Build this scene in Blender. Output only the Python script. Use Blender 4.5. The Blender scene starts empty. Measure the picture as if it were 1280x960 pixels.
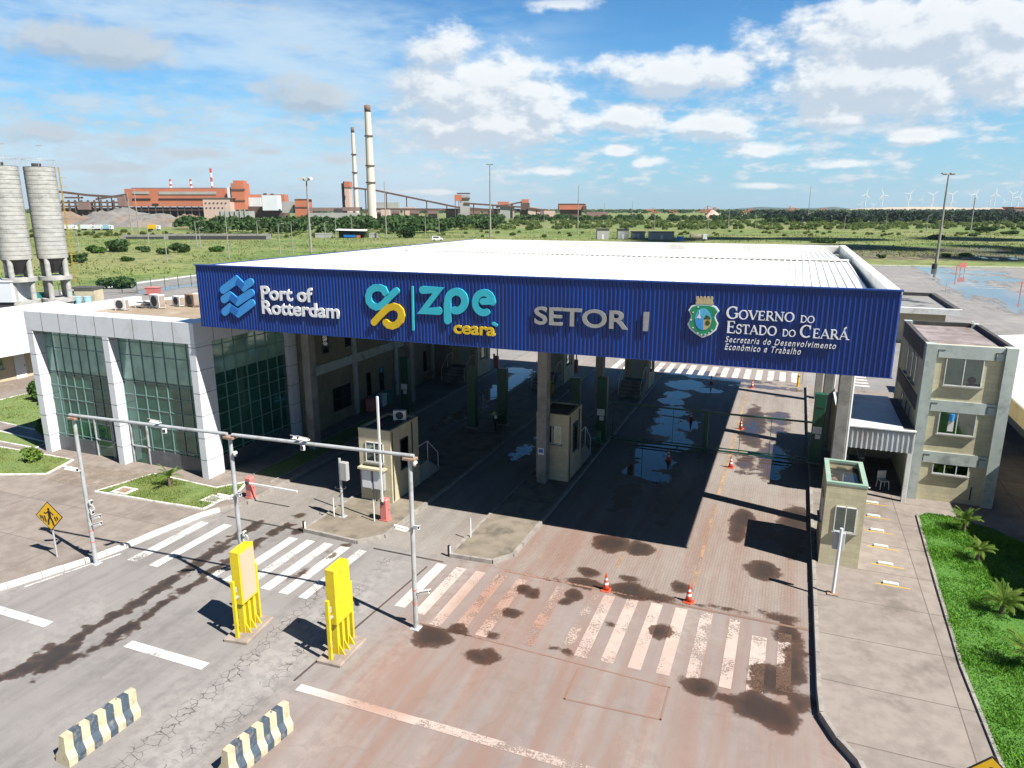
import bpy, math, random
import numpy as np
from mathutils import Vector, Matrix

S = bpy.context.scene
COL = S.collection
rad = math.radians

# ------------------------------------------------------------------ camera
# world axes: X along the blue fascia (to the right), Y along the lanes (away), Z up, metres
YAW, PITCH, EYE, FPX = rad(21.4), rad(13.93), 14.0, 887.0      # FPX: focal length for a 1280 px wide frame
cam_d = bpy.data.cameras.new('camera'); cam = bpy.data.objects.new('camera', cam_d); COL.objects.link(cam)
cam.location = (0, 0, EYE); cam.rotation_euler = (math.pi/2 - PITCH, 0, YAW)
cam_d.sensor_width = 36.0; cam_d.lens = 36.0*FPX/1280.0
cam_d.clip_start = 0.5; cam_d.clip_end = 40000
S.camera = cam

# ------------------------------------------------------------------ sun and sky
SUNV = Vector((0.785, -0.215, 1.0)).normalized()                 # towards the sun
SUN_EL = math.asin(SUNV.z); SUN_AZ = math.atan2(SUNV.x, SUNV.y) # azimuth clockwise from +Y
sun_d = bpy.data.lights.new('sun', 'SUN'); sun_d.energy = 5.0; sun_d.angle = rad(0.5); sun_d.color = (1.0, 0.955, 0.88)
sun = bpy.data.objects.new('sun', sun_d); COL.objects.link(sun)
sun.rotation_euler = SUNV.to_track_quat('Z', 'Y').to_euler(); sun.location = (60, -20, 90)

S.view_settings.view_transform = 'Standard'; S.view_settings.look = 'None'
S.view_settings.exposure = 0.92; S.view_settings.gamma = 1.0; S.view_settings.use_curve_mapping = False
S.render.engine = 'CYCLES'
try:
    S.cycles.max_bounces = 7; S.cycles.diffuse_bounces = 1; S.cycles.glossy_bounces = 3; S.cycles.transmission_bounces = 4
    S.cycles.transparent_max_bounces = 8; S.cycles.volume_bounces = 0; S.cycles.use_denoising = True
    S.cycles.caustics_reflective = False; S.cycles.caustics_refractive = False
except Exception: pass

def nn(nt, t, **k):
    n = nt.nodes.new(t)
    for a, v in k.items(): setattr(n, a, v)
    return n
def setin(n, i, v):
    n.inputs[i].default_value = v
def math_(nt, op, a, b=None, c=None, clamp=False):
    n = nt.nodes.new('ShaderNodeMath'); n.operation = op; n.use_clamp = clamp
    for i, v in enumerate((a, b, c)):
        if v is None: continue
        if isinstance(v, (int, float)): n.inputs[i].default_value = v
        else: nt.links.new(v, n.inputs[i])
    return n.outputs[0]
def smooth(nt, x, lo, hi, a=0.0, b=1.0):
    n = nt.nodes.new('ShaderNodeMapRange'); n.interpolation_type = 'SMOOTHSTEP'
    nt.links.new(x, n.inputs[0])
    for i, v in zip((1, 2, 3, 4), (lo, hi, a, b)): n.inputs[i].default_value = v
    return n.outputs[0]
def mixc(nt, f, a, b):
    n = nt.nodes.new('ShaderNodeMix'); n.data_type = 'RGBA'
    for i, v in ((0, f), (6, a), (7, b)):
        if isinstance(v, (int, float)): n.inputs[i].default_value = v
        elif isinstance(v, (tuple, list)): n.inputs[i].default_value = (v[0], v[1], v[2], 1)
        else: nt.links.new(v, n.inputs[i])
    return n.outputs[2]

def build_sky():
    w = bpy.data.worlds.new('World'); S.world = w; w.use_nodes = True
    nt = w.node_tree; nt.nodes.clear()
    out = nn(nt, 'ShaderNodeOutputWorld'); bg = nn(nt, 'ShaderNodeBackground')
    sky = nn(nt, 'ShaderNodeTexSky'); sky.sky_type = 'NISHITA'; sky.sun_disc = False
    sky.sun_elevation = SUN_EL; sky.sun_rotation = SUN_AZ; sky.altitude = 20; sky.air_density = 1.0; sky.dust_density = 0.2; sky.ozone_density = 2.2
    geo = nn(nt, 'ShaderNodeTexCoord')
    sep = nn(nt, 'ShaderNodeSeparateXYZ'); nt.links.new(geo.outputs['Generated'], sep.inputs[0])
    # sky position of a direction: bearing from the lane axis and elevation, in degrees
    az = math_(nt, 'MULTIPLY', math_(nt, 'ARCTAN2', sep.outputs[0], sep.outputs[1]), 57.2958)
    el = math_(nt, 'MULTIPLY', math_(nt, 'ARCSINE', sep.outputs[2]), 57.2958)
    cmb = nn(nt, 'ShaderNodeCombineXYZ'); nt.links.new(az, cmb.inputs[0]); nt.links.new(el, cmb.inputs[1])
    def noise(vec, sx, sy, detail, rough=0.55, off=0.0):
        m = nn(nt, 'ShaderNodeMapping'); nt.links.new(vec, m.inputs[0]); m.inputs['Scale'].default_value = (sx, sy, 1); m.inputs['Location'].default_value = (off, off*.7, off)
        n = nn(nt, 'ShaderNodeTexNoise'); nt.links.new(m.outputs[0], n.inputs['Vector']); n.inputs['Scale'].default_value = 1.0
        n.inputs['Detail'].default_value = detail; n.inputs['Roughness'].default_value = rough
        return n.outputs['Fac']
    # cumulus banks: bearing, elevation, half width, half height, body
    banks = CLOUDS
    def field(vec):
        acc = None
        for (a, e, ra, re, b) in banks:
            s = nn(nt, 'ShaderNodeVectorMath', operation='SUBTRACT'); nt.links.new(vec, s.inputs[0]); s.inputs[1].default_value = (a, e, 0)
            m = nn(nt, 'ShaderNodeVectorMath', operation='MULTIPLY'); nt.links.new(s.outputs[0], m.inputs[0]); m.inputs[1].default_value = (1/ra, 1/re, 0)
            l = nn(nt, 'ShaderNodeVectorMath', operation='LENGTH'); nt.links.new(m.outputs[0], l.inputs[0])
            v = math_(nt, 'MULTIPLY_ADD', l.outputs['Value'], -1.25, b*1.52)
            acc = v if acc is None else math_(nt, 'MAXIMUM', acc, v)
        acc = math_(nt, 'MAXIMUM', acc, -0.62)
        n1 = noise(vec, 0.30, 0.50, 8, 0.62, 3.1)
        return math_(nt, 'MULTIPLY_ADD', math_(nt, 'SUBTRACT', n1, 0.5), 2.7, acc)
    d0 = field(cmb.outputs[0])
    up = nn(nt, 'ShaderNodeVectorMath', operation='ADD'); nt.links.new(cmb.outputs[0], up.inputs[0]); up.inputs[1].default_value = (0.55, 0.85, 0)
    d1 = field(up.outputs[0])
    cov = math_(nt, 'MULTIPLY', smooth(nt, d0, -0.18, 0.60), smooth(nt, el, 13.6, 15.8, 1.0, 0.04))
    lit = smooth(nt, math_(nt, 'SUBTRACT', d0, d1), -0.30, 0.40)
    thick = smooth(nt, d0, 0.2, 1.3)
    # high thin veil, stronger towards the left
    v1 = noise(cmb.outputs[0], 0.045, 0.16, 6, 0.62, 9.0)
    v2 = noise(cmb.outputs[0], 0.16, 0.7, 5, 0.6, 4.0)
    veil = smooth(nt, math_(nt, 'ADD', math_(nt, 'MULTIPLY', v1, 0.75), math_(nt, 'MULTIPLY', v2, 0.3)), 0.36, 0.60)
    left = smooth(nt, az, -30, -12, 1.0, 0.06)
    high = smooth(nt, el, 12.5, 15.8, 1.0, 0.0)
    veil = math_(nt, 'MULTIPLY', math_(nt, 'MULTIPLY', math_(nt, 'MULTIPLY', veil, left), 0.78), high)
    low = smooth(nt, el, -1.0, 11.0, 0.80, 0.0)                    # paler air low down
    hs = nn(nt, 'ShaderNodeHueSaturation'); nt.links.new(sky.outputs[0], hs.inputs['Color']); hs.inputs['Saturation'].default_value = 1.18; hs.inputs['Value'].default_value = SKY_GAIN
    tint = nn(nt, 'ShaderNodeMix', data_type='RGBA', blend_type='MULTIPLY'); tint.inputs[0].default_value = 1; nt.links.new(hs.outputs[0], tint.inputs[6]); tint.inputs[7].default_value = (0.50, 0.92, 1.14, 1)
    deep = nn(nt, 'ShaderNodeVectorMath', operation='SCALE'); nt.links.new(tint.outputs[2], deep.inputs[0]); nt.links.new(smooth(nt, el, 11.0, 24.0, 1.0, 0.72), deep.inputs['Scale'])
    base = mixc(nt, low, deep.outputs[0], (4.3, 7.2, 9.6))
    clear = smooth(nt, math_(nt, 'ABSOLUTE', math_(nt, 'ADD', az, 20.0)), 55, 105, 1.0, 0.5)      # sky outside the view dimmed to lower the fill light
    cl = nn(nt, 'ShaderNodeVectorMath', operation='SCALE'); nt.links.new(base, cl.inputs[0]); nt.links.new(clear, cl.inputs['Scale']); base = cl.outputs[0]
    base = mixc(nt, veil, base, (7.6, 9.4, 10.8))
    shade = mixc(nt, lit, (6.9, 7.9, 9.1), (11.4, 11.7, 11.8))
    shade = mixc(nt, math_(nt, 'MULTIPLY', thick, 0.20), shade, (6.8, 7.6, 8.7))
    grey = smooth(nt, az, -36, -25, 0.65, 0.0)                    # the western clouds are in their own shade
    shade = mixc(nt, grey, shade, (4.3, 5.6, 7.0))
    p1 = noise(cmb.outputs[0], 0.42, 1.25, 8, 0.62, 17.0); pz = noise(cmb.outputs[0], 0.07, 0.16, 3, 0.5, 2.0)
    puffs = math_(nt, 'MULTIPLY', smooth(nt, math_(nt, 'MULTIPLY_ADD', pz, 0.35, p1), 0.60, 0.80), math_(nt, 'MULTIPLY', smooth(nt, el, 0.4, 1.6), smooth(nt, el, 6.0, 9.5, 1, 0)))
    pc = mixc(nt, smooth(nt, p1, .48, .66), (6.6, 7.9, 9.2), (9.3, 10.0, 10.6))
    base = mixc(nt, math_(nt, 'MULTIPLY', puffs, 0.75), base, mixc(nt, grey, pc, (6.2, 7.6, 8.9)))
    col = mixc(nt, math_(nt, 'MULTIPLY', cov, 0.93), base, shade)
    nt.links.new(col, bg.inputs['Color']); bg.inputs['Strength'].default_value = 0.0465
    nt.links.new(bg.outputs[0], out.inputs['Surface'])

SKY_GAIN = 1.45
def _bank(px, py, rx, ry, b):      # where the cloud banks stand: bearing and elevation, degrees
    x = (px - 640)/FPX; y = (480 - py)/FPX
    c, s = math.cos(PITCH), math.sin(PITCH)
    f = c + s*y; u = -s + c*y
    az = math.degrees(math.atan2(x, f)) - 21.4; el = math.degrees(math.atan2(u, math.hypot(f, x)))
    return (az, el, rx*0.0585, ry*0.0585, b)
CLOUDS = [_bank(*c) for c in [
    (600, 120, 105, 50, 1.0), (615, 158, 110, 32, 1.0), (560, 65, 70, 35, .7), (680, 140, 45, 28, .8),
    (848, 95, 92, 24, 1.0), (792, 147, 62, 20, .8), (893, 157, 62, 20, .8), (955, 188, 55, 11, .7), (775, 188, 30, 11, .7), (812, 203, 32, 10, .7),
    (1100, 105, 110, 46, 1.0), (1150, 45, 170, 46, 1.0), (1250, 85, 70, 40, .9), (1145, 168, 45, 13, .8), (1060, 150, 50, 16, .7), (1060, 205, 75, 9, .6),
    (125, 58, 100, 30, .8), (60, 165, 62, 20, .6), (165, 178, 50, 12, .6), (385, 118, 80, 26, .7), (380, 60, 40, 14, .5), (700, 5, 70, 14, .6), (250, 192, 60, 10, .6),
    (330, 190, 40, 8, .5), (330, 10, 130, 12, .3), (600, 188, 60, 9, .5), (960, 232, 60, 7, .5), (690, 215, 70, 9, .5), (120, 210, 90, 10, .5), (540, 240, 120, 7, .35), (430, 200, 60, 10, .5)]]
build_sky()

# ------------------------------------------------------------------ helpers
def lift(px, py):                  # bearing of a sight line as a direction
    x = (px - 640)/FPX; y = (480 - py)/FPX
    c, s = math.cos(PITCH), math.sin(PITCH); f = c + s*y; u = -s + c*y
    cy, sy = math.cos(YAW), math.sin(YAW)
    return np.array([x*cy - f*sy, x*sy + f*cy, u])
def onz(px, py, z=0.0):
    r = lift(px, py); t = (z - EYE)/r[2]; return np.array([r[0]*t, r[1]*t, z])
def ony(px, py, y):
    r = lift(px, py); t = y/r[1]; return np.array([r[0]*t, y, EYE + r[2]*t])
def far(px, py, d):                # a place d metres ahead on the given bearing
    r = lift(px, py); t = d/(-math.sin(YAW)*r[0] + math.cos(YAW)*r[1]); return np.array([r[0]*t, r[1]*t, EYE + r[2]*t])
AX = np.array([math.cos(YAW), math.sin(YAW), 0]); AD = np.array([-math.sin(YAW), math.cos(YAW), 0])

class MB:
    def __init__(s): s.v = []; s.f = []; s.m = []; s.n = 0
    def add(s, V, Fs, m=0):
        V = np.asarray(V, float).reshape(-1, 3); s.v.append(V)
        for f in Fs: s.f.append([i + s.n for i in f]); s.m.append(m)
        s.n += len(V); return s
    def hexa(s, P, m=0):           # 4 bottom then 4 top corners, counter-clockwise
        return s.add(P, [(3,2,1,0),(4,5,6,7),(0,1,5,4),(1,2,6,5),(2,3,7,6),(3,0,4,7)], m)
    def box(s, x0, x1, y0, y1, z0, z1, m=0):
        return s.hexa([(x0,y0,z0),(x1,y0,z0),(x1,y1,z0),(x0,y1,z0),(x0,y0,z1),(x1,y0,z1),(x1,y1,z1),(x0,y1,z1)], m)
    def bbox(s, x0, x1, y0, y1, z0, z1, b=0.02, m=0):   # box with chamfered top and vertical edges
        def ring(i, z): 
            return [(x0+i,y0,z),(x1-i,y0,z),(x1,y0+i,z),(x1,y1-i,z),(x1-i,y1,z),(x0+i,y1,z),(x0,y1-i,z),(x0,y0+i,z)]
        R = ring(b, z0) + ring(b, z1-b) + [(min(max(x,x0+b),x1-b), min(max(y,y0+b),y1-b), z1) for x,y,_ in ring(b, z1)]
        F = [tuple(range(7,-1,-1)), tuple(range(16,24))]
        for k in (0, 8):
            for i in range(8): F.append((k+i, k+(i+1)%8, k+8+(i+1)%8, k+8+i))
        return s.add(R, F, m)
    def prism(s, poly, z0, z1, m=0):
        n = len(poly); a = 0
        for i in range(n): a += poly[i][0]*poly[(i+1)%n][1] - poly[(i+1)%n][0]*poly[i][1]
        if a < 0: poly = poly[::-1]
        V = [(x,y,z0) for x,y in poly] + [(x,y,z1) for x,y in poly]
        return s.add(V, [tuple(range(n-1,-1,-1)), tuple(range(n,2*n))] + [(i,(i+1)%n,n+(i+1)%n,n+i) for i in range(n)], m)
    def cyl(s, p0, p1, r0, r1=None, n=10, m=0, caps=True):
        r1 = r0 if r1 is None else r1
        p0 = np.array(p0, float); p1 = np.array(p1, float); d = p1 - p0; L = np.linalg.norm(d); d = d/max(L, 1e-9)
        a = np.cross(d, (0,0,1) if abs(d[2]) < .9 else (1,0,0)); a /= np.linalg.norm(a); b = np.cross(d, a)
        t = np.arange(n)*2*math.pi/n
        c = np.outer(np.cos(t), a) + np.outer(np.sin(t), b)
        V = np.vstack([p0 + c*r0, p1 + c*r1])
        F = [(i, n+i, n+(i+1)%n, (i+1)%n) for i in range(n)]
        F = [f[::-1] for f in F]
        if caps: F += [tuple(range(n-1,-1,-1)), tuple(range(n,2*n))]
        return s.add(V, F, m)
    def tube(s, pts, r, n=8, m=0):
        for a, b in zip(pts[:-1], pts[1:]): s.cyl(a, b, r, r, n, m)
        return s
    def bar(s, p0, p1, w, h, m=0):   # rectangular bar between two points
        p0 = np.array(p0, float); p1 = np.array(p1, float); d = p1 - p0; d /= np.linalg.norm(d)
        a = np.cross(d, (0,0,1)) if abs(d[2]) < .95 else np.array([1.,0,0]); a /= np.linalg.norm(a); b = np.cross(a, d)
        q = [p0 + a*i*w/2 + b*j*h/2 for i, j in ((-1,-1),(1,-1),(1,1),(-1,1))]; q2 = [p + (p1-p0) for p in q]
        return s.add(q + q2, [(0,1,2,3),(7,6,5,4),(0,4,5,1),(1,5,6,2),(2,6,7,3),(3,7,4,0)], m)
    def lathe(s, prof, n=24, c=(0,0,0), m=0, cap=True):
        t = np.arange(n)*2*math.pi/n; V = []
        for r, z in prof: V += [(c[0]+r*math.cos(a), c[1]+r*math.sin(a), c[2]+z) for a in t]
        F = []
        for k in range(len(prof)-1):
            for i in range(n): F.append((k*n+i, k*n+(i+1)%n, (k+1)*n+(i+1)%n, (k+1)*n+i))
        if cap: F += [tuple(range(n-1,-1,-1)), tuple(range((len(prof)-1)*n, len(prof)*n))]
        return s.add(V, F, m)
    def xf(s, M):
        M = np.array(M); s.v = [np.c_[V, np.ones(len(V))] @ M.T[:, :3] for V in s.v]; return s
    def build(s, name, mat, parent=None, smoothf=False):
        me = bpy.data.meshes.new(name); V = np.vstack(s.v)
        me.from_pydata(V.tolist(), [], s.f)
        mats = mat if isinstance(mat, (list, tuple)) else [mat]
        for x in mats: me.materials.append(x)
        if len(mats) > 1: me.polygons.foreach_set('material_index', s.m)
        if smoothf: me.polygons.foreach_set('use_smooth', [True]*len(me.polygons))
        me.update()
        o = bpy.data.objects.new(name, me); COL.objects.link(o)
        if parent is not None: o.parent = parent
        return o
def quads_mesh(name, V, mat, parent=None, tri=False, smoothf=False):     # V (n,4,3) or (n,3,3)
    n, k = V.shape[:2]
    me = bpy.data.meshes.new(name); me.vertices.add(n*k); me.vertices.foreach_set('co', V.reshape(-1).astype(np.float32))
    me.loops.add(n*k); me.loops.foreach_set('vertex_index', np.arange(n*k, dtype=np.int32))
    me.polygons.add(n); me.polygons.foreach_set('loop_start', np.arange(0, n*k, k, dtype=np.int32)); me.polygons.foreach_set('loop_total', np.full(n, k, dtype=np.int32))
    me.materials.append(mat); me.update(calc_edges=True)
    o = bpy.data.objects.new(name, me); COL.objects.link(o)
    if parent is not None: o.parent = parent
    return o
def thing(name, label, cat, loc=(0,0,0), rz=0.0, group=None):
    o = bpy.data.objects.new(name, None); COL.objects.link(o); o.empty_display_size = .3
    o.location = loc; o.rotation_euler = (0,0,rz); o['label'] = label; o['category'] = cat
    if group: o['group'] = group
    return o
def tag(o, label, cat, group=None):
    o['label'] = label; o['category'] = cat
    if group: o['group'] = group
    return o
def struct(o, kind='structure'):
    o['kind'] = kind; return o
def dup(t, loc, rz=None, label=None):
    r = t.copy(); COL.objects.link(r); r.location = loc
    if rz is not None: r.rotation_euler = (0,0,rz)
    if label: r['label'] = label
    for ch in list(t.children):
        c = ch.copy(); COL.objects.link(c); c.parent = r
        for gch in list(ch.children):
            d = gch.copy(); COL.objects.link(d); d.parent = c
    return r
def stroke(mb, pts, w, y0, y1, cap='round', m=0, mitre=True):
    """a lettering stroke in the XZ plane: one closed outline, from depth y0 (front) to y1 (back)"""
    P = np.array(pts, float); n = len(P); hw = w/2
    ws = np.full(n, hw) if np.isscalar(hw) else np.asarray(hw)
    d = np.diff(P, axis=0); d /= np.linalg.norm(d, axis=1)[:, None]
    L, R = [], []
    for i in range(n):
        if i == 0: t = d[0]; k = 1
        elif i == n-1: t = d[-1]; k = 1
        else:
            t = d[i-1] + d[i]; q = np.linalg.norm(t); t = t/q if q > 1e-6 else d[i]; k = min(1/max(t @ d[i], .35), 1.8)
        nrm = np.array([-t[1], t[0]]); L.append(P[i] + nrm*ws[i]*k); R.append(P[i] - nrm*ws[i]*k)
    def capp(c, t, r):
        a0 = math.atan2(t[1], t[0]); return [c + r*np.array([math.cos(a0+x), math.sin(a0+x)]) for x in np.linspace(math.pi/2, -math.pi/2, 9)[1:-1]]
    V = []; F = []
    def put(p): V.append(p); return len(V)-1
    Li = [put(p) for p in L]; Ri = [put(p) for p in R]
    for i in range(n-1): F.append((Ri[i], Ri[i+1], Li[i+1], Li[i]))
    out = list(Li)
    if cap == 'round':
        e = [put(p) for p in capp(P[-1], d[-1], ws[-1])]; F.append(tuple([Ri[-1]] + e[::-1] + [Li[-1]])); out += e
    out += Ri[::-1]
    if cap == 'round':
        b = [put(p) for p in capp(P[0], -d[0], ws[0])]; F.append(tuple([Li[0]] + b[::-1] + [Ri[0]])); out += b
    nV = len(V)
    V3 = [(p[0], y0, p[1]) for p in V] + [(p[0], y1, p[1]) for p in V]
    FF = [tuple(f) for f in F] + [(out[i], out[(i+1) % len(out)], out[(i+1) % len(out)]+nV, out[i]+nV) for i in range(len(out))]
    mb.add(V3, FF, m)
def arc(cx, cz, rx, rz, a0, a1, n=20):
    return [(cx + rx*math.cos(rad(a)), cz + rz*math.sin(rad(a))) for a in np.linspace(a0, a1, n)]
def poly_plate(mb, pts, y0, y1, m=0):
    n = len(pts); a = sum(pts[i][0]*pts[(i+1)%n][1] - pts[(i+1)%n][0]*pts[i][1] for i in range(n))
    if a < 0: pts = pts[::-1]
    V = [(x,y0,z) for x,z in pts] + [(x,y1,z) for x,z in pts]
    mb.add(V, [tuple(range(n)), tuple(range(2*n-1,n-1,-1))] + [((i+1)%n, i, n+i, n+(i+1)%n) for i in range(n)], m)
def text_mesh(body, x0, x1, z0, z1, ydep, mat, name, parent, bold=0.0, shear=0.0, depth=0.04, spacing=1.0, y=0.0):
    """lettering standing in the XZ plane, fitted to a box; front face at ydep"""
    cu = bpy.data.curves.new(name, 'FONT'); cu.body = body; cu.size = 1.0; cu.offset = bold; cu.shear = shear; cu.extrude = 0.03; cu.space_character = spacing; cu.resolution_u = 6
    o = bpy.data.objects.new(name, cu); COL.objects.link(o)
    me = bpy.data.meshes.new_from_object(o.evaluated_get(bpy.context.evaluated_depsgraph_get()))
    bpy.data.objects.remove(o); bpy.data.curves.remove(cu)
    n = len(me.vertices); co = np.empty(n*3); me.vertices.foreach_get('co', co); co = co.reshape(-1, 3)
    a, b = co.min(0), co.max(0)
    X = x0 + (co[:,0]-a[0])/(b[0]-a[0])*(x1-x0); Z = z0 + (co[:,1]-a[1])/(b[1]-a[1])*(z1-z0)
    Y = np.where(co[:,2] > 0, ydep, ydep + depth)
    me.vertices.foreach_set('co', np.stack([X, Y, Z], 1).reshape(-1)); me.materials.clear(); me.materials.append(mat); me.name = name; me.update()
    o = bpy.data.objects.new(name, me); COL.objects.link(o); o.parent = parent
    return o

# ------------------------------------------------------------------ materials
def mk(name, c, c2=None, scale=3.0, detail=5, rough=0.7, metal=0.0, bump=0.0, bscale=None, spec=0.5, grime=None, gscale=0.6, coat=0.0, stretch=(1,1,1), lo=.35, hi=.65):
    m = bpy.data.materials.new(name); m.use_nodes = True; nt = m.node_tree; b = nt.nodes['Principled BSDF']
    tc = nn(nt, 'ShaderNodeTexCoord'); mp = nn(nt, 'ShaderNodeMapping'); nt.links.new(tc.outputs['Object'], mp.inputs[0]); mp.inputs['Scale'].default_value = stretch
    b.inputs['Roughness'].default_value = rough; b.inputs['Metallic'].default_value = metal; b.inputs['Specular IOR Level'].default_value = spec; b.inputs['Coat Weight'].default_value = coat
    c2 = c2 or tuple(x*.8 for x in c)
    n = nn(nt, 'ShaderNodeTexNoise'); nt.links.new(mp.outputs[0], n.inputs['Vector']); n.inputs['Scale'].default_value = scale; n.inputs['Detail'].default_value = detail; n.inputs['Roughness'].default_value = .62
    col = mixc(nt, smooth(nt, n.outputs['Fac'], lo, hi), c, c2)
    if grime:
        g = nn(nt, 'ShaderNodeTexNoise'); nt.links.new(mp.outputs[0], g.inputs['Vector']); g.inputs['Scale'].default_value = gscale; g.inputs['Detail'].default_value = 7; g.inputs['Roughness'].default_value = .65
        col = mixc(nt, smooth(nt, g.outputs['Fac'], .5, .72), col, grime)
    nt.links.new(col, b.inputs['Base Color'])
    if bump:
        bn = nn(nt, 'ShaderNodeTexNoise'); nt.links.new(mp.outputs[0], bn.inputs['Vector']); bn.inputs['Scale'].default_value = bscale or scale*6; bn.inputs['Detail'].default_value = 4
        bp = nn(nt, 'ShaderNodeBump'); bp.inputs['Strength'].default_value = bump; bp.inputs['Distance'].default_value = .02
        nt.links.new(bn.outputs['Fac'], bp.inputs['Height']); nt.links.new(bp.outputs[0], b.inputs['Normal'])
    return m
def brickmat(name, c1, c2, mortar, bw, bh, msize=.012, rough=.8, axis='XZ', grime=None, bump=.25, offset=.5, gscale=.5, wet=None):
    m = mk(name, c1, c2, 2.0, rough=rough, grime=grime, gscale=gscale); nt = m.node_tree; b = nt.nodes['Principled BSDF']
    tc = nn(nt, 'ShaderNodeTexCoord'); sp = nn(nt, 'ShaderNodeSeparateXYZ'); nt.links.new(tc.outputs['Object'], sp.inputs[0])
    cb = nn(nt, 'ShaderNodeCombineXYZ')
    if axis == 'XZ': nt.links.new(math_(nt, 'ADD', sp.outputs[0], sp.outputs[1]), cb.inputs[0]); nt.links.new(sp.outputs[2], cb.inputs[1])
    else: nt.links.new(sp.outputs[0], cb.inputs[0]); nt.links.new(sp.outputs[1], cb.inputs[1])
    br = nn(nt, 'ShaderNodeTexBrick'); nt.links.new(cb.outputs[0], br.inputs['Vector']); br.offset = offset
    for k, v in (('Scale',1.0),('Mortar Size',msize),('Mortar Smooth',.2),('Brick Width',bw),('Row Height',bh),('Bias',0.0)): br.inputs[k].default_value = v
    br.inputs['Color1'].default_value = (1,1,1,1); br.inputs['Color2'].default_value = (.86,.86,.86,1); br.inputs['Mortar'].default_value = (0,0,0,1)
    old = b.inputs['Base Color'].links[0].from_socket
    mu = nn(nt, 'ShaderNodeMix', data_type='RGBA', blend_type='MULTIPLY'); mu.inputs[0].default_value = 1
    bc = mixc(nt, br.outputs['Fac'], br.outputs['Color'], (1,1,1)); nt.links.new(old, mu.inputs[6]); nt.links.new(bc, mu.inputs[7])
    col = mixc(nt, br.outputs['Fac'], mu.outputs[2], mortar); nt.links.new(col, b.inputs['Base Color'])
    if bump:
        bp = nn(nt, 'ShaderNodeBump'); bp.inputs['Strength'].default_value = bump; bp.inputs['Distance'].default_value = .012; bp.invert = True
        nt.links.new(br.outputs['Fac'], bp.inputs['Height']); nt.links.new(bp.outputs[0], b.inputs['Normal'])
    return m
def leafmat(name, c, c2, scale=.5, trans=.25):
    m = mk(name, c, c2, scale, rough=.65, spec=.12); nt = m.node_tree; b = nt.nodes['Principled BSDF']
    src = b.inputs['Base Color'].links[0].from_socket
    t = nn(nt, 'ShaderNodeBsdfTranslucent'); nt.links.new(src, t.inputs['Color']); mx = nn(nt, 'ShaderNodeMixShader'); mx.inputs[0].default_value = trans
    o = nt.nodes['Material Output']; nt.links.new(b.outputs[0], mx.inputs[1]); nt.links.new(t.outputs[0], mx.inputs[2]); nt.links.new(mx.outputs[0], o.inputs['Surface'])
    return m
M = {}
M['blue'] = mk('blue_metal', (.007,.045,.262), (.006,.035,.208), .9, rough=.42, spec=.5, stretch=(1,1,.12), grime=(.012,.045,.20), gscale=1.6)
M['roofwhite'] = mk('white_roof_sheet', (.80,.80,.78), (.74,.74,.71), .5, rough=.45, grime=(.62,.60,.55), gscale=.25)
M['white'] = mk('white_paint', (.76,.77,.76), (.70,.71,.70), 2, rough=.55, grime=(.55,.53,.48), gscale=1.0)
M['acm'] = mk('pale_composite_panel', (.70,.73,.77), (.665,.695,.735), .7, rough=.42, grime=(.60,.61,.62), gscale=1.1)
M['joint'] = mk('dark_joint', (.05,.05,.055), rough=.8)
M['concrete'] = mk('grey_concrete', (.30,.29,.27), (.235,.23,.215), 1.5, rough=.85, bump=.2, grime=(.16,.155,.145), gscale=.9)
M['silo'] = mk('silo_concrete', (.43,.43,.40), (.33,.33,.31), .9, rough=.9, grime=(.22,.22,.205), gscale=.5, stretch=(1,1,2.2))
M['kerbwhite'] = mk('whitewashed_kerb', (.72,.71,.68), (.58,.56,.52), 3, rough=.8, grime=(.30,.28,.25), gscale=1.7)
M['kerb'] = mk('concrete_kerb', (.30,.275,.25), (.22,.20,.18), 3, rough=.85, grime=(.36,.33,.30), gscale=1.3)
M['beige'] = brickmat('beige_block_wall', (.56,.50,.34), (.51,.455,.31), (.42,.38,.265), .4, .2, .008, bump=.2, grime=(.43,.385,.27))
M['wingblock'] = brickmat('dull_block_wall', (.24,.215,.15), (.21,.19,.13), (.16,.145,.10), .4, .2, .008, bump=.2, grime=(.17,.155,.115))  # beige block darkened: canopy shade is put into the wing's colour
M['sage'] = brickmat('sage_block_wall', (.62,.565,.375), (.565,.515,.345), (.46,.425,.29), .4, .2, .009, bump=.3, grime=(.46,.44,.32))
M['greyband'] = mk('pale_green_grey_render', (.46,.51,.475), (.40,.45,.42), 1.5, rough=.8, grime=(.22,.25,.235), gscale=1.1)
M['trimgreen'] = mk('faded_green_trim', (.21,.34,.27), (.26,.37,.30), 2.5, rough=.75, grime=(.35,.40,.35), gscale=1.4)
M['beigepaint'] = mk('beige_paint', (.52,.46,.32), (.47,.41,.285), 1.0, rough=.85, grime=(.38,.33,.24))
M['darkgrey'] = mk('dark_parapet', (.055,.055,.055), (.085,.08,.075), 1.5, rough=.85, grime=(.03,.03,.03))
M['roofconc'] = mk('stained_roof_slab', (.30,.26,.25), (.20,.165,.155), 1.1, rough=.8, grime=(.11,.08,.07), gscale=.7, bump=.15)
M['roofbrown'] = mk('brown_roof_slab', (.33,.26,.185), (.25,.195,.14), .8, rough=.9, grime=(.40,.34,.27), gscale=.6, bump=.15)
M['granite'] = mk('grey_granite', (.115,.125,.14), (.085,.092,.105), 9, rough=.35, grime=(.15,.16,.17), gscale=1.2)
M['green'] = mk('dark_green_paint', (.012,.085,.052), (.010,.068,.042), 2, rough=.45)
M['steel'] = mk('galvanised_steel', (.47,.49,.50), (.40,.42,.43), 3, rough=.5, metal=.15, grime=(.27,.26,.25), gscale=2)
M['rust'] = mk('rusty_steel', (.36,.25,.185), (.25,.16,.11), 6, rough=.85)
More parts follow.
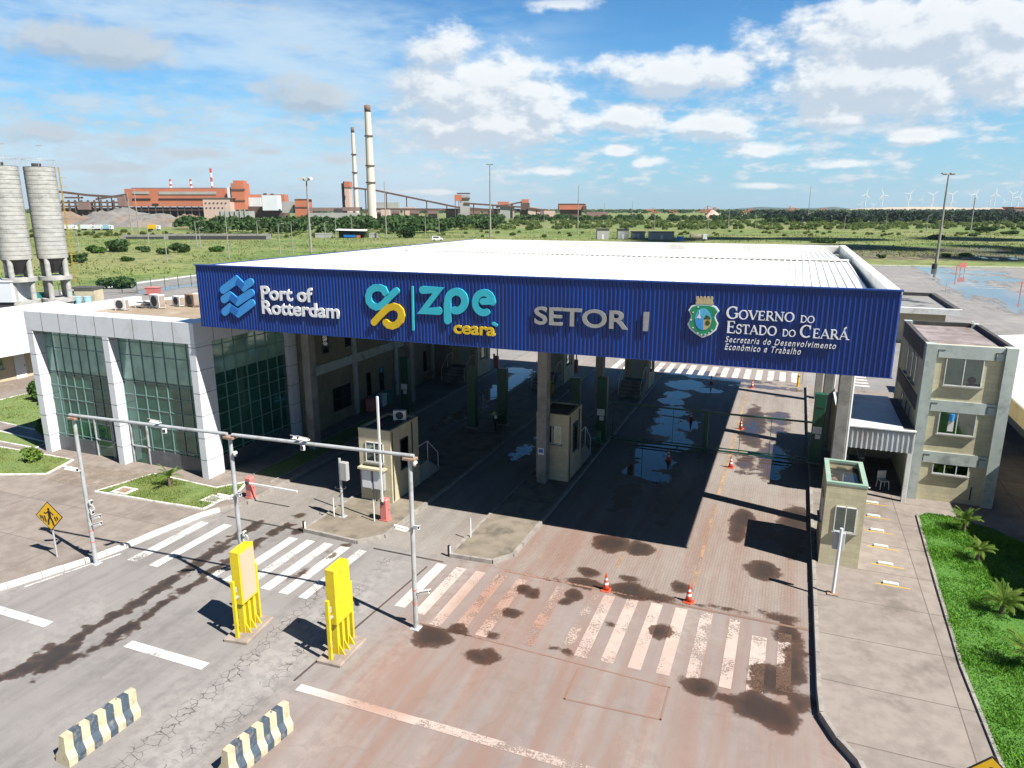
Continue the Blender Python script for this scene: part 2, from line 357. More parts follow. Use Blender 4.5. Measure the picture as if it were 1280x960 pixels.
M['white_plastic'] = mk('white_plastic', (.74,.74,.72), (.68,.68,.66), 4, rough=.4)
M['red'] = mk('faded_red_paint', (.60,.20,.18), (.54,.17,.155), 3, rough=.45, grime=(.66,.20,.18), gscale=2.5)
M['yellow'] = mk('bright_yellow_paint', (.70,.55,.015), (.65,.50,.015), 3, rough=.5, grime=(.50,.36,.05), gscale=1.5)
M['cream'] = mk('cream_board', (.57,.45,.325), (.53,.42,.30), 1.0, rough=.55)
M['signyellow'] = mk('sign_yellow', (.72,.43,.012), (.66,.39,.012), 3, rough=.4)
M['black'] = mk('black_paint', (.018,.018,.02), rough=.5)
M['rubber'] = mk('black_rubber', (.02,.02,.021), rough=.8)
M['orange'] = mk('cone_orange', (.62,.085,.035), (.50,.07,.03), 6, rough=.5, grime=(.30,.09,.06), gscale=5)
M['cyan'] = mk('turquoise_letters', (.035,.46,.58), (.03,.42,.54), 2, rough=.35)
M['mustard'] = mk('mustard_letters', (.68,.46,.015), (.62,.42,.015), 2, rough=.35)
M['logoblue'] = mk('sky_blue_letters', (.045,.30,.72), (.04,.27,.66), 2, rough=.35)
M['logoblue2'] = mk('deep_blue_letters', (.012,.15,.52), (.012,.14,.48), 2, rough=.35)
M['letterwhite'] = mk('white_letters', (.78,.80,.84), (.74,.76,.80), 3, rough=.4)
M['lettersteel'] = mk('brushed_steel_letters', (.42,.42,.42), (.36,.36,.36), 5, rough=.38, metal=.55)
M['crestgreen'] = mk('crest_green', (.02,.27,.13), rough=.4)
M['crestgold'] = mk('crest_gold', (.56,.46,.26), (.40,.33,.18), 20, rough=.45)
M['crestsky'] = mk('crest_sky_blue', (.10,.45,.70), rough=.4)
M['barrierc'] = mk('cream_barrier_concrete', (.54,.48,.325), (.47,.415,.285), 4, rough=.85, bump=.3, grime=(.33,.285,.20), gscale=4.5)
M['barrierb'] = mk('blue_black_barrier_paint', (.060,.088,.12), (.045,.065,.09), 4, rough=.8, bump=.3, grime=(.20,.20,.19), gscale=4.5)
M['awning'] = mk('grey_white_awning', (.62,.66,.69), (.55,.59,.62), 1.2, rough=.5, grime=(.40,.33,.27), gscale=.35)
M['grimy'] = mk('dusty_plinth', (.34,.28,.24), (.27,.22,.19), 3, rough=.9, grime=(.20,.165,.145), gscale=1.2)
M['blinds'] = mk('pale_blinds', (.62,.68,.64), (.54,.60,.56), 2, rough=.7, stretch=(.3,.3,9))
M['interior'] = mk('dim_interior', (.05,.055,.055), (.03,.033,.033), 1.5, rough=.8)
M['teal'] = mk('teal_plastic', (.03,.26,.23), (.025,.21,.19), 1.5, rough=.5)
M['tankblue'] = mk('pale_blue_tank', (.30,.52,.70), rough=.5)
M['orangesteel'] = mk('oxide_cladding', (.50,.165,.085), (.43,.14,.075), .04, rough=.75, grime=(.40,.17,.11), gscale=.05)
M['pinkclad'] = mk('pale_pink_cladding', (.58,.43,.37), (.53,.39,.34), .05, rough=.8)
M['greyclad'] = mk('grey_cladding', (.38,.38,.37), (.32,.32,.31), .06, rough=.7)
M['whiteclad'] = mk('white_cladding', (.66,.70,.74), (.60,.64,.68), .06, rough=.6)
M['rustdark'] = mk('dark_rusty_frame', (.13,.075,.055), (.09,.055,.045), .1, rough=.9)
M['mauveroof'] = mk('mauve_roof', (.24,.155,.145), (.20,.13,.12), .05, rough=.8)
M['chimney'] = mk('chimney_concrete', (.64,.565,.51), (.60,.525,.47), .05, rough=.85, stretch=(1,1,.4))
M['soot'] = mk('sooty_cap', (.20,.12,.09), rough=.9)
M['chimred'] = mk('stack_red', (.55,.06,.045), rough=.6)
M['slag'] = mk('slag_heap', (.20,.19,.18), (.13,.12,.115), .07, rough=.95, grime=(.26,.20,.15), gscale=.03, bump=.3)
M['stonebrown'] = mk('brown_ore_heap', (.24,.175,.13), (.17,.125,.095), .06, rough=.95)
M['turbine'] = mk('turbine_white', (.80,.81,.82), rough=.45)
M['dune'] = mk('pale_dune_sand', (.50,.41,.30), (.44,.36,.265), .004, rough=.95)
M['hillgreen'] = mk('far_wooded_hill', (.045,.075,.045), (.03,.055,.038), .006, rough=.95, bump=.4)
M['carwhite'] = mk('white_car_paint', (.72,.74,.76), rough=.25, coat=.4)
M['carglass'] = mk('dark_car_glass', (.02,.03,.035), rough=.08)
M['trunk'] = mk('brown_bark', (.16,.115,.08), (.11,.08,.055), 6, rough=.9)
M['leafdark'] = leafmat('dark_foliage', (.042,.088,.030), (.075,.130,.042), .35)
M['leafmid'] = leafmat('mid_foliage', (.045,.105,.024), (.085,.165,.038), .3)
M['leafpalm'] = leafmat('palm_foliage', (.10,.19,.025), (.20,.29,.06), 1.5, .3)
M['grassblade'] = leafmat('grass_blades', (.10,.26,.025), (.17,.36,.05), 1.3, .3)
M['grassdry'] = leafmat('dry_lawn_blades', (.17,.24,.06), (.25,.30,.095), 1.0, .3)
M['blackdark'] = mk('sooty_black', (.012,.012,.012), rough=.9)
def glassmat(name, tint, rough=.04, alpha=.35, body=None):
    m = bpy.data.materials.new(name); m.use_nodes = True; nt = m.node_tree; nt.nodes.clear()
    o = nn(nt, 'ShaderNodeOutputMaterial'); fr = nn(nt, 'ShaderNodeFresnel'); fr.inputs[0].default_value = 1.52
    t = nn(nt, 'ShaderNodeBsdfTransparent'); t.inputs[0].default_value = (*tint, 1); g = nn(nt, 'ShaderNodeBsdfGlossy'); g.inputs['Roughness'].default_value = rough
    g.inputs['Color'].default_value = (.85,.95,.92,1)
    tc = nn(nt, 'ShaderNodeTexCoord'); nz = nn(nt, 'ShaderNodeTexNoise'); nt.links.new(tc.outputs['Object'], nz.inputs['Vector']); nz.inputs['Scale'].default_value = .9; nz.inputs['Detail'].default_value = 2
    bp = nn(nt, 'ShaderNodeBump'); bp.inputs['Strength'].default_value = .02; bp.inputs['Distance'].default_value = .3; nt.links.new(nz.outputs['Fac'], bp.inputs['Height']); nt.links.new(bp.outputs[0], g.inputs['Normal'])
    src = t.outputs[0]
    if body:
        df = nn(nt, 'ShaderNodeBsdfDiffuse'); nb = nn(nt, 'ShaderNodeTexNoise'); nb.inputs['Scale'].default_value = 1.1; nb.inputs['Detail'].default_value = 3; tcb = nn(nt, 'ShaderNodeTexCoord'); nt.links.new(tcb.outputs['Object'], nb.inputs['Vector']); nt.links.new(mixc(nt, smooth(nt, nb.outputs['Fac'], .3, .7), body[:3], tuple(v*.62 for v in body[:3])), df.inputs[0]); m0 = nn(nt, 'ShaderNodeMixShader'); m0.inputs[0].default_value = body[3]; nt.links.new(t.outputs[0], m0.inputs[1]); nt.links.new(df.outputs[0], m0.inputs[2]); src = m0.outputs[0]
    mx = nn(nt, 'ShaderNodeMixShader'); nt.links.new(math_(nt, 'MULTIPLY_ADD', fr.outputs[0], 1.0, alpha*.25, True), mx.inputs[0]); nt.links.new(src, mx.inputs[1]); nt.links.new(g.outputs[0], mx.inputs[2]); nt.links.new(mx.outputs[0], o.inputs['Surface'])
    return m
M['glass'] = glassmat('clear_window_glass', (.70,.78,.76), .03, .35)
M['greenglass'] = glassmat('green_tinted_glass', (.40,.74,.63), .03, .25, (.032,.165,.122,.72))
M['spandrel'] = glassmat('pale_green_backed_glass', (.40,.74,.63), .04, .25, (.30,.53,.43,.97))
# ------------------------------------------------------------------ ground
rng = np.random.default_rng(7); random.seed(5)
def vnoise(x, y, sc, seed=0):
    r = np.random.default_rng(seed).random((128, 128)); x = x*sc + 1000; y = y*sc + 1000
    i = np.floor(x).astype(int); j = np.floor(y).astype(int); u = x - i; v = y - j; u = u*u*(3-2*u); v = v*v*(3-2*v); i %= 127; j %= 127
    return (r[i,j]*(1-u) + r[i+1,j]*u)*(1-v) + (r[i,j+1]*(1-u) + r[i+1,j+1]*u)*v
def fbm(x, y, sc, seed=0, o=4):
    return sum(vnoise(x, y, sc*2**k, seed+k)/2**(k+1) for k in range(o))/(1-.5**o)
def blobf(x, y, L):
    f = np.full(x.shape, -9.0)
    for (a, b, rx, ry) in L:
        d = np.hypot((x-a)/rx, (y-b)/ry); f = np.maximum(f, (1 - d)*min(rx, ry)/.45)
    return f
def segf(x, y, P, w):
    f = np.full(x.shape, -9.0)
    for (a, b), (c, d) in zip(P[:-1], P[1:]):
        dx, dy = c-a, d-b; t = np.clip(((x-a)*dx + (y-b)*dy)/(dx*dx+dy*dy), 0, 1)
        f = np.maximum(f, (w - np.hypot(x-a-t*dx, y-b-t*dy))/.35)
    return f
STAINS = [(-10.07,18.69,.72,.62),(-9.6,19.3,.5,.4),(-8.38,18.27,.55,.38),(-8.24,21.02,.42,.36),(-8.4,22.66,.34,.4),(-8.0,22.5,.28,.4),(-6.6,22.95,.3,.32),(-6.7,22.4,.3,.3),(-6.2,19.6,.4,.24),(-5.8,19.62,.3,.22),
    (-6.22,27.54,.8,.83),(-4.95,27.57,.6,.8),(-6.49,24.91,.5,.36),(-4.73,24.15,.9,.6),(-4.9,24.9,.75,.4),(-2.94,25.05,.38,.42),(.02,27.46,.7,.74),(-3.16,21.85,.34,.4),(-4.74,21.59,.34,.25),
    (-1.39,19.4,.68,.55),(.5,20.5,.75,.9),(1.1,21.5,.6,1.6),(.45,19.0,1.2,.75),(-.6,19.1,.8,.4),(-5.5,23.9,1.4,.25),(-8,18.5,.5,.3),(.94,23.25,.55,.8),(1.3,19.6,.5,.7),(-8.31,19.58,.38,.28),(-1.11,32.4,.5,1.3),(-1.3,31,.35,1.3),(1.2,32.8,.85,1.9),(.9,30.8,.6,1.6),(-.1,31.2,.5,.9),
    (-3.5,23.9,.8,.22),(-2.2,23.95,.5,.15),(-1.1,24.1,.7,.16),(.6,24.1,.9,.25),(-6.3,24.05,1.6,.16),(-8.6,23.8,1.2,.13),(-16.78,23.3,.3,.3),(-16.7,22.3,.34,.6),(-17.0,20.6,.25,.5),(-19.48,23.68,.36,.42),(-20.57,24.98,.4,.4),(-18.5,25.2,.4,.3),(-1.6,47.5,.8,5),(-6.5,44.0,1.3,2.0),(-4.6,33,.6,2.8),(-4.2,37,.5,3.0),(-6.9,32.9,.7,2.1)]
PUDDLES = [(-.1,41.1,.78,2.9),(-.1,38.9,.6,1.0),(-.02,50.3,.68,1.7),(-1.57,47.1,.5,1.3),(-1.53,40.2,.46,1.4),(0,47.2,.45,.7),(-7.6,62.0,2.6,1.4),(-4.5,60.6,3.2,.7),(-7.3,57.5,1.6,1.8),(-5.4,56.2,1.3,.9),(-7.4,54.0,1.0,1.2),(-7.5,51.8,1.0,1.0),(-7.0,49.2,1.1,1.4),(-7.1,46.9,.9,1.0),(-6.9,44.8,.9,1.3),
    (-5.6,46.2,.7,1.1),(-5.8,43.8,.6,1.0),(-5.6,42.0,.9,1.6),(-6.9,39.9,1.0,1.6),(-6.3,38.2,1.1,1.2),(-7.0,36.8,.9,1.0),(-5.9,36.0,.8,1.0),(-1.0,58.9,2.6,.5),(-20.9,52.0,.95,6.0),(-21.9,57.4,1.5,1.2),(-20.2,44.0,.5,2.4),(-20.9,42.5,.35,2.6),(-14.0,37.4,.5,1.3),(-13.9,40.5,.4,1.0)]
TR1 = [(-21.75,23.6),(-21.65,21.4),(-21.4,18.4),(-21.25,16.5),(-21.3,14.7),(-21.05,13.1),(-21.5,11.9)]
TR2 = [(-20.3,24.0),(-20.5,21.1),(-20.34,18.7),(-20.3,16.8),(-20.1,15.1),(-20.2,14.1),(-20.7,12.7)]
def ground_attr(V):
    x, y = V[:,0], V[:,1]
    n1 = fbm(x, y, 1.1, 3); n2 = fbm(x, y, 3.3, 11); n0 = fbm(x, y, .16, 21); n3 = fbm(x, y*.35, .8, 31)
    wet = blobf(x, y, STAINS)
    trk = np.maximum(segf(x, y, TR1, .42), segf(x, y, TR2, .36)); trk = np.maximum(trk, blobf(x, y, [(-21.0,13.4,.9,.9),(-20.0,14.4,.5,.6),(-21.6,11.8,.6,.5),(-20.4,12.2,.5,.3)]))
    trk = trk + (n2-.5)*2.2
    wet = np.maximum(wet + (n1-.5)*1.7 + (n2-.5)*.6, trk - .25)
    pud = blobf(x, y, PUDDLES) + (n1-.5)*1.2
    red = np.clip((x + 13.5)/3.0, 0, 1)*np.clip((40 - y)/9, .3, 1)*(.42 + .85*n0)
    for (a, b, rx, ry, k) in ((-9.3,21.5,1.6,3.2,.8),(-7.7,27,.9,4.5,.9),(-10.2,16.2,1.9,2.2,.8),(-7.0,20.6,.5,2.8,.7),(-6.4,12.5,4,3.0,.35),(-8.9,26.5,1.1,3.0,.6),(-6.2,23.5,2.5,1.5,.4),(0.6,13.5,2.5,3.5,.3)):
        d = np.hypot((x-a)/rx, (y-b)/ry); red = red + k*np.clip(1-d, 0, 1)*(.5+n3)
    crack = np.maximum(segf(x, y, [(-15.0,10.4),(-15.05,12.3),(-15.1,15),(-15.35,18.5),(-15.5,20.6)], .5), segf(x, y, [(-13.9,10.4),(-13.7,12.5),(-13.6,14.9),(-14.3,18.6),(-14.4,22.6)], .4)) + (n1-.5)*2.2
    dust = np.clip(fbm(x, y, .45, 41)*1.7 - .55, 0, 1)
    dust = dust + .8*np.clip(1 - np.abs(x + 14.1)/1.9, 0, 1)*(y < 23)
    for (a, w) in ((-10.9,.35),(-8.0,.3),(-4.4,.4),(-2.5,.4)): dust = dust + .6*np.exp(-((x-a-(n3-.5)*.5)/w)**2)*(y < 24)
    return dict(wet=wet, puddle=pud, red=np.clip(red, 0, 1.4), crack=crack, dust=np.clip(dust, 0, 1.3))
def grid(name, x0, x1, y0, y1, z, st, mat, attr=True):
    nx, ny = int((x1-x0)/st)+2, int((y1-y0)/st)+2
    X, Y = np.meshgrid(np.linspace(x0, x1, nx), np.linspace(y0, y1, ny)); V = np.stack([X.ravel(), Y.ravel(), np.full(X.size, z)], 1)
    i = (np.arange(ny-1)[:,None]*nx + np.arange(nx-1)[None,:]).ravel(); Q = np.stack([i, i+1, i+nx+1, i+nx], 1).astype(np.int32)
    me = bpy.data.meshes.new(name); me.vertices.add(len(V)); me.vertices.foreach_set('co', V.reshape(-1).astype(np.float32))
    me.loops.add(Q.size); me.loops.foreach_set('vertex_index', Q.ravel()); me.polygons.add(len(Q)); me.polygons.foreach_set('loop_start', np.arange(0, Q.size, 4, dtype=np.int32)); me.polygons.foreach_set('loop_total', np.full(len(Q), 4, dtype=np.int32))
    me.update(calc_edges=True); me.materials.append(mat)
    if attr:
        for k, a in ground_attr(V).items():
            at = me.attributes.new(k, 'FLOAT', 'POINT'); at.data.foreach_set('value', a.astype(np.float32))
    o = bpy.data.objects.new(name, me); COL.objects.link(o); return struct(o)
def roadmat(name, c, c2, paver=False):
    m = bpy.data.materials.new(name); m.use_nodes = True; nt = m.node_tree; b = nt.nodes['Principled BSDF']
    tc = nn(nt, 'ShaderNodeTexCoord'); P = tc.outputs['Object']
    def noise(sc, d=5, r=.6, st=(1,1,1)):
        mp = nn(nt, 'ShaderNodeMapping'); nt.links.new(P, mp.inputs[0]); mp.inputs['Scale'].default_value = st
        n = nn(nt, 'ShaderNodeTexNoise'); nt.links.new(mp.outputs[0], n.inputs['Vector']); n.inputs['Scale'].default_value = sc; n.inputs['Detail'].default_value = d; n.inputs['Roughness'].default_value = r; return n.outputs['Fac']
    A = lambda k: nn(nt, 'ShaderNodeAttribute', attribute_name=k).outputs['Fac']
    fine = noise(38, 3, .7); mid = noise(2.6, 6, .65); big = noise(.35, 5); lane = noise(1.0, 5, .6, (1.6, .12, 1))
    col = mixc(nt, smooth(nt, mid, .3, .7), c, c2)
    col = mixc(nt, math_(nt, 'MULTIPLY', smooth(nt, lane, .42, .68), .55), col, tuple(v*.72 for v in c2))
    col = mixc(nt, math_(nt, 'MULTIPLY', smooth(nt, fine, .45, .75), .4), col, tuple(min(v*1.45, 1) for v in c))
    dustm = math_(nt, 'MULTIPLY', A('dust'), smooth(nt, mid, .35, .62), clamp=True)
    col = mixc(nt, math_(nt, 'MULTIPLY', dustm, .62), col, (.37,.345,.325))
    redm = math_(nt, 'MULTIPLY', A('red'), math_(nt, 'MULTIPLY_ADD', smooth(nt, lane, .35, .65), .6, .4), clamp=True)
    col = mixc(nt, math_(nt, 'MULTIPLY', redm, .74), col, (.25,.148,.112))
    vo = nn(nt, 'ShaderNodeTexVoronoi', feature='DISTANCE_TO_EDGE'); wv = nn(nt, 'ShaderNodeVectorMath', operation='ADD'); nzc = nn(nt, 'ShaderNodeTexNoise'); nt.links.new(P, nzc.inputs['Vector']); nzc.inputs['Scale'].default_value = 2.5
    sc_ = nn(nt, 'ShaderNodeVectorMath', operation='SCALE'); nt.links.new(nzc.outputs['Color'], sc_.inputs[0]); sc_.inputs['Scale'].default_value = .35; nt.links.new(P, wv.inputs[0]); nt.links.new(sc_.outputs[0], wv.inputs[1]); nt.links.new(wv.outputs[0], vo.inputs['Vector']); vo.inputs['Scale'].default_value = 3.4
    line = smooth(nt, vo.outputs['Distance'], .015, .05, 1, 0)
    cm = math_(nt, 'MULTIPLY', line, smooth(nt, math_(nt, 'MULTIPLY_ADD', math_(nt, 'SUBTRACT', noise(1.1, 4), .5), 3.5, A('crack')), .1, 1.2))
    vo2 = nn(nt, 'ShaderNodeTexVoronoi', feature='DISTANCE_TO_EDGE'); nt.links.new(wv.outputs[0], vo2.inputs['Vector']); vo2.inputs['Scale'].default_value = .32
    l2 = math_(nt, 'MULTIPLY', smooth(nt, vo2.outputs['Distance'], .003, .008, 1, 0), .10)
    height = None
    if paver:
        sp = nn(nt, 'ShaderNodeSeparateXYZ'); nt.links.new(P, sp.inputs[0]); cb = nn(nt, 'ShaderNodeCombineXYZ'); nt.links.new(sp.outputs[1], cb.inputs[0]); nt.links.new(sp.outputs[0], cb.inputs[1])
        br = nn(nt, 'ShaderNodeTexBrick'); nt.links.new(cb.outputs[0], br.inputs['Vector']); br.inputs['Scale'].default_value = 1; br.inputs['Brick Width'].default_value = .22; br.inputs['Row Height'].default_value = .11; br.inputs['Mortar Size'].default_value = .011; br.inputs['Mortar Smooth'].default_value = .3
        br.inputs['Color1'].default_value = (1,1,1,1); br.inputs['Color2'].default_value = (.78,.78,.78,1); br.inputs['Mortar'].default_value = (.4,.38,.36,1)
        mu = nn(nt, 'ShaderNodeMix', data_type='RGBA', blend_type='MULTIPLY'); mu.inputs[0].default_value = .36; nt.links.new(col, mu.inputs[6]); nt.links.new(br.outputs['Color'], mu.inputs[7]); col = mu.outputs[2]; height = br.outputs['Fac']
    else:
        col = mixc(nt, math_(nt, 'MAXIMUM', cm, l2), col, (.085,.073,.065))
    wn = math_(nt, 'MULTIPLY_ADD', math_(nt, 'SUBTRACT', noise(9, 3), .5), .55, A('wet'))
    pn = math_(nt, 'MULTIPLY_ADD', math_(nt, 'SUBTRACT', noise(1.6, 6, .68), .5), 3.2, math_(nt, 'MULTIPLY_ADD', A('puddle'), .8, -.1))
    wm = smooth(nt, wn, -.10, .26); pm = smooth(nt, pn, -.08, .12); pedge = smooth(nt, pn, -.55, .0)
    wm2 = math_(nt, 'MAXIMUM', wm, pedge)
    dk = nn(nt, 'ShaderNodeMix', data_type='RGBA', blend_type='MULTIPLY'); nt.links.new(math_(nt, 'MULTIPLY', wm2, .93), dk.inputs[0]); nt.links.new(col, dk.inputs[6]); nt.links.new(mixc(nt, smooth(nt, wn, .15, 1.0), (.26,.17,.125), (.11,.082,.068)), dk.inputs[7])
    nt.links.new(dk.outputs[2], b.inputs['Base Color'])
    r = math_(nt, 'MULTIPLY_ADD', wm2, -.32, .88); nt.links.new(mathmix(nt, pm, r, .02), b.inputs['Roughness'])
    bp = nn(nt, 'ShaderNodeBump'); bp.inputs['Distance'].default_value = .012; nt.links.new(math_(nt, 'MULTIPLY_ADD', pm, -.35, .35), bp.inputs['Strength'])
    hh = fine if height is None else math_(nt, 'MULTIPLY_ADD', height, -1.2, fine); nt.links.new(hh, bp.inputs['Height']); nt.links.new(bp.outputs[0], b.inputs['Normal'])
    return m
def mathmix(nt, f, a, b):
    n = nn(nt, 'ShaderNodeMix', data_type='FLOAT')
    nt.links.new(f, n.inputs[0])
    for i, v in ((2, a), (3, b)):
        if isinstance(v, (int, float)): n.inputs[i].default_value = v
        else: nt.links.new(v, n.inputs[i])
    return n.outputs[0]
M['asphalt'] = roadmat('worn_asphalt', (.232,.217,.209), (.182,.170,.164))
M['pavers'] = roadmat('concrete_pavers', (.275,.250,.226), (.225,.203,.184), True)
road = grid('road', -42, 9, 2, 23.85, 0, .085, M['asphalt'])
lanes = grid('paved_lanes', -23.9, 1.9, 23.85, 66, 0.004, .13, M['pavers'])

# open yards round the building: old asphalt with long puddles
def yardmat():
    m = mk('yard_asphalt', (.235,.225,.215), (.19,.18,.172), .5, rough=.85, grime=(.29,.27,.25), gscale=.12); nt = m.node_tree; b = nt.nodes['Principled BSDF']
    tc = nn(nt, 'ShaderNodeTexCoord'); P = tc.outputs['Object']; src = b.inputs['Base Color'].links[0].from_socket
    mp = nn(nt, 'ShaderNodeMapping'); nt.links.new(P, mp.inputs[0]); mp.inputs['Scale'].default_value = (.06,.03,1); n = nn(nt, 'ShaderNodeTexNoise'); nt.links.new(mp.outputs[0], n.inputs['Vector']); n.inputs['Scale'].default_value = 2.2; n.inputs['Detail'].default_value = 6
    sp = nn(nt, 'ShaderNodeSeparateXYZ'); nt.links.new(P, sp.inputs[0])
    br = nn(nt, 'ShaderNodeTexBrick'); br.offset = 0; nt.links.new(P, br.inputs['Vector']); br.inputs['Scale'].default_value = 1; br.inputs['Brick Width'].default_value = 6; br.inputs['Row Height'].default_value = 6; br.inputs['Mortar Size'].default_value = .06; br.inputs['Mortar Smooth'].default_value = .5
    col = mixc(nt, math_(nt, 'MULTIPLY', br.outputs['Fac'], .5), src, (.10,.095,.09))
    pud = None
    for (a, c, rx, ry) in ((30.9,193,3.2,15),(30.5,168,3.4,22),(31.0,148,4.6,20),(33.5,134,4.5,10),(37,172,6,8),(37.5,188,6,5),(33,120,4.5,7),(35,141,7,5),(-104,108,3,18)):
        s = nn(nt, 'ShaderNodeVectorMath', operation='SUBTRACT'); nt.links.new(P, s.inputs[0]); s.inputs[1].default_value = (a, c, 0); k = nn(nt, 'ShaderNodeVectorMath', operation='MULTIPLY'); nt.links.new(s.outputs[0], k.inputs[0]); k.inputs[1].default_value = (1/rx, 1/ry, 0)
        l = nn(nt, 'ShaderNodeVectorMath', operation='LENGTH'); nt.links.new(k.outputs[0], l.inputs[0]); v = math_(nt, 'SUBTRACT', 1.0, l.outputs['Value']); pud = v if pud is None else math_(nt, 'MAXIMUM', pud, v)
    n2 = nn(nt, 'ShaderNodeTexNoise'); mp2 = nn(nt, 'ShaderNodeMapping'); nt.links.new(P, mp2.inputs[0]); mp2.inputs['Scale'].default_value = (.5,.09,1); nt.links.new(mp2.outputs[0], n2.inputs['Vector']); n2.inputs['Scale'].default_value = 1.3; n2.inputs['Detail'].default_value = 6
    f = math_(nt, 'MULTIPLY_ADD', math_(nt, 'SUBTRACT', n2.outputs['Fac'], .5), 2.6, pud); pm = smooth(nt, f, .0, .06); we = smooth(nt, f, -.35, .02)
    col = mixc(nt, math_(nt, 'MULTIPLY', we, .6), col, (.10,.095,.09)); nt.links.new(col, b.inputs['Base Color']); nt.links.new(mathmix(nt, pm, .85, .03), b.inputs['Roughness'])
    return m
M['yard'] = yardmat()
yb = MB(); yb.add([(-117.7,30,0),(115,30,0),(115,216,0),(24,199.5,0),(-60,184,0),(-122,160,0)], [(0,1,2,3,4,5)]); yb.xf(Matrix.Translation((0,0,-.006)))
struct(yb.build('yard', M['yard']))
yb = MB(); yb.add([(-90,-120,-.012),(70,-120,-.012),(70,30,-.012),(-90,30,-.012)], [(0,1,2,3)]); struct(yb.build('approach_apron', M['yard']))
# kerb line along the far left edge of the yard
kb = MB(); kb.bar((-114.6,84,.07),(-118.2,117,.07),.35,.26); kb.bar((-118.2,117,.07),(-124,162,.07),.35,.26); kb.bar((-97,72,.07),(-114.6,84,.07),.35,.26)
kb.bar((-60,186,.06),(24,201.5,.06),.3,.24); kb.bar((24,201.5,.06),(115,218,.06),.3,.24)
struct(kb.build('yard_kerb', M['kerbwhite']))

# terrain: one sheet to the horizon
def terrain():
    m = bpy.data.materials.new('grassland'); m.use_nodes = True; nt = m.node_tree; b = nt.nodes['Principled BSDF']; b.inputs['Roughness'].default_value = .95; b.inputs['Specular IOR Level'].default_value = .1
    tc = nn(nt, 'ShaderNodeTexCoord'); P = tc.outputs['Object']
    def noise(sc, d=6, st=(1,1,1)):
        mp = nn(nt, 'ShaderNodeMapping'); nt.links.new(P, mp.inputs[0]); mp.inputs['Scale'].default_value = st
        n = nn(nt, 'ShaderNodeTexNoise'); nt.links.new(mp.outputs[0], n.inputs['Vector']); n.inputs['Scale'].default_value = sc; n.inputs['Detail'].default_value = d; n.inputs['Roughness'].default_value = .62; return n.outputs['Fac']
    a = noise(.045); c = noise(.35, 6); e = noise(.012, 5); f = noise(1.6, 3)
    col = mixc(nt, smooth(nt, a, .36, .62), (.195,.235,.08), (.115,.175,.055))
    col = mixc(nt, math_(nt, 'MULTIPLY', smooth(nt, e, .42, .60), .75), col, (.245,.235,.11))
    col = mixc(nt, math_(nt, 'MULTIPLY', smooth(nt, c, .47, .66), .8), col, (.045,.085,.025))
    col = mixc(nt, math_(nt, 'MULTIPLY', smooth(nt, f, .5, .8), .45), col, (.20,.23,.09))
    sp = nn(nt, 'ShaderNodeSeparateXYZ'); nt.links.new(P, sp.inputs[0]); X, Y = sp.outputs[0], sp.outputs[1]
    # bare wet soil strip behind the right yard
    yr = math_(nt, 'SUBTRACT', Y, math_(nt, 'MULTIPLY', X, .19))
    soil = math_(nt, 'MULTIPLY', smooth(nt, math_(nt, 'MULTIPLY_ADD', math_(nt, 'SUBTRACT', a, .5), 40, yr), 218, 226), smooth(nt, yr, 300, 292))
    soil = math_(nt, 'MULTIPLY', soil, smooth(nt, X, -60, -40)); soil = math_(nt, 'MULTIPLY', soil, smooth(nt, c, .40, .52))
    col = mixc(nt, soil, col, (.10,.080,.068))
    pu = noise(.09, 4, (1, .25, 1)); pm = math_(nt, 'MULTIPLY', soil, smooth(nt, pu, .60, .63)); nt.links.new(mathmix(nt, pm, .95, .05), b.inputs['Roughness']); col = mixc(nt, pm, col, (.03,.03,.03)); nt.links.new(math_(nt, 'MULTIPLY_ADD', pm, .4, .1), b.inputs['Specular IOR Level'])
    # gravel works ground far left, sandy ground far off
    nt.links.new(col, b.inputs['Base Color'])
    me = MB(); R = 8500
    me.add([(-R,-2900,-.05),(R,-2900,-.05),(R,9500,-.05),(-R,9500,-.05)], [(0,1,2,3)])
    return struct(me.build('terrain', m))
terrain()

# left forecourt: raised slab, kerb, lawns
M['slab'] = brickmat('brown_concrete_slab', (.275,.235,.205), (.22,.185,.16), (.14,.12,.105), 3.1, 3.1, .02, .85, 'XY', grime=(.17,.14,.12), bump=.1, offset=0, gscale=.35)
M['cobble'] = mk('rough_concrete_walk', (.235,.19,.15), (.165,.135,.11), 4, rough=.9, bump=.5, grime=(.30,.26,.22), gscale=.8)
KL = [(-28.5,12.0),(-27.2,14.6),(-26.3,16.7),(-25.75,18.1),(-25.35,19.7),(-25.1,21.4),(-24.75,23.3),(-24.4,24.1),(-23.75,25.2),(-23.7,30),(-23.7,60)]
b = MB(); b.prism([(-75,12)] + KL + [(-75,60)], -.02, .13); struct(b.build('forecourt', M['slab']))
def kerbline(name, P, w, z0, z1, mat, seg=1.0):
    mb = MB()
    for (a, b_) in zip(P[:-1], P[1:]):
        a = np.array(a, float); b_ = np.array(b_, float); L = np.linalg.norm(b_-a); n = max(1, round(L/seg)); d = (b_-a)/L; nr = np.array([-d[1], d[0]])*w/2
        for i in range(n):
            p = a + d*L*i/n; q = a + d*(L*(i+1)/n - .018); j = random.uniform(-.008, .008)
            mb.hexa([(*(p-nr),z0),(*(q-nr),z0),(*(q+nr),z0),(*(p+nr),z0),(*(p-nr*.8),z1+j),(*(q-nr*.8),z1+j),(*(q+nr*.8),z1+j),(*(p+nr*.8),z1+j)])
    return struct(mb.build(name, mat))
kerbline('forecourt_kerb', KL[:8], .24, -.01, .17, M['kerbwhite'], 1.0)
kerbline('lane_kerb', KL[7:], .2, -.01, .15, M['kerb'], 1.0)
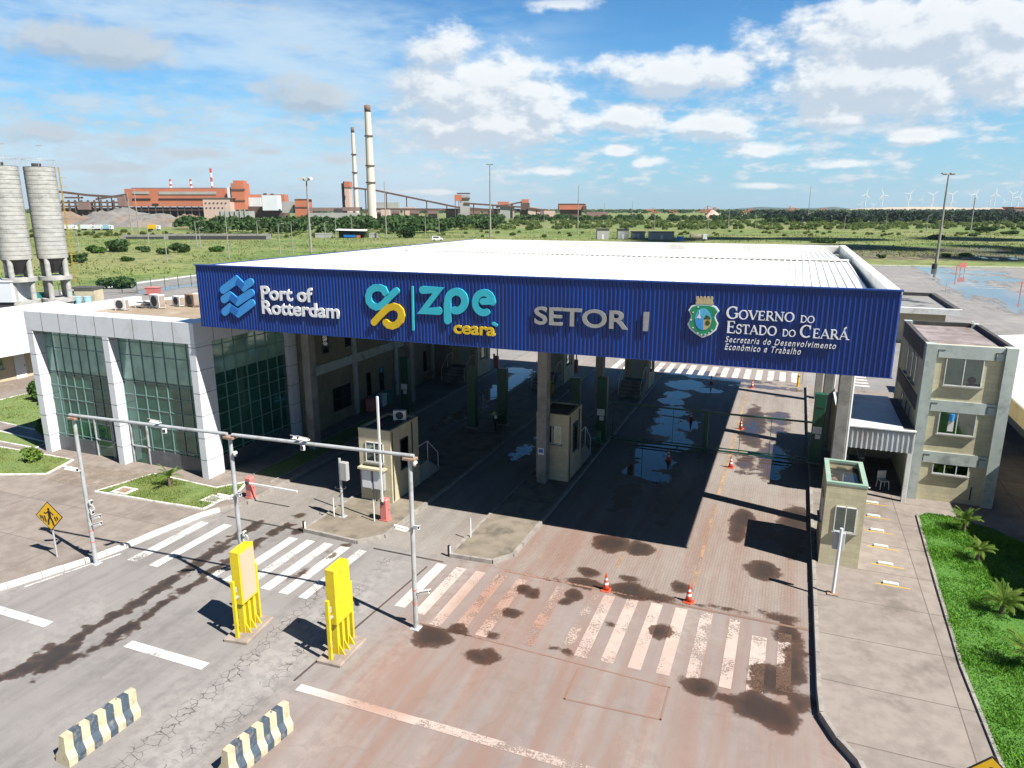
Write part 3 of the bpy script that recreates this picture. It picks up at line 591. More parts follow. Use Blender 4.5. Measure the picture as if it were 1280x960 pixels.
M['lawnbase'] = mk('lawn_soil', (.16,.215,.065), (.115,.175,.05), 3, rough=.95, grime=(.19,.21,.07), gscale=.8, bump=.3)
def lawn(name, poly, z, mat, edge=True):
    mb = MB(); mb.prism(poly, z, z+.03); o = struct(mb.build(name, mat))
    if edge: kerbline(name+'_edging', list(poly)+[poly[0]], .12, z-.02, z+.065, M['kerbwhite'], 1.5)
    return o
LAWNS = [[(-31.7,23.4),(-31.0,26.3),(-26.4,26.0),(-25.5,27.2),(-24.9,25.9),(-25.05,23.7)], [(-48,23.0),(-48,26.3),(-37.0,26.3),(-36.3,24.2),(-38.6,23.2)], [(-52,27.2),(-52,28.9),(-41.2,27.9),(-41.0,26.9)], [(-54,30.2),(-54,46),(-42,46),(-42,29.2)]]
for P in LAWNS: lawn('lawn', P, .125, M['lawnbase'])
b = MB(); b.prism([(-31.9,23.7),(-31.2,26.4),(-36.2,26.0),(-35.6,23.7)], .12, .136); struct(b.build('path', M['cobble']))
# garden bed lane-side strip beside the glass wall
b = MB(); b.prism([(-25.9,28.4),(-24.4,28.4),(-24.4,40),(-25.9,40)], .125, .15); struct(b.build('verge', M['lawnbase']))
kerbline('verge_edging', [(-25.95,28.2),(-25.95,40)], .1, .1, .18, M['kerb'], 1.5); kerbline('verge_edging', [(-24.35,27.6),(-24.35,40)], .1, .1, .18, M['kerb'], 1.5)

# gate islands
M['isl'] = mk('damp_island_concrete', (.235,.20,.155), (.175,.15,.115), 1.4, rough=.85, bump=.25, grime=(.10,.088,.072), gscale=.7)
for P in ([(-19.25,23.75),(-16.4,23.6),(-15.6,24.5),(-15.55,27.0),(-15.55,60),(-16.3,60.6),(-18.7,60.6),(-19.3,60)], [(-12.15,24.0),(-10.3,24.1),(-9.72,24.9),(-9.68,28),(-9.68,60),(-10.2,60.5),(-11.7,60.5),(-12.15,60)]):
    b = MB(); b.prism(P, -.02, .14); struct(b.build('lane_island', M['isl'])); kerbline('island_kerb', P+[P[0]], .16, -.01, .16, M['kerb'], 1.0)

# right pavement
RK = [(3.9,12.5),(3.2,15.8),(2.72,17.6),(2.25,18.3),(1.86,19.2),(1.82,20.2),(1.82,30),(1.9,60)]
M['walk'] = brickmat('worn_pavement_slab', (.285,.245,.215), (.235,.20,.175), (.115,.095,.08), 5.5, 2.6, .018, .85, 'XY', grime=(.165,.138,.118), bump=.1, offset=0, gscale=.55)
b = MB(); b.prism(RK + [(13.2,60),(13.2,12.5)], -.02, .2); struct(b.build('pavement', M['walk']))
kerbline('pavement_kerb', RK, .16, -.01, .225, M['kerb'], 1.0)
GR = [(6.35,35.1),(6.9,35.55),(7.8,35.4),(9.3,34.7),(10.4,33.0),(10.9,30),(10.9,13.5),(6.2,13.5),(6.05,19),(5.95,23),(6.1,28.3)]
M['turf'] = mk('turf_soil', (.075,.19,.025), (.055,.15,.02), 5, rough=.95, bump=.4)
b = MB(); b.prism(GR, .16, .235); struct(b.build('grass_bed', M['turf'])); kerbline('grass_bed_edging', [GR[i] for i in (7,8,9,10,0,1,2,3)], .12, .15, .27, M['kerb'], 1.2)

# painted markings, 4 mm sheets with worn paint
def paintmat(name, c, wear=.5, dirt=(.34,.20,.15)):
    m = bpy.data.materials.new(name); m.use_nodes = True; nt = m.node_tree; b = nt.nodes['Principled BSDF']; o = nt.nodes['Material Output']; b.inputs['Roughness'].default_value = .7
    tc = nn(nt, 'ShaderNodeTexCoord')
    def noise(sc, d=6, r=.65):
        n = nn(nt, 'ShaderNodeTexNoise'); nt.links.new(tc.outputs['Object'], n.inputs['Vector']); n.inputs['Scale'].default_value = sc; n.inputs['Detail'].default_value = d; n.inputs['Roughness'].default_value = r; return n.outputs['Fac']
    A = lambda k: nn(nt, 'ShaderNodeAttribute', attribute_name=k).outputs['Fac']
    col = mixc(nt, smooth(nt, noise(2.2), .4, .7), c, tuple(v*.82 for v in c)); col = mixc(nt, math_(nt, 'MULTIPLY', A('red'), .7, clamp=True), col, dirt)
    wn = math_(nt, 'MULTIPLY_ADD', math_(nt, 'SUBTRACT', noise(7, 4), .5), 1.1, A('wet')); wm = smooth(nt, wn, -.05, .28)
    dk = nn(nt, 'ShaderNodeMix', data_type='RGBA', blend_type='MULTIPLY'); nt.links.new(wm, dk.inputs[0]); nt.links.new(col, dk.inputs[6]); dk.inputs[7].default_value = (.22,.16,.12,1); nt.links.new(dk.outputs[2], b.inputs['Base Color'])
    t = nn(nt, 'ShaderNodeBsdfTransparent'); mx = nn(nt, 'ShaderNodeMixShader')
    big = noise(.9, 5); fine = noise(14, 5, .75)
    h = math_(nt, 'ADD', math_(nt, 'MULTIPLY', fine, .55), math_(nt, 'MULTIPLY', big, .45))
    nt.links.new(smooth(nt, math_(nt, 'ADD', h, math_(nt, 'MULTIPLY', A('fade'), .4)), 1.0-wear-.06, 1.0-wear+.06, 1, 0), mx.inputs[0])
    nt.links.new(t.outputs[0], mx.inputs[1]); nt.links.new(b.outputs[0], mx.inputs[2]); nt.links.new(mx.outputs[0], o.inputs['Surface']); return m
M['paint'] = paintmat('worn_white_paint', (.66,.64,.605), .41); M['paintyellow'] = paintmat('worn_yellow_paint', (.44,.29,.15), .47)
def paint(name, quads, mat, z=.009):
    V, Fd, Q = [], [], []
    for (P, fade) in quads:
        P = np.array(P, float); nu, nv = 6, 24; s0 = len(V)
        for j in range(nv+1):
            for i in range(nu+1):
                u, v = i/nu, j/nv; V.append((1-v)*((1-u)*P[0]+u*P[1]) + v*((1-u)*P[3]+u*P[2])); Fd.append(fade)
        for j in range(nv):
            for i in range(nu): a = s0 + j*(nu+1) + i; Q.append((a, a+1, a+nu+2, a+nu+1))
    V = np.c_[np.array(V), np.full(len(V), z)]; me = bpy.data.meshes.new(name); me.from_pydata(V.tolist(), [], Q); me.materials.append(mat)
    A = ground_attr(V); A['fade'] = np.array(Fd)
    for k in ('wet', 'red', 'fade'): me.attributes.new(k, 'FLOAT', 'POINT').data.foreach_set('value', np.asarray(A[k], np.float32))
    me.update(); o = bpy.data.objects.new(name, me); COL.objects.link(o); return struct(o)
q = lambda x0, x1, y0, y1, f=0.0, s=0.0: ([(x0,y0),(x1,y0),(x1+s,y1),(x0+s,y1)], f)
paint('crosswalk_marking', [q(-24.35,-23.85,18.9,22.9,.12), q(-23.15,-22.7,18.9,23.05), q(-19.5,-19.05,19.05,23.05,.03), q(-18.62,-18.2,19.1,23.1,.06), q(-17.75,-17.3,19.1,23.15,.04), q(-16.9,-16.46,19.1,23.15,0), q(-16.0,-15.62,19.1,23.15,.14), q(-20.3,-19.95,18.95,20.2,.2)], M['paint'])
paint('crosswalk_marking', [q(-12.38,-11.95,19.9,23.3), q(-11.52,-11.08,19.75,23.3,.02), q(-10.66,-10.24,19.3,23.3,.05), q(-9.78,-9.36,19.3,23.35,.08), q(-8.92,-8.5,19.3,23.35,.14), q(-7.3,-6.9,19.35,23.35,.22), q(-6.0,-5.65,19.9,23.4,.30), q(-5.48,-5.06,19.42,23.4,.08), q(-4.62,-4.2,19.45,23.45,.02), q(-3.74,-3.32,19.45,23.5,0), q(-2.86,-2.44,19.5,23.5,.0), q(-1.97,-1.56,19.6,23.55,.16), q(-.98,-.62,19.55,23.5,.12), q(-.2,.28,19.7,22.7,.12), q(.62,1.05,20.0,23.2,.10)], M['paint'])
paint('stop_line_marking', [q(-29.0,-22.9,14.3,14.66,.05), q(-19.4,-16.1,14.48,14.84,.06), q(-12.75,-8.7,14.76,15.06,.0), q(-8.7,-2.9,14.78,15.08,.17)], M['paint'])
paint('edge_line_marking', [([(-26.2,15.9),(-26.1,15.9),(-25.0,19.2),(-25.1,19.2)],.12)], M['paint'])
paint('lane_line_marking', [q(-2.55,-2.41,25,58,.02)] + [q(-5.6,-5.47,y,y+1.3,.1) for y in (25.6,28.6,31.4,34.4,40.4)], M['paintyellow'], .012)
paint('far_crosswalk_marking', [q(-14.5+.95*k,-14.0+.95*k,61.4+.0*k,65.3,.04) for k in range(17)], M['paint'], .012)
M['tar'] = paintmat('tar_seam', (.05,.042,.038), .38)
paint('seam_marking', [q(-5.17,-5.11,17.31,18.89), q(-2.38,-2.32,17.45,18.98), ([(-5.16,17.29),(-2.33,17.46),(-2.33,17.52),(-5.16,17.35)],.05), ([(-11,19.22),(-2.33,18.95),(-2.33,19.0),(-11,19.28)],.03), q(-9.6,1.75,23.66,23.78,.0), q(-15.5,-12.2,23.42,23.52,.05), q(-23.6,-19.3,23.7,23.8,.08), ([(-13.1,15.1),(-13.02,15.1),(-12.6,22.9),(-12.68,22.9)],.12)], M['tar'])
paint('kerb_line_marking', [([(-9.66,22.9),(-9.6,22.9),(-9.6,23.5),(-9.66,23.5)],.3)], M['paint'])
paint('yard_stripe_marking', [q(4.6,6.6,62+1.1*k,62.55+1.1*k,.0) for k in range(9)] + [q(31,36,150+4*k,150.5+4*k,.1) for k in range(3)], M['paint'], .012)
# ------------------------------------------------------------------ the canopy over the lanes
X0, X1, YF, ZB, ZT = -26.75, 3.42, 26.5, 8.40, 11.33
can = thing('gate_canopy', 'huge flat canopy with blue ribbed front fascia and white sheet roof over the lanes', 'canopy', (0,0,0))
def ribbed(x0, x1, pitch, d, y, z0, z1, back=.02, top=.55):
    """vertical trapezoid ribs along X; y is the front of the ribs"""
    n = int(round((x1-x0)/pitch)); p = (x1-x0)/n; P = []
    for i in range(n):
        a = x0 + i*p; P += [(a, y+d), (a+p*.55, y+d), (a+p*.65, y), (a+p*.9, y)]
    P.append((x1, y+d)); V = [(x, yy, z0) for x, yy in P] + [(x, yy, z1) for x, yy in P]; k = len(P)
    return V, [(i, i+1, k+i+1, k+i) for i in range(k-1)]
b = MB(); V, Fs = ribbed(X0, X1, .165, .035, YF, ZB, ZT); b.add(V, Fs); b.box(X0, X1, YF+.05, YF+.2, ZB, ZT)
V, Fs = ribbed(0, 31.9, .165, .035, 0, ZB, ZT-.14); 
V = [(X1+.035-yy, YF+.04+x, z) for x, yy, z in V]; b.add(V, [f[::-1] for f in Fs] if False else Fs); b.box(X1-.2, X1-.02, YF+.2, 58.6, ZB, ZT-.14)
b.box(X0+.0, X0+.15, YF+.2, 58.6, ZB, ZT-.02)
fascia = b.build('fascia', M['blue'], can)
b = MB(); b.bar((X0-.03,YF+.06,ZT+.02),(X1+.05,YF+.06,ZT+.02),.22,.05); b.bar((X0-.02,YF+.06,ZB-.01),(X1+.05,YF+.06,ZB-.01),.12,.03); b.build('flashing', M['blue'], can)
# white roof in two pitches with a ridge and a side gutter
def sheet(mb, x0, x1, ya, za, yb_, zb, pitch=.33, d=.045):
    n = int((x1-x0)/pitch); p = (x1-x0)/n; P = []
    for i in range(n):
        a = x0+i*p; P += [(a,0),(a+p*.6,0),(a+p*.7,d),(a+p*.9,d)]
    P.append((x1,0)); k = len(P); V = [(x,ya,za+h) for x,h in P] + [(x,yb_,zb+h) for x,h in P]
    mb.add(V, [(i,i+1,k+i+1,k+i) for i in range(k-1)])
RX = 2.9
b = MB(); sheet(b, X0+.2, RX, YF+.55, 10.74, 44.6, 11.05); b.build('roof', M['roofwhite'], can)
b = MB(); sheet(b, X0+.2, RX-.35, 44.9, 11.10, 58.3, 10.75); b.build('roof', M['roofwhite'], can)
b = MB(); b.box(X0+1.6, RX, 44.35, 44.95, 11.10, 11.17); b.build('ridge_cap', M['roofwhite'], can)
b = MB(); b.box(X0+.16, X0+.9, YF+.25, 58.45, 10.5, 11.28); b.box(RX+.2, X1+.06, YF+.22, 58.9, ZT-.135, 11.31); b.box(RX+.2, X1-.22, YF+.22, 58.4, 10.4, ZT-.137); b.box(X0, X1, 58.5, 58.9, 11.0, 11.30); b.box(X0+.9, RX+.25, 58.3, 58.5, 10.7, 11.2); b.build('parapet', M['roofwhite'], can)
b = MB(); b.box(RX-.5, RX+.42, YF+.22, 58.3, 10.35, 10.42); b.box(X0+1.4, RX+.42, YF+.22, YF+.8, 10.35, 10.42); b.build('gutter', M['concrete'], can)
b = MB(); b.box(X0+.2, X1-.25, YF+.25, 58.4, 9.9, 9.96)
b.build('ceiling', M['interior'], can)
b = MB()
for y in (33, 38.7, 44.5, 50.2, 56): b.box(X0+.2, X1-.25, y-.15, y+.15, 8.75, 9.9)
b.build('roof_beam', M['joint'], can)
for x in (-25.5, -11.2, 2.55):
    for y in (33, 44.5, 56):
        b = MB(); b.bbox(x-.25, x+.25, y-.3, y+.3, .0, 9.0, .02); b.build('column', M['concrete'], can)
for y in (33, 44.5):
    b = MB(); b.cyl((2.86,y-.1,.2),(2.86,y-.1,8.9),.055,.055,10); b.build('downpipe', M['white_plastic'], can)

# ---- lettering on the fascia, each sign a thing standing 8 cm off the ribs
YS = YF - .075
def XZ(px, py): p = ony(px, py, YS); return (p[0], p[2])
s = thing('wave_sign', 'white sans lettering with three stacked blue waves at left end of blue fascia', 'sign', (0,0,0), 0, 'signs on the blue fascia')
b = MB(); z4 = lambda x, y: XZ(240+x/3.2, 310+y/3.2)
for k, L in enumerate(([(123,168),(176,127),(206,155),(232,135)], [(126,206),(150,190),(180,216),(234,180)], [(129,256),(151,238),(183,262),(237,221)])):
    L = [(123+k*3,168+k*44),(150+k*3,148+k*44),(176+k*3,128+k*44),(206+k*2,157+k*43),(232+k*2,137+k*43)] if k == 0 else L
    stroke(b, [z4(*p) for p in L], .37, YS+.005*k, YS+.08+.004*k, 'round')
b.build('wave_emblem', M['logoblue'], s)
b = MB()
for k, L in enumerate(([(178,130),(204,155)], [(152,192),(178,214)], [(154,240),(180,260)])): stroke(b, [z4(*p) for p in L], .355, YS-.006, YS+.06+.002*k, 'flat')
b.build('wave_shade', M['logoblue2'], s)
def fit(px0, pyA, px1, pyB, pyA1=None, pyB1=None):
    a = XZ(px0, pyA); c = XZ(px1, pyB); return a, c
text_mesh('Port of', -22.86, -19.99, 9.86, 10.52, YS-.005, M['letterwhite'], 'lettering', s, .026, 0, .06)
text_mesh('Rotterdam', -22.88, -18.62, 9.20, 9.84, YS-.005, M['letterwhite'], 'lettering', s, .026, 0, .06)
# the zone's sign: two interlocked loops, a bar and rounded letters
s = thing('loop_sign', 'turquoise and mustard interlocked loops beside rounded turquoise letters on fascia', 'sign', (0,0,0), 0, 'signs on the blue fascia')
zc = lambda x, y: XZ(240+x/3.2, 310+y/3.2)
b = MB()
stroke(b, [zc(*p) for p in [(772,180),(765,166),(748,159),(728,160),(711,172),(704,194),(707,215),(718,229),(735,237),(752,233),(768,220),(790,195),(815,172)]], .30, YS, YS+.10)
b.build('upper_loop', M['cyan'], s)
b = MB()
stroke(b, [zc(*p) for p in [(728,297),(748,275),(770,252),(788,238),(806,234),(822,239),(834,252),(838,270),(833,291),(820,305),(802,312),(785,308),(775,298)]], .30, YS-.03, YS+.08)
b.build('lower_loop', M['mustard'], s)
b = MB(); stroke(b, [zc(881,153), zc(884,330)], .085, YS, YS+.07, 'flat'); b.build('divider_bar', M['cyan'], s)
b = MB()
stroke(b, [zc(*p) for p in [(922,168),(985,170),(922,252),(987,252)]], .33, YS, YS+.10)
stroke(b, [zc(*p) for p in [(1022,290),(1021,225)]], .33, YS-.004, YS+.094)
stroke(b, [zc(1056+34*math.cos(rad(a)), 213-38*math.sin(rad(a))) for a in np.linspace(182,-105,26)], .31, YS+.006, YS+.10)
stroke(b, [zc(*p) for p in [(1162,214),(1198,213)]], .27, YS-.004, YS+.09)
stroke(b, [zc(1166+34*math.cos(rad(a)), 219-40*math.sin(rad(a))) for a in np.linspace(2,290,26)], .29, YS+.012, YS+.10)
b.build('lettering', M['cyan'], s)
text_mesh('ceara', -12.98, -11.10, 8.90, 9.27, YS-.01, M['mustard'], 'small_lettering', s, .028, 0, .07)
b = MB(); stroke(b, [zc(1204,302), zc(1217,309)], .12, YS, YS+.06); b.build('accent_mark', M['cyan'], s)
s = thing('sector_sign', 'brushed grey metal capital letters spelling a sector number on blue fascia', 'sign', (0,0,0), 0, 'signs on the blue fascia')
text_mesh('SETOR', -9.40, -5.62, 9.50, 10.22, YS-.01, M['lettersteel'], 'lettering', s, .022, 0, .07)
text_mesh('I', -5.06, -4.86, 9.50, 10.22, YS-.01, M['lettersteel'], 'numeral', s, .0, 0, .07)
# government sign: shield with mural crown, small capitals with serifs, italics
s = thing('government_sign', 'shield crest with pale serif capitals and small italics at right of fascia', 'sign', (0,0,0), 0, 'signs on the blue fascia')
zg = lambda x, y: XZ(850+x/5.333, 360+y/5.333)
sh = [(75,118),(110,108),(155,108),(205,112),(240,124),(262,155),(246,172),(236,195),(244,220),(256,240),(242,280),(205,310),(150,333),(95,300),(62,270),(50,240),(62,220),(72,196),(70,172),(56,148)]
cx = sum(p[0] for p in sh)/len(sh); cy = sum(p[1] for p in sh)/len(sh)
b = MB(); poly_plate(b, [zg(*p) for p in sh], YS, YS+.07); cr = b.build('crest', M['letterwhite'], s)
b = MB(); poly_plate(b, [zg(cx+(x-cx)*.91, cy+(y-cy)*.91) for x, y in sh], YS-.012, YS+.04); b.build('shield_field', M['crestgreen'], cr)
ell = lambda a0, a1, k=1.0, n=24: [zg(155+55*k*math.cos(rad(a)), 208-72*k*math.sin(rad(a))) for a in np.linspace(a0, a1, n)]
b = MB(); poly_plate(b, ell(0,180), YS-.022, YS+.02); b.build('crest_sky', M['crestsky'], cr)
b = MB(); poly_plate(b, ell(180,270)+[zg(155,208)], YS-.023, YS+.02); b.build('crest_sea', M['logoblue'], cr)
b = MB(); poly_plate(b, ell(270,360)+[zg(155,208)], YS-.024, YS+.02); b.build('crest_land', M['crestgold'], cr)
b = MB(); poly_plate(b, [zg(112,200),(zg(128,168)),zg(140,200)], YS-.03, YS+.01); poly_plate(b, [zg(128,150),zg(132,150),zg(132,205),zg(128,205)], YS-.033, YS+.01)
for a in range(9):
    t = rad(115 + a*32 if a < 5 else 262 + (a-5)*18); p = (155+84*math.cos(t)*.95, 214-100*math.sin(t)*.97); poly_plate(b, [zg(p[0]+5*math.cos(u), p[1]+5*math.sin(u)) for u in np.linspace(0, 6.28, 7)[:-1]], YS-.025, YS)
b.build('crest_stars', M['letterwhite'], cr)
b = MB(); poly_plate(b, [zg(184+16*math.cos(u), 232+18*math.sin(u)) for u in np.linspace(0, 6.28, 13)[:-1]], YS-.03, YS); poly_plate(b, [zg(160,207),zg(205,207),zg(196,190),(zg(176,178)),zg(168,190)], YS-.031, YS); b.build('crest_tree', M['leafdark'], cr)
b = MB(); poly_plate(b, [zg(*p) for p in [(106,108),(104,92),(112,90),(106,66),(222,66),(216,92),(222,94),(220,112),(160,106)]], YS-.01, YS+.06)
for k in range(5): poly_plate(b, [zg(108+24*k,70),zg(110+24*k,57),(zg(124+24*k,57)),zg(122+24*k,70)], YS-.014, YS+.05)
b.build('mural_crown', M['crestgold'], cr)
# serif capitals drawn stroke by stroke: thick and thin, on a unit em
def serif(mb, ch, x, z, h, y0):
    T, t, sr = .15*h, .075*h, .06*h; y1 = y0 + .05; k = [0]
    def S(P, w): k[0] += 1; stroke(mb, [(x+a*h, z+c*h) for a, c in P], w, y0 + .002*k[0], y1 + .0005*k[0], 'flat')
    def sf(a, c, w=.34): S([(a-w/2, c), (a+w/2, c)], sr)
    e = .03
    if ch in 'OGCQ':
        a0, a1 = {'O': (0, 360), 'G': (48, 318), 'C': (48, 312)}[ch]; w_ = .42
        A = np.linspace(a0, a1, 30); pts = [(.42+.35*math.cos(rad(a)), .5+.47*math.sin(rad(a))) for a in A]
        S(pts, np.array([t + (T-t)*abs(math.cos(rad(a)))**1.2 for a in A]))
        if ch == 'G': S([(.70,.12),(.70,.44)], T); sf(.68,.45,.3); S([(.66,.68),(.66,.95)], t)
        if ch == 'C': S([(.66,.68),(.66,.95)], t)
        return .86 if ch == 'O' else .80
    if ch == 'V': S([(.07,.97),(.40,.02)], T); S([(.72,.97),(.40,.02)], t); sf(.07,.97); sf(.72,.97,.28); return .76
    if ch == 'A' or ch == 'Á':
        S([(.08,.02),(.40,.98)], t); S([(.38,.98),(.74,.02)], T); S([(.2,.34),(.6,.34)], t); sf(.08,e,.26); sf(.74,e)
        if ch == 'Á': S([(.38,1.08),(.55,1.32)], T)
        return .80
    if ch == 'E': S([(.16,0),(.16,1)], T); S([(.05,.97),(.55,.97)], sr); S([(.16,.52),(.46,.52)], sr); S([(.05,e),(.60,e)], sr); S([(.54,.97),(.56,.80)], sr); S([(.58,e),(.62,.24)], sr); S([(.46,.42),(.46,.62)], sr); return .66
    if ch == 'R':
        S([(.16,0),(.16,1)], T); S([(.05,.97),(.30,.97)]+arc(.34,.74,.20,.235,88,-88,12)+[(.16,.5)], t*1.25); S([(.34,.5),(.72,.02)], T); sf(.16,e); sf(.72,e,.2); return .74
    if ch == 'N': S([(.12,0),(.12,.97)], t); S([(.06,.97),(.70,.03)], T); S([(.68,0),(.68,1)], t); sf(.12,e,.28); sf(.68,.97,.28); sf(.05,.97,.16); return .82
    if ch == 'D':
        A = np.linspace(90, -90, 16); S([(.16,0),(.16,1)], T); S([(.05,.97),(.30,.97)]+[(.34+.36*math.cos(rad(a)), .5+.47*math.sin(rad(a))) for a in A]+[(.05,e)], t*1.35); return .78
    if ch == 'S':
        S([(.46,.72),(.46,.92)], t); S([(.47,.88)]+arc(.28,.74,.19,.23,60,250,12)+arc(.27,.27,.21,.25,70,-120,14)+[(.06,.14)], t*1.5); S([(.06,.08),(.06,.30)], t); return .56
    if ch == 'T': S([(.32,0),(.32,.97)], T); S([(.02,.97),(.62,.97)], sr); S([(.03,.98),(.02,.76)], sr); S([(.61,.98),(.62,.76)], sr); sf(.32,e); return .64
    return .3
def serif_line(parts, x0, x1, z, y0, name, parent):
    """parts: list of (text, height); the line is stretched to x0..x1"""
    mb = MB(); x = 0.0
    for txt, h in parts:
        for ch in txt:
            x += (.42*h if ch == ' ' else serif(mb, ch, x, 0, h, y0)*h) + .03*h
    M4 = Matrix.Translation((x0,0,z)) @ Matrix.Diagonal(((x1-x0)/x,1,1,1)); mb.xf(M4); return mb.build(name, M['letterwhite'], parent)
serif_line([('G',.44),('OVERNO ',.33),('DO',.24)], -2.08, .87, 10.14, YS-.02, 'capitals', s)
serif_line([('E',.44),('STADO ',.33),('DO ',.24),('C',.44),('EARÁ',.33)], -2.05, 1.98, 9.62, YS-.02, 'capitals', s)
text_mesh('Secretaria do Desenvolvimento', -2.05, 1.62, 9.28, 9.50, YS-.01, M['letterwhite'], 'italics', s, .002, .28, .05, 1.25)
text_mesh('Econômico e Trabalho', -2.05, .52, 9.0, 9.23, YS-.01, M['letterwhite'], 'italics', s, .002, .28, .05, 1.25)

# ------------------------------------------------------------------ glazed office at the left
off = thing('glass_office', 'glass fronted office with white panelled frame and pillars left of the canopy', 'office building')
AX0, AX1, AY0 = -39.95, -27.65, 26.85
def panels(mb, jb, x0, x1, y0, y1, z0, z1, hz, axis='z'):
    mb.bbox(x0, x1, y0, y1, z0, z1, .015)
    for z in hz: jb.box(x0-.004, x1+.004, y0-.004, y1+.004, z-.011, z+.011)
PZ = [1.15, 2.35, 3.55, 4.75, 5.95, 7.15]
jb = MB(); pb = MB()
for (x0, x1, d) in ((AX0, AX0+.5, .62), (-34.1, -33.65, .62), (-28.1, AX1, 1.15)):
    mb = MB(); panels(mb, jb, x0, x1, AY0, AY0+d, .1, 7.33, PZ); mb.build('pillar', M['acm'], off)
mb = MB(); panels(mb, jb, -28.55, -27.66, 33.9, 34.7, .1, 7.33, PZ); mb.build('pillar', M['acm'], off)
mb = MB(); mb.box(AX0, AX1, AY0-.003, AY0+1.25, 7.335, 8.4); mb.box(AX1-1.1, AX1+.003, AY0+1.25, 34.7, 7.335, 8.4); mb.box(AX0-.003, AX0+.55, AY0+1.25, 34.3, 7.335, 8.4); mb.build('beam', M['acm'], off)
for i in range(1, 9): x = AX0 + i*(AX1-AX0)/9; jb.box(x-.011, x+.011, AY0-.008, AY0+.02, 7.33, 8.41)
for i in range(1, 6): y = AY0 + 1.3*i; jb.box(AX1-.02, AX1+.008, y-.011, y+.011, 7.33, 8.41); jb.box(AX0-.008, AX0+.02, y-.011, y+.011, 7.33, 8.41)
jb.build('panel_joint', M['joint'], off)
mb = MB(); mb.box(AX0+.25, AX1-.3, AY0+.5, 57.5, 7.78, 7.92); mb.build('roof', M['roofbrown'], off)
mb = MB(); mb.box(AX0-.0, AX0+.35, 34.32, 57.5, 7.3, 8.02); mb.build('roof_edge', M['white'], off)
# curtain walls: front bays and the lane side
def curtain(parent, xa, xb, y, z0, z1, nx, rows, split, side=False):
    def P(u, w, z): return (u, y+w, z) if not side else (y-w, u, z)
    def bx(mb, u0, u1, w0, w1, za, zb):
        a = P(u0, w0, za); c = P(u1, w1, zb); mb.box(min(a[0],c[0]), max(a[0],c[0]), min(a[1],c[1]), max(a[1],c[1]), za, zb)
    g = MB(); bx(g, xa, xb, .0, .012, z0, split); g.build('curtain_glass', M['greenglass'], parent)
    g = MB(); bx(g, xa, xb, .0, .012, split, z1); g.build('spandrel_glass', M['spandrel'], parent)
    m = MB()
    for i in range(nx+1): u = xa + (xb-xa)*i/nx; bx(m, u-.021, u+.021, -.045, .09, z0, z1)
    for z in rows: bx(m, xa, xb, -.035, .08, z-.019, z+.019)
    m.build('mullion', M['mull'], parent)
M['mull'] = mk('blue_grey_mullion', (.17,.29,.28), (.145,.25,.245), 3, rough=.4)
rows = [1.15, 2.35, 3.3, 4.1, 4.85, 6.3, 7.03]
curtain(off, AX0+.45, -34.1, AY0+.6, .98, 7.33, 8, rows, 4.95); curtain(off, -33.65, -28.1, AY0+.6, .98, 7.33, 7, rows, 4.95); curtain(off, AY0+1.25, 33.95, AX1-.25, .98, 7.33, 7, rows, 5.5, True)
for B in ((AX0+.5, -36.4, AY0+.55, AY0+.7), (-32.25, -28.1, AY0+.55, AY0+.7), (AX1-.4, AX1-.24, AY0+1.25, 33.9)): mb = MB(); mb.box(*B, .1, .98); mb.build('granite_plinth', M['granite'], off)
for (x0, x1) in ((-36.35,-35.0), (-34.95,-34.2), (-33.55,-32.3)):
    d = MB()
    for u in (x0, x1-.06): d.box(u, u+.06, AY0+.5, AY0+.66, .13, 2.5)
    d.box(x0, x1, AY0+.5, AY0+.66, 2.44, 2.5); d.box(x0, x1, AY0+.5, AY0+.66, 1.1, 1.16); dr = d.build('door_frame', M['steel'], off)
    g = MB(); g.box(x0+.06, x1-.06, AY0+.575, AY0+.59, .13, 2.44); g.build('door_glass', M['greenglass'], dr)
# what stands behind the glass: floors, rear wall, curtains
mb = MB(); mb.box(AX0+.6, AX1-.6, AY0+6.5, AY0+6.6, .1, 7.7); mb.box(AX0+.6, AX1-.9, AY0+1.3, AY0+6.5, 3.95, 4.2); mb.box(AX0+.25, AX0+.35, AY0+1.2, AY0+6.5, .1, 7.6); mb.box(AX0+.4, AX1-.5, AY0+1.2, AY0+6.5, .1, .14); mb.build('room_shell', M['interior'], off)
mb = MB()
for i in range(26):
    u = AX0 + .8 + i*.21
    if i % 7 != 6: mb.bar((u, AY0+1.5, .95), (u+random.uniform(-.08,.08), AY0+1.5, 2.4+random.uniform(-.3,.7)), .07, .03)
mb.build('indoor_plants', M['leafmid'], off)
mb = MB(); mb.box(AX0+.42, AX0+1.05, AY0+1.25, AY0+1.3, .98, 7.0); mb.box(-33.5, -32.95, AY0+1.25, AY0+1.3, .98, 7.0); mb.build('curtain', M['blinds'], off)
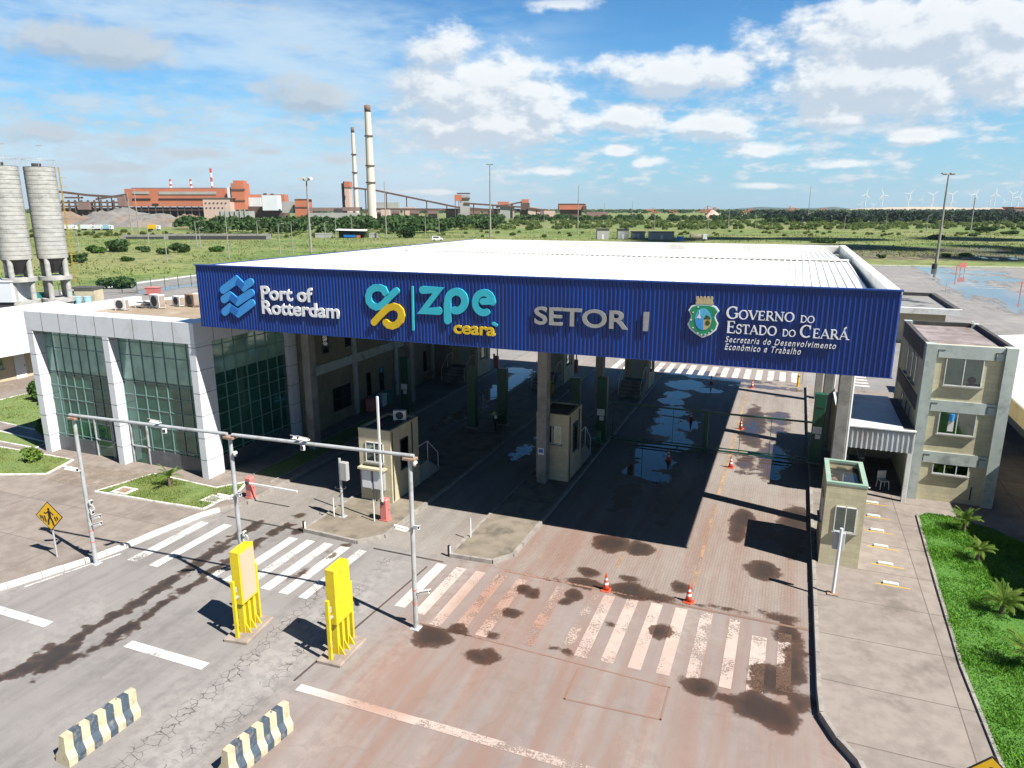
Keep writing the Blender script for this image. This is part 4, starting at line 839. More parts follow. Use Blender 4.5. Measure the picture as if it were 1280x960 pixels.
# block-walled rear wing facing the lanes
wing = thing('block_wing', 'two storey beige block wing with grey bands facing the shaded lanes', 'office wing')
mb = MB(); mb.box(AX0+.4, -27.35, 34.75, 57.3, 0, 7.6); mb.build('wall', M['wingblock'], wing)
mb = MB()
for z in (3.75, 7.05): mb.box(-27.36, -27.26, 34.8, 57.3, z, z+.6)
for y in (40.2, 45.6, 51.5, 57.1): mb.box(-27.36, -27.22, y-.2, y+.2, 0, 7.6)
mb.build('concrete_frame', M['greyband'], wing)
def window(parent, P, w, h, nx=2, nz=1, fm=None, face='-Y', sill=True, inner=None, fw=.036, t=.045):
    """framed window: P lower left corner on the wall face"""
    def B(mb, u0, u1, d0, d1, z0, z1):
        if face == '-Y': mb.box(P[0]+u0, P[0]+u1, P[1]-d1, P[1]-d0, P[2]+z0, P[2]+z1)
        elif face == '+X': mb.box(P[0]+d0, P[0]+d1, P[1]+u0, P[1]+u1, P[2]+z0, P[2]+z1)
        elif face == '-X': mb.box(P[0]-d1, P[0]-d0, P[1]+u0, P[1]+u1, P[2]+z0, P[2]+z1)
    f = MB(); 
    for i in range(nx+1): u = (w-fw)*i/nx; B(f, u, u+fw, -.02, t, 0, h)
    for k in range(nz+1): z = (h-fw)*k/nz; B(f, 0, w, -.02, t-.004, z, z+fw)
    fr = f.build('window', fm or M['white'], parent)
    g = MB(); B(g, fw, w-fw, .014, .022, fw, h-fw); g.build('pane', M['glass'], fr)
    i = MB(); B(i, .02, w-.02, .003, .007, .02, h-.02); i.build('room', inner or M['interior'], fr)
    if sill: s_ = MB(); B(s_, -.06, w+.06, 0, t+.08, -.07, -.005); s_.build('sill', M['concrete'], fr)
    return fr
for (y, z, w, h) in ((37.6,.9,2.0,1.6),(41.6,1.0,.55,1.7),(43.3,1.0,.55,1.7),(47.2,1.0,.6,1.8),(50,1.0,.5,1.7),(36.8,5.0,.6,1.5),(39.3,5.0,.6,1.5),(42.4,5.0,.7,1.4)):
    window(wing, (-27.35, y, z), w, h, 1 if w < 1 else 2, 2, M['joint'], '+X')
# roof condensers
def condenser(name, label, loc, rz=0, s=1.0, rusty=False, group=None):
    t = thing(name, label, 'air conditioner', loc, rz, group)
    b = MB(); b.bbox(-.42*s, .42*s, -.17*s, .17*s, .06, .70*s, .02); b.build('casing', M['white_plastic'] if not rusty else M['rust'], t)
    b = MB(); b.cyl((0,-.172*s,.38*s),(0,-.19*s,.38*s),.26*s,.26*s,20); b.build('fan_grille', M['joint'], t)
    b = MB(); b.box(.42*s,.435*s,-.14*s,.14*s,.12,.64*s); b.build('coil_panel', M['grimy'], t)
    b = MB(); b.box(-.36*s,-.30*s,-.2*s,.2*s,0,.06); b.box(.30*s,.36*s,-.2*s,.2*s,0,.06); b.build('foot_rail', M['steel'], t)
    return t
for k, (x, y, sc, ru, lab) in enumerate(((-38.05,31.6,1.15,False,'white air conditioner alone near the front edge of the brown office roof'),(-36.75,33.1,1.45,False,'tallest white air conditioner box at the left of the rooftop row'),(-36.2,34.2,1.1,False,'small white air conditioner with brown coil side in the rooftop row'),(-35.25,34.4,1.35,True,'rusty brown air conditioner in the rooftop row beside the fascia'),(-35.7,35.4,1.2,False,'white air conditioner standing behind the rusty one on the office roof'),(-34.2,34.6,1.3,False,'white air conditioner half hidden behind the end of the blue fascia'))):
    condenser('air_conditioner', lab, (x,y,7.925), rad(-12 if k else 8), sc*.85, ru, 'air conditioners on the office roof')
t = thing('roof_pipe_scrap', 'heap of dark pipes and scrap left on the brown office roof', 'scrap', (-37.9,33.2,7.93))
b = MB()
for k in range(9): a = random.uniform(-.6,.6); x = random.uniform(-.8,.8); b.cyl((x-.6*math.cos(a),-.4*math.sin(a)+.15*k-.5,.06+.02*k),(x+.7*math.cos(a),.4*math.sin(a)+.15*k-.5,.07+.02*k),.04,.04,6)
b.build('pipe_bundle', M['joint'], t)
b = MB()
for k in range(5): x = -.9+.4*k; b.box(x, x+.3, -.7+.1*k, -.5+.1*k, 0, .1)
b.build('scrap_board', M['concrete'], t)

# ------------------------------------------------------------------ control booths on the islands
def booth(name, label, x0, x1, y0, y1, h, group, steps='+Y', cond=False, win=True, mat='beige'):
    t = thing(name, label, 'booth', ((x0+x1)/2, y0, .14), 0, group); w = x1-x0; d = y1-y0; a = -w/2; c = w/2
    b = MB(); b.box(a, c, 0, d, 0, h); b.build('wall', M[mat], t)
    b = MB(); b.box(a-.012, c+.012, -.012, .15, h, h+.1); b.box(a-.012, c+.012, d-.15, d+.012, h, h+.1); b.box(a-.012, a+.14, .15, d-.15, h, h+.1); b.box(c-.14, c+.012, .15, d-.15, h, h+.1); b.build('roof_rim', M[mat], t)
    b = MB(); b.box(a+.14, c-.14, .15, d-.15, h-.01, h+.02); b.build('roof', M['darkgrey'], t)
    wx = a + .38*(w/1.75); ww = min(1.0, w*.56)
    if win: window(t, (wx, 0, 2.0), ww, 1.0, 2, 1, M['white'], '-Y', inner=M['interior'])
    window(t, (c, d*.32, 1.45), .75, 1.5, 1, 1, M['joint'], '+X', True)
    b = MB(); b.cyl((c+.05, .12, .1), (c+.05, .12, h), .022, .022, 6); b.cyl((c+.05, d*.74, 1.2), (c+.05, d*.74, h), .03, .03, 6); b.build('conduit', M['joint'], t)
    sy = d if steps == '+Y' else 0; sg = 1 if steps == '+Y' else -1
    b = MB(); L = [(0,1.0),(1.05,1.0),(1.05,.8),(1.35,.8),(1.35,.6),(1.65,.6),(1.65,.4),(1.95,.4),(1.95,.2),(2.25,.2),(2.25,0),(0,0)]
    yy = [(sy+sg*u, z) for u, z in L]
    n = len(yy); A = [(a+.003, y, z) for y, z in yy]; B = [(c-.003, y, z) for y, z in yy]
    FF = [tuple(range(n)), tuple(range(2*n-1, n-1, -1))] + [((i+1)%n, i, n+i, n+(i+1)%n) for i in range(n)]
    b.add(A+B, FF); st = b.build('stairs', M['concrete'], t)
    b = MB()
    for x in (a+.06, c-.06):
        p = [(x, sy+sg*u, z) for u, z in ((.06,2.0),(1.05,2.0),(2.2,1.0))]; b.tube(p, .022, 8)
        for u, z0, z1 in ((.06,1.0,2.0),(1.05,1.0,2.0),(2.2,.05,1.0)): b.cyl((x,sy+sg*u,z0),(x,sy+sg*u,z1),.022,.022,8)
    b.build('railing', M['white'], t)
    dr = MB(); u0 = -.42
    if sg > 0: dr.box(u0, u0+.85, d, d+.03, 1.0, 3.0)
    else: dr.box(u0, u0+.85, -.03, 0, 1.0, 3.0)
    if not (win and sg < 0): dr.build('door', M['greyband'], t)
    if cond: condenser('air_conditioner', 'white air conditioner on the roof of the booth behind the raised barrier arm', ((x0+x1)/2+.3, y0+d*.72, .14+h+.03), rad(20), .75)
    return t
BG = 'control booths on the lane islands'
booth('control_booth', 'beige block booth behind the raised barrier arm, grey meter boxes on its front', -18.75, -17.0, 27.6, 30.3, 3.55, BG, '+Y', True)
booth('control_booth', 'narrow beige booth standing behind the middle canopy column', -11.7, -9.95, 33.35, 35.75, 3.5, BG)
booth('control_booth', 'far booth with white stair rails on the middle island', -11.55, -9.75, 53.6, 56.6, 3.4, BG, '-Y', False, False)
booth('control_booth', 'far booth with stair rails on the left island beyond the puddle', -18.4, -16.5, 53.2, 56.5, 3.4, BG, '-Y', False, False)
booth('control_booth', 'far pale booth beside the shaded block wing at the lane end', -26.2, -24.0, 53.0, 56.0, 3.4, BG, '-Y', False, False)
# meter boxes on the first booth
t = thing('meter_cabinet', 'pair of grey meter boxes under a small ledge on the beige booth front', 'meter box', (-17.95,27.6,.80))
b = MB(); b.bbox(-.62,-.02,-.22,-.002,0,1.0,.015); b.bbox(.02,.62,-.22,-.002,0,1.0,.015); b.build('box', M['greyclad'], t)
for x in (-.56, .08): b = MB(); b.box(x,x+.48,-.235,-.22,.06,.94); b.build('door', M['acm'], t)
b = MB(); b.box(-.72,.72,-.36,-.002,1.02,1.12); b.build('ledge', M['beigepaint'], t)
b = MB(); b.cyl((-.1,-.08,-.8),(-.1,-.08,0),.025,.025,6); b.cyl((.02,-.08,-.8),(.02,-.08,0),.025,.025,6); b.bbox(-.14,.1,-.16,-.02,-.9,-.74,.01); b.build('conduit', M['steel'], t)

# entrance kiosk at the kerb on the right, with an open roof tray
kx0, kx1, ky0, ky1, kh = 1.98, 3.42, 28.65, 31.5, 3.42
kiosk = thing('guard_kiosk', 'sage block kiosk with green rimmed open roof tray beside the pavement kerb', 'kiosk', ((kx0+kx1)/2, ky0, .2)); w2 = (kx1-kx0)/2; dd = ky1-ky0
b = MB(); b.box(-w2, w2, 0, dd, 0, kh-.28); b.box(-w2,-w2+.14,0,dd,kh-.28,kh-.06); b.box(w2-.14,w2,0,dd,kh-.28,kh-.06); b.box(-w2+.14,w2-.14,0,.14,kh-.28,kh-.06); b.box(-w2+.14,w2-.14,dd-.14,dd,kh-.28,kh-.06); b.build('wall', M['sage'], kiosk)
b = MB()
b.box(-w2-.02,-w2+.16,-.02,dd+.02,kh-.06,kh+.04); b.box(w2-.16,w2+.02,-.02,dd+.02,kh-.06,kh+.04); b.box(-w2+.16,w2-.16,-.02,.16,kh-.06,kh+.04); b.box(-w2+.16,w2-.16,dd-.16,dd+.02,kh-.06,kh+.04); b.build('roof_rim', M['trimgreen'], kiosk)
M['wetroof'] = mk('flooded_roof', (.03,.03,.028), (.20,.15,.11), .55, rough=.02, lo=.5, hi=.54)
b = MB(); b.box(-w2+.14, w2-.14, .14, dd-.14, kh-.29, kh-.235); b.build('roof', M['wetroof'], kiosk)
window(kiosk, (-w2+.40, 0, 1.45), .78, 1.05, 2, 1, M['white'], '-Y', inner=M['blinds'])
window(kiosk, (-w2, dd*.3, 1.4), 1.1, 1.1, 2, 1, M['white'], '-X')
b = MB(); b.cyl((w2, 1.2, kh-.45), (w2+.22, 1.2, kh-.45), .03, .03, 8); b.build('spout', M['white_plastic'], kiosk)
b = MB(); b.box(-w2-.012,-w2-.002,.01,dd,.0,.7); b.build('damp_skirt', M['grimy'], kiosk)
# three-storey block tower
tw = thing('block_tower', 'three storey sage block tower with pale green concrete bands right of canopy', 'tower building')
TX0, TX1, TY0, TY1, TH = 6.12, 9.75, 37.4, 45.2, 7.86
b = MB(); b.box(TX0+.02, TX1-.02, TY0, TY1, .2, 7.6); b.build('wall', M['sage'], tw)
b = MB()
b.box(TX0, TX0+.46, TY0-.17, TY0+.4, .2, TH+.02); b.box(TX1-.46, TX1, TY0-.17, TY0+.4, .2, TH+.02); b.box(TX0, TX0+.4, TY1-.4, TY1+.1, .2, TH); b.box(TX1-.4, TX1, TY1-.4, TY1+.1, .2, TH)
b.build('corner_pilaster', M['greyband'], tw)
for z0, z1 in ((7.26, 7.86), (4.68, 5.22), (2.12, 2.68)): b = MB(); b.box(TX0+.46, TX1-.46, TY0-.06, TY0+.1, z0, z1); b.build('floor_band', M['greyband'], tw)
b = MB()
for z0, z1 in ((4.5, 5.2), (2.1, 2.7)): b.box(TX0-.02, TX0+.05, TY0+.4, TY1-.4, z0, z1)
b.build('side_band', M['darkgrey'], tw)
b = MB()
for z in (7.4, 4.86, 2.3):
    for x in (TX0+.5, TX1-.84):
        b.box(x, x+.035, TY0-.075, TY0-.06, z-.12, z+.2); b.box(x, x+.3, TY0-.075, TY0-.06, z+.2, z+.23)
b.build('joint_line', M['darkgrey'], tw)
b = MB(); b.box(TX0+.46, TX1-.46, TY0+.1, TY0+.3, 7.6, TH-.002); b.build('front_parapet', M['beigepaint'], tw)
b = MB(); b.box(TX0-.01, TX0+.2, TY0+.4, TY1-.4, 7.0, TH); b.box(TX1-.2, TX1, TY0+.4, TY1-.4, 7.0, TH); b.box(TX0+.4, TX1-.4, TY1-.2, TY1, 7.0, TH); b.build('parapet', M['darkgrey'], tw)
b = MB(); b.box(TX0+.2, TX1-.2, TY0+.3, TY1-.2, 7.6, 7.645); b.build('roof', M['roofconc'], tw)
b = MB(); b.box(TX1-.42, TX1-.3, TY1-.42, TY1-.3, TH, TH+.12); b.build('roof_stub', M['white'], tw)
M['room_pale'] = mk('pale_room', (.44,.50,.50), (.30,.36,.36), 1.5, rough=.8)  # pale pane reflections put into the window backing colour
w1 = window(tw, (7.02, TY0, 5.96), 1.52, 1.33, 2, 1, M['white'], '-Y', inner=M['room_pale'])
b = MB(); b.cyl((8.15, TY0-.03, 6.28), (8.15, TY0-.008, 6.28), .17, .17, 18); b.box(7.95, 8.5, TY0-.03, TY0-.008, 6.02, 6.12); b.build('fan', M['joint'], w1)
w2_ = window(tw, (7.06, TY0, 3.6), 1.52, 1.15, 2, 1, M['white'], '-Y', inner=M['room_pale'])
b = MB(); b.cyl((7.58,TY0-.035,4.28),(7.58,TY0-.035,4.6),.11,.11,14); b.build('water_bottle', M['logoblue'], w2_)
b = MB(); b.box(7.46,7.70,TY0-.04,TY0-.008,3.75,4.26); b.build('water_cooler', M['white_plastic'], w2_)
window(tw, (7.1, TY0, 1.6), 1.5, .53, 3, 1, M['white'], '-Y')
for (y, w_) in ((39.2,.55),(40.4,.55),(42.0,.55)):
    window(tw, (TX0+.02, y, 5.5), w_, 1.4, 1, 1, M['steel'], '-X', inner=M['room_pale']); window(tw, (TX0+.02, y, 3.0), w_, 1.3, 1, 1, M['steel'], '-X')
b = MB(); b.box(TX1-.95, TX1-.90, TY0-.03, TY0-.008, .45, 1.1); b.build('downpipe', M['joint'], tw)
# covered entrance between canopy and tower
an = thing('covered_entrance', 'low grey roofed entrance with ribbed white fascia between column and tower', 'entrance')
b = MB(); V, Fs = ribbed(2.78, 6.05, .22, .05, 36.45, 2.72, 3.72); b.add(V, Fs); b.box(2.78, 6.05, 36.51, 36.55, 2.72, 3.72); b.build('ribbed_fascia', M['awning'], an)
b = MB(); b.box(2.78, 5.6, 36.5, 43.4, 3.70, 3.76); b.build('roof', M['awning'], an)
b = MB(); b.box(5.6, 6.1, 36.6, 43.4, 3.62, 3.70); b.build('gutter', M['darkgrey'], an)
b = MB(); b.box(2.75, 6.08, 36.41, 36.62, 3.77, 3.83); b.build('flashing', M['white'], an)
b = MB(); b.box(2.8, 6.08, 43.2, 43.4, .2, 3.6); b.build('rear_wall', M['beige'], an)
for x in (5.85,): b = MB(); b.bbox(x, x+.2, 36.6, 36.8, .2, 3.62, .01); b.build('post', M['white'], an)
for k, x in enumerate((3.5, 4.25)):
    t = thing('turnstile', ('dark turnstile nearer the kiosk under the entrance roof','dark turnstile nearer the tower under the entrance roof')[k], 'turnstile', (x, 40.2, .2), 0, 'turnstiles under the entrance roof')
    b = MB(); b.bbox(-.14,.14,-.6,.6,0,1.0,.03); b.build('body', M['black'], t); b = MB(); b.bbox(-.15,.15,-.61,.61,1.0,1.05,.015); b.build('top', M['steel'], t)
    b = MB()
    for a in (90, 210, 330): b.cyl((.14,0,.85),(.14+.1,.45*math.cos(rad(a)),.85+.45*math.sin(rad(a))*.7),.02,.02,8)
    b.build('arm', M['steel'], t)
# low guardhouse and hall further back on the right
gh = thing('flat_roof_guardhouse', 'low beige guardhouse with white edged flat roof behind the block tower', 'guardhouse')
c = onz(1203.5, 387.5, 3.9); gx1, gy0 = c[0], c[1]; gy1 = onz(1168, 366, 3.9)[1]
b = MB(); b.box(gx1-11, gx1-1.2, gy0+1.2, gy1-1, 0, 3.3); b.build('wall', M['beigepaint'], gh)
b = MB(); b.box(gx1-12, gx1, gy0, gy0+.5, 3.3, 3.9); b.box(gx1-12, gx1, gy0+.5, gy1, 3.3, 3.45); b.build('roof', M['white'], gh)
b = MB(); b.box(gx1-.5, gx1, gy0+.5, gy1, 3.45, 3.88); b.box(gx1-12, gx1-.5, gy1-.5, gy1, 3.45, 3.88); b.build('parapet', M['darkgrey'], gh)
b = MB(); b.box(gx1-12, gx1-.5, gy0+.5, gy1-.5, 3.46, 3.5); b.build('wet_slab', M['wetroof2'] if 'wetroof2' in M else M.setdefault('wetroof2', mk('damp_roof_slab', (.26,.25,.23), (.04,.04,.04), .35, rough=.5, lo=.55, hi=.66)), gh)
hall = thing('service_hall', 'beige hall with white sheet roof standing right of the block tower', 'hall')
b = MB(); b.box(11.55, 24, 26, 62, 3.15, 4.25); b.box(14.2, 24, 26.2, 61.8, .2, 3.15); b.build('wall', M['beigepaint'], hall)
b = MB(); b.hexa([(11.3,25.8,4.25),(24.2,25.8,5.6),(24.2,62.2,5.6),(11.3,62.2,4.25),(11.3,25.8,4.36),(24.2,25.8,5.72),(24.2,62.2,5.72),(11.3,62.2,4.36)]); b.build('roof', M['roofwhite'], hall)
for y in (28, 34, 40, 46, 52, 58): b = MB(); b.bbox(11.7, 12.0, y-.15, y+.15, .2, 3.14, .02); b.build('post', M['greyband'], hall)
# long shed beyond the left lawn
sd = thing('white_roof_shed', 'long low beige shed with bright white roof beyond the left lawn', 'shed')
b = MB(); b.box(-72, -59.6, 24, 52, 0, 2.75); b.build('wall', M['beigepaint'], sd)
b = MB(); b.hexa([(-72.5,23.5,4.3),(-58.0,23.5,2.85),(-58.0,52.5,2.85),(-72.5,52.5,4.3),(-72.5,23.5,4.42),(-58.0,23.5,2.97),(-58.0,52.5,2.97),(-72.5,52.5,4.42)]); b.build('roof', M['roofwhite'], sd)
b = MB(); b.box(-58.05,-57.95,23.5,52.5,2.45,2.84); b.build('eave_board', M['white'], sd)
d = MB(); d.box(-59.6,-59.54,38.6,39.5,.13,2.25); dd_ = d.build('door', M['whiteclad'], sd); d = MB(); d.box(-59.535,-59.5,39.35,39.42,1.1,1.2); d.build('handle', M['joint'], dd_)
for y in (36.9, 40.6): window(sd, (-59.6, y, 1.2), .8, .95, 2, 1, M['steel'], '+X')
b = MB(); b.prism([(-59.6,24),(-56.6,24),(-55.4,52),(-59.6,52)], .1, .14); struct(b.build('shed_path', M['cobble']))
# ------------------------------------------------------------------ camera gantry over the entry lanes
gan = thing('camera_gantry', 'galvanised three post pipe gantry carrying cameras across the entry lanes', 'gantry')
GP = [(-25.25,18.22),(-17.95,18.55),(-10.96,18.94)]
for k, (x, y) in enumerate(GP):
    b = MB(); b.cyl((x,y,.0),(x,y,6.12),.085,.07,14); b.bbox(x-.17,x+.17,y-.17,y+.17,0,.03,.01); p = b.build('post', M['steel'], gan)
    b = MB(); b.bbox(x-.22,x+.22,y-.14,y+.14,6.12,6.2,.01); b.build('cap_plate', M['rust'], p)
    if k != 1:
        b = MB()
        for z in (.95, 1.45): b.cyl((x,y,z),(x,y,z+.05),.089,.088,14)
        b.build('reflective_band', M['red'], p)
for (a, c) in ((0,1),(1,2)):
    b = MB(); x0, y0 = GP[a]; x1, y1 = GP[c]; s0 = .12 if a else -.2; s1 = .12 if c == 1 else -.15
    b.cyl((x0+s0,y0,6.265),(x1-s1,y1,6.265),.062,.062,14); b.build('crossbeam', M['steel'], gan)
def cctv(label, loc, rz, kind='bullet', tilt=-20):
    t = thing('security_camera', label, 'security camera', loc, rz, 'cameras mounted on the gantry')
    ti = rad(tilt); R = Matrix.Rotation(ti, 4, 'X')
    b = MB(); b.cyl((0,0,-.05),(0,.18,-.05),.025,.025,8); b.build('bracket', M['white_plastic'], t)
    if kind == 'bullet': b = MB(); b.bbox(-.065,.065,-.48,.02,-.06,.07,.02); b.bbox(-.08,.08,-.54,.06,.072,.085,.005); b.xf(R); b.build('housing', M['white_plastic'], t); b = MB(); b.cyl((0,-.49,0),(0,-.475,0),.045,.045,14); b.xf(R); b.build('lens', M['black'], t)
    elif kind == 'flood': b = MB(); b.bbox(-.12,.12,-.12,.02,-.14,.14,.02); b.build('housing', M['white_plastic'], t); b = MB(); b.box(-.09,.09,-.126,-.12,-.1,.1); b.build('lens', M['joint'], t)
    else: b = MB(); b.lathe([(0.0,-.2),(.07,-.17),(.10,-.1),(.10,0),(.07,.03),(0,.03)], 14, cap=False); b.build('housing', M['white_plastic'], t, True); b = MB(); b.cyl((0,-.1,-.1),(0,-.07,-.1),.05,.05,12); b.build('lens', M['black'], t)
    t.scale = ((.62 if kind == 'flood' else .82),)*3
    return t
gp = lambda px, py, k: ony(px, py, GP[k][1])
for (px, py, k, rz, kind, lab) in (
    (114,588,0,40,'bullet','white camera highest on the left gantry post pointing right'), (99,586,0,-50,'bullet','white camera highest on the left gantry post pointing left'),
    (125,630,0,90,'flood','upper small white box on the ring bracket of the left post'), (125,642,0,90,'flood','lower small white box on the ring bracket of the left post'),
    (131,651,0,95,'bullet','upper of two long white cameras low on the left post'), (132,660,0,95,'bullet','lower of two long white cameras low on the left post'),
    (306,619,1,60,'bullet','white camera on the middle gantry post pointing right above zebra'), (287,620,1,-50,'bullet','white camera on the middle gantry post pointing left'), (303,566,1,80,'dome','small white dome near the top of the middle gantry post'), (312,668,1,90,'flood','white box on the ring bracket just above the yellow panel'),
    (521,577,2,80,'dome','small white dome near the top of the right gantry post'), (505,660,2,-60,'bullet','white camera halfway up the right gantry post pointing left'), (519,657,2,50,'bullet','white camera halfway up the right gantry post pointing right'), (524,741,2,90,'bullet','white camera lowest on the right gantry post')):
    z = gp(px, py, k)[2]; fx_, fy_ = math.sin(rad(rz)), -math.cos(rad(rz)); cctv(lab, (GP[k][0]+fx_*.20, GP[k][1]+fy_*.20, z), rad(rz), kind)
for (u, k, rz, kind, lab, dz) in ((.58,0,0,'bullet','left camera of the pair on the left gantry beam',.12),(.62,0,15,'flood','box light hanging under the left gantry beam',-.16),(.42,1,0,'bullet','left camera of the pair on the right gantry beam',.12),(.46,1,-10,'bullet','right camera of the pair on the right gantry beam',.12),(.44,1,0,'flood','box light hanging under the right gantry beam',-.16)):
    a, c = GP[k], GP[k+1]; cctv(lab, (a[0]+(c[0]-a[0])*u, a[1]+(c[1]-a[1])*u-.1, 6.31+dz), rad(rz), kind, -25)
# ring brackets
for k, (px, py) in enumerate(((121,636),(308,672))):
    p = gp(px, py, k); t = thing('cable_bracket', ('white looped cable bracket on the left gantry post','white looped cable bracket on the middle gantry post')[k], 'bracket', (GP[k][0]+.12, GP[k][1], p[2])); b = MB(); pts = [(.14+.14*math.cos(a), -.02, .14*math.sin(a)) for a in np.linspace(0, 6.283, 15)]; b.tube(pts, .013, 6); b.build('cable_loop', M['white_plastic'], t); b = MB(); b.box(-.02,.1,-.03,.03,-.03,.03); b.build('clamp', M['steel'], t)

# ------------------------------------------------------------------ tall yellow lane consoles
def console(label, loc, face):
    t = thing('lane_console', label, 'console', loc, rad(8 if face else 2), 'yellow consoles between the entry lanes')
    b = MB(); b.bbox(-.46,.46,-.80,.80,-.02,.13,.04); b.build('plinth', M['grimy'], t)
    b = MB(); b.bbox(-.17,.17,-.43,.43,1.24,3.12,.015); b.build('cabinet', M['yellow'], t)
    b = MB(); 
    if face: b.box(.17,.18,-.37,.36,1.32,3.02)
    else: b.box(-.18,-.17,-.37,.36,1.32,3.02)
    b.build('front_board', M['cream'], t)
    b = MB()
    for y in (-.29, 0, .29): b.box(-.10,.10,y-.07,y+.07,.13,1.24); b.add([(.12,y-.02,.13),(.30,y-.02,.13),(.12,y-.02,.45),(.12,y+.02,.13),(.30,y+.02,.13),(.12,y+.02,.45)],[(0,1,2),(5,4,3),(0,3,4,1),(1,4,5,2),(2,5,3,0)])
    b.build('stand', M['yellow'], t)
    for y, h in ((-.64,2.2),(.64,2.2)):
        b = MB(); b.bbox(-.065,.065,y-.045,y+.045,.13,h,.012); b.build('guard_post', M['yellow'], t)
    b = MB(); b.box(-.05,.05,-.60,-.43,1.5,1.56); b.box(-.05,.05,.43,.60,1.5,1.56); b.cyl((0,-.52,1.75),(0,-.52,1.9),.06,.06,10); b.build('hinge_arm', M['steel'], t)
    return t
console('tall yellow lane console with cream board, nearer the left kerb', (-16.2,16.75,0), True)
console('plain yellow lane console without a cream board, behind the right barrier block', (-12.55,16.9,0), False)

# ------------------------------------------------------------------ striped concrete barriers
def barrier(label, loc, rz):
    t = thing('concrete_barrier', label, 'barrier', loc, rz, 'striped concrete barriers'); L = 2.1; n = 9; prof = [(-.27,0),(.27,0),(.27,.2),(.14,.39),(.10,.79),(-.10,.79),(-.14,.39),(-.27,.2)]
    b = MB()
    def ring(y, s=1.0): return [(x*s, y, z) for x, z in prof]
    Y = [-L/2 + L*i/n for i in range(n+1)]; V = []; 
    for i, y in enumerate(Y): V += ring(y)
    lean = .10
    V = [(x, y + (z-.0)*lean, z) for x, y, z in V]; F_, mi = [], []
    for i in range(n):
        for k in range(8):
            b.add([V[i*8+k], V[i*8+(k+1)%8], V[(i+1)*8+(k+1)%8], V[(i+1)*8+k]], [(0,1,2,3)], i % 2)
    b.add(V[:8], [tuple(range(7,-1,-1))][0:1] if False else [tuple(range(8))], 0); b.add(V[-8:], [tuple(range(7,-1,-1))], 0)
    b.build('block', [M['barrierc'], M['barrierb']], t)
    b = MB(); b.cyl((0,-.5,.79),(0,-.5,.85),.02,.02,6); b.cyl((0,.6,.79),(0,.6,.85),.02,.02,6); b.build('lifting_stub', M['rust'], t)
    return t
barrier('whole striped cream and blue-black concrete barrier at lower left', (-16.42,11.2,0), rad(-3))
barrier('striped concrete barrier cut by the bottom edge, right of its twin', (-12.1,12.35,0), rad(-6))

# ------------------------------------------------------------------ boom barriers
def boom(label, loc, up, L=4.6, rz=0):
    t = thing('boom_barrier', label, 'boom barrier', loc, rz, 'red boom barriers at the lanes')
    b = MB(); b.bbox(-.2,.2,-.16,.16,.06,1.08,.06); b.box(-.22,.22,-.18,.18,0,.06); b.build('cabinet', M['red'], t)
    b = MB(); 
    if up: b.bbox(-.05,.05,-.24,-.17,.9,.9+L,.01)
    else: b.bbox(.15,.15+L*.62,-.24,-.17,.78,.87,.01)
    b.build('boom_arm', M['white_plastic'], t)
    b = MB(); b.cyl((0,-.16,.9 if up else .83),(0,-.25,.9 if up else .83),.09,.09,12); b.build('pivot', M['joint'], t)
    b = MB(); b.box(.16,.205,-.03,.03,.5,.56); b.build('lock', M['black'], t)
    return t
boom('red boom barrier with its white arm raised in front of the block booth', (-16.35,25.85,.14), True, 5.0)
boom('faded red boom barrier with lowered white arm beside the glass office lawn', (-23.9,25.7,.15), False, 4.6)
boom('distant red boom barrier at the end of the middle island', (-16.85,58.2,.14), True, 3.4, math.pi); boom('distant red boom barrier at the shaded lane end by the pale booth', (-23.9,57.2,.14), True, 3.4, math.pi)
# slim bollards and posts on the islands
for (x, y, h, lab) in ((-18.75,25.3,.95,'thin white post beside the box pole on the left island'),(-12.0,25.7,.85,'thin white post on the front of the middle island'),(-16.75,25.55,1.0,'thin white post next to the raised barrier cabinet')):
    t = thing('guide_post', lab, 'post', (x,y,.14), 0, 'thin white guide posts'); b = MB(); b.cyl((0,0,0),(0,0,h),.03,.03,10); b.build('shaft', M['white_plastic'], t); b = MB(); b.cyl((0,0,h),(0,0,h+.03),.045,.045,10); b.build('cap', M['steel'], t)
for (x, y, lab) in ((-19.25,23.75,'short black edged marker at the front corner of left island'),(-12.2,24.0,'short black edged marker at the front corner of middle island')):
    t = thing('kerb_marker', lab, 'marker', (x,y,0), 0, 'corner markers on the islands'); b = MB(); b.bbox(-.05,.05,-.05,.05,0,.5,.01); b.build('stub', M['black'], t); b = MB(); b.box(.05,.056,-.045,.045,.12,.48); b.build('white_face', M['white_plastic'], t)
t = thing('intercom_pole', 'grey pole with metal box and ring cable on the left island', 'intercom pole', (-18.38,25.45,.14))
b = MB(); b.cyl((0,0,0),(0,0,2.85),.065,.06,12); b.bbox(-.16,.16,-.16,.16,0,.025,.01); b.build('pole', M['steel'], t); b = MB(); b.bbox(.05,.42,-.12,.12,1.85,2.7,.02); b.build('box', M['greyclad'], t)
b = MB(); b.tube([(.26*math.cos(a), .2*math.sin(a)-.05, 1.45+.02*math.sin(3*a)) for a in np.linspace(0,6.283,13)], .014, 6); b.build('cable_loop', M['joint'], t)
t = thing('reader_pole', 'leaning blue grey pole with square card box beside the kiosk', 'reader pole', (2.42,26.2,.2), 0)
b = MB(); b.cyl((0,0,0),(.04,.02,2.62),.06,.055,12); b.bbox(-.19,.19,-.15,.15,0,.03,.01); b.build('pole', M['acm'], t); b = MB(); b.bbox(-.20,.20,.08,.2,1.75,2.42,.02); b.build('box', M['steel'], t); b = MB(); b.bbox(-.2,.2,-.16,.16,.03,.05,.005); b.build('base_plate', M['rust'], t)

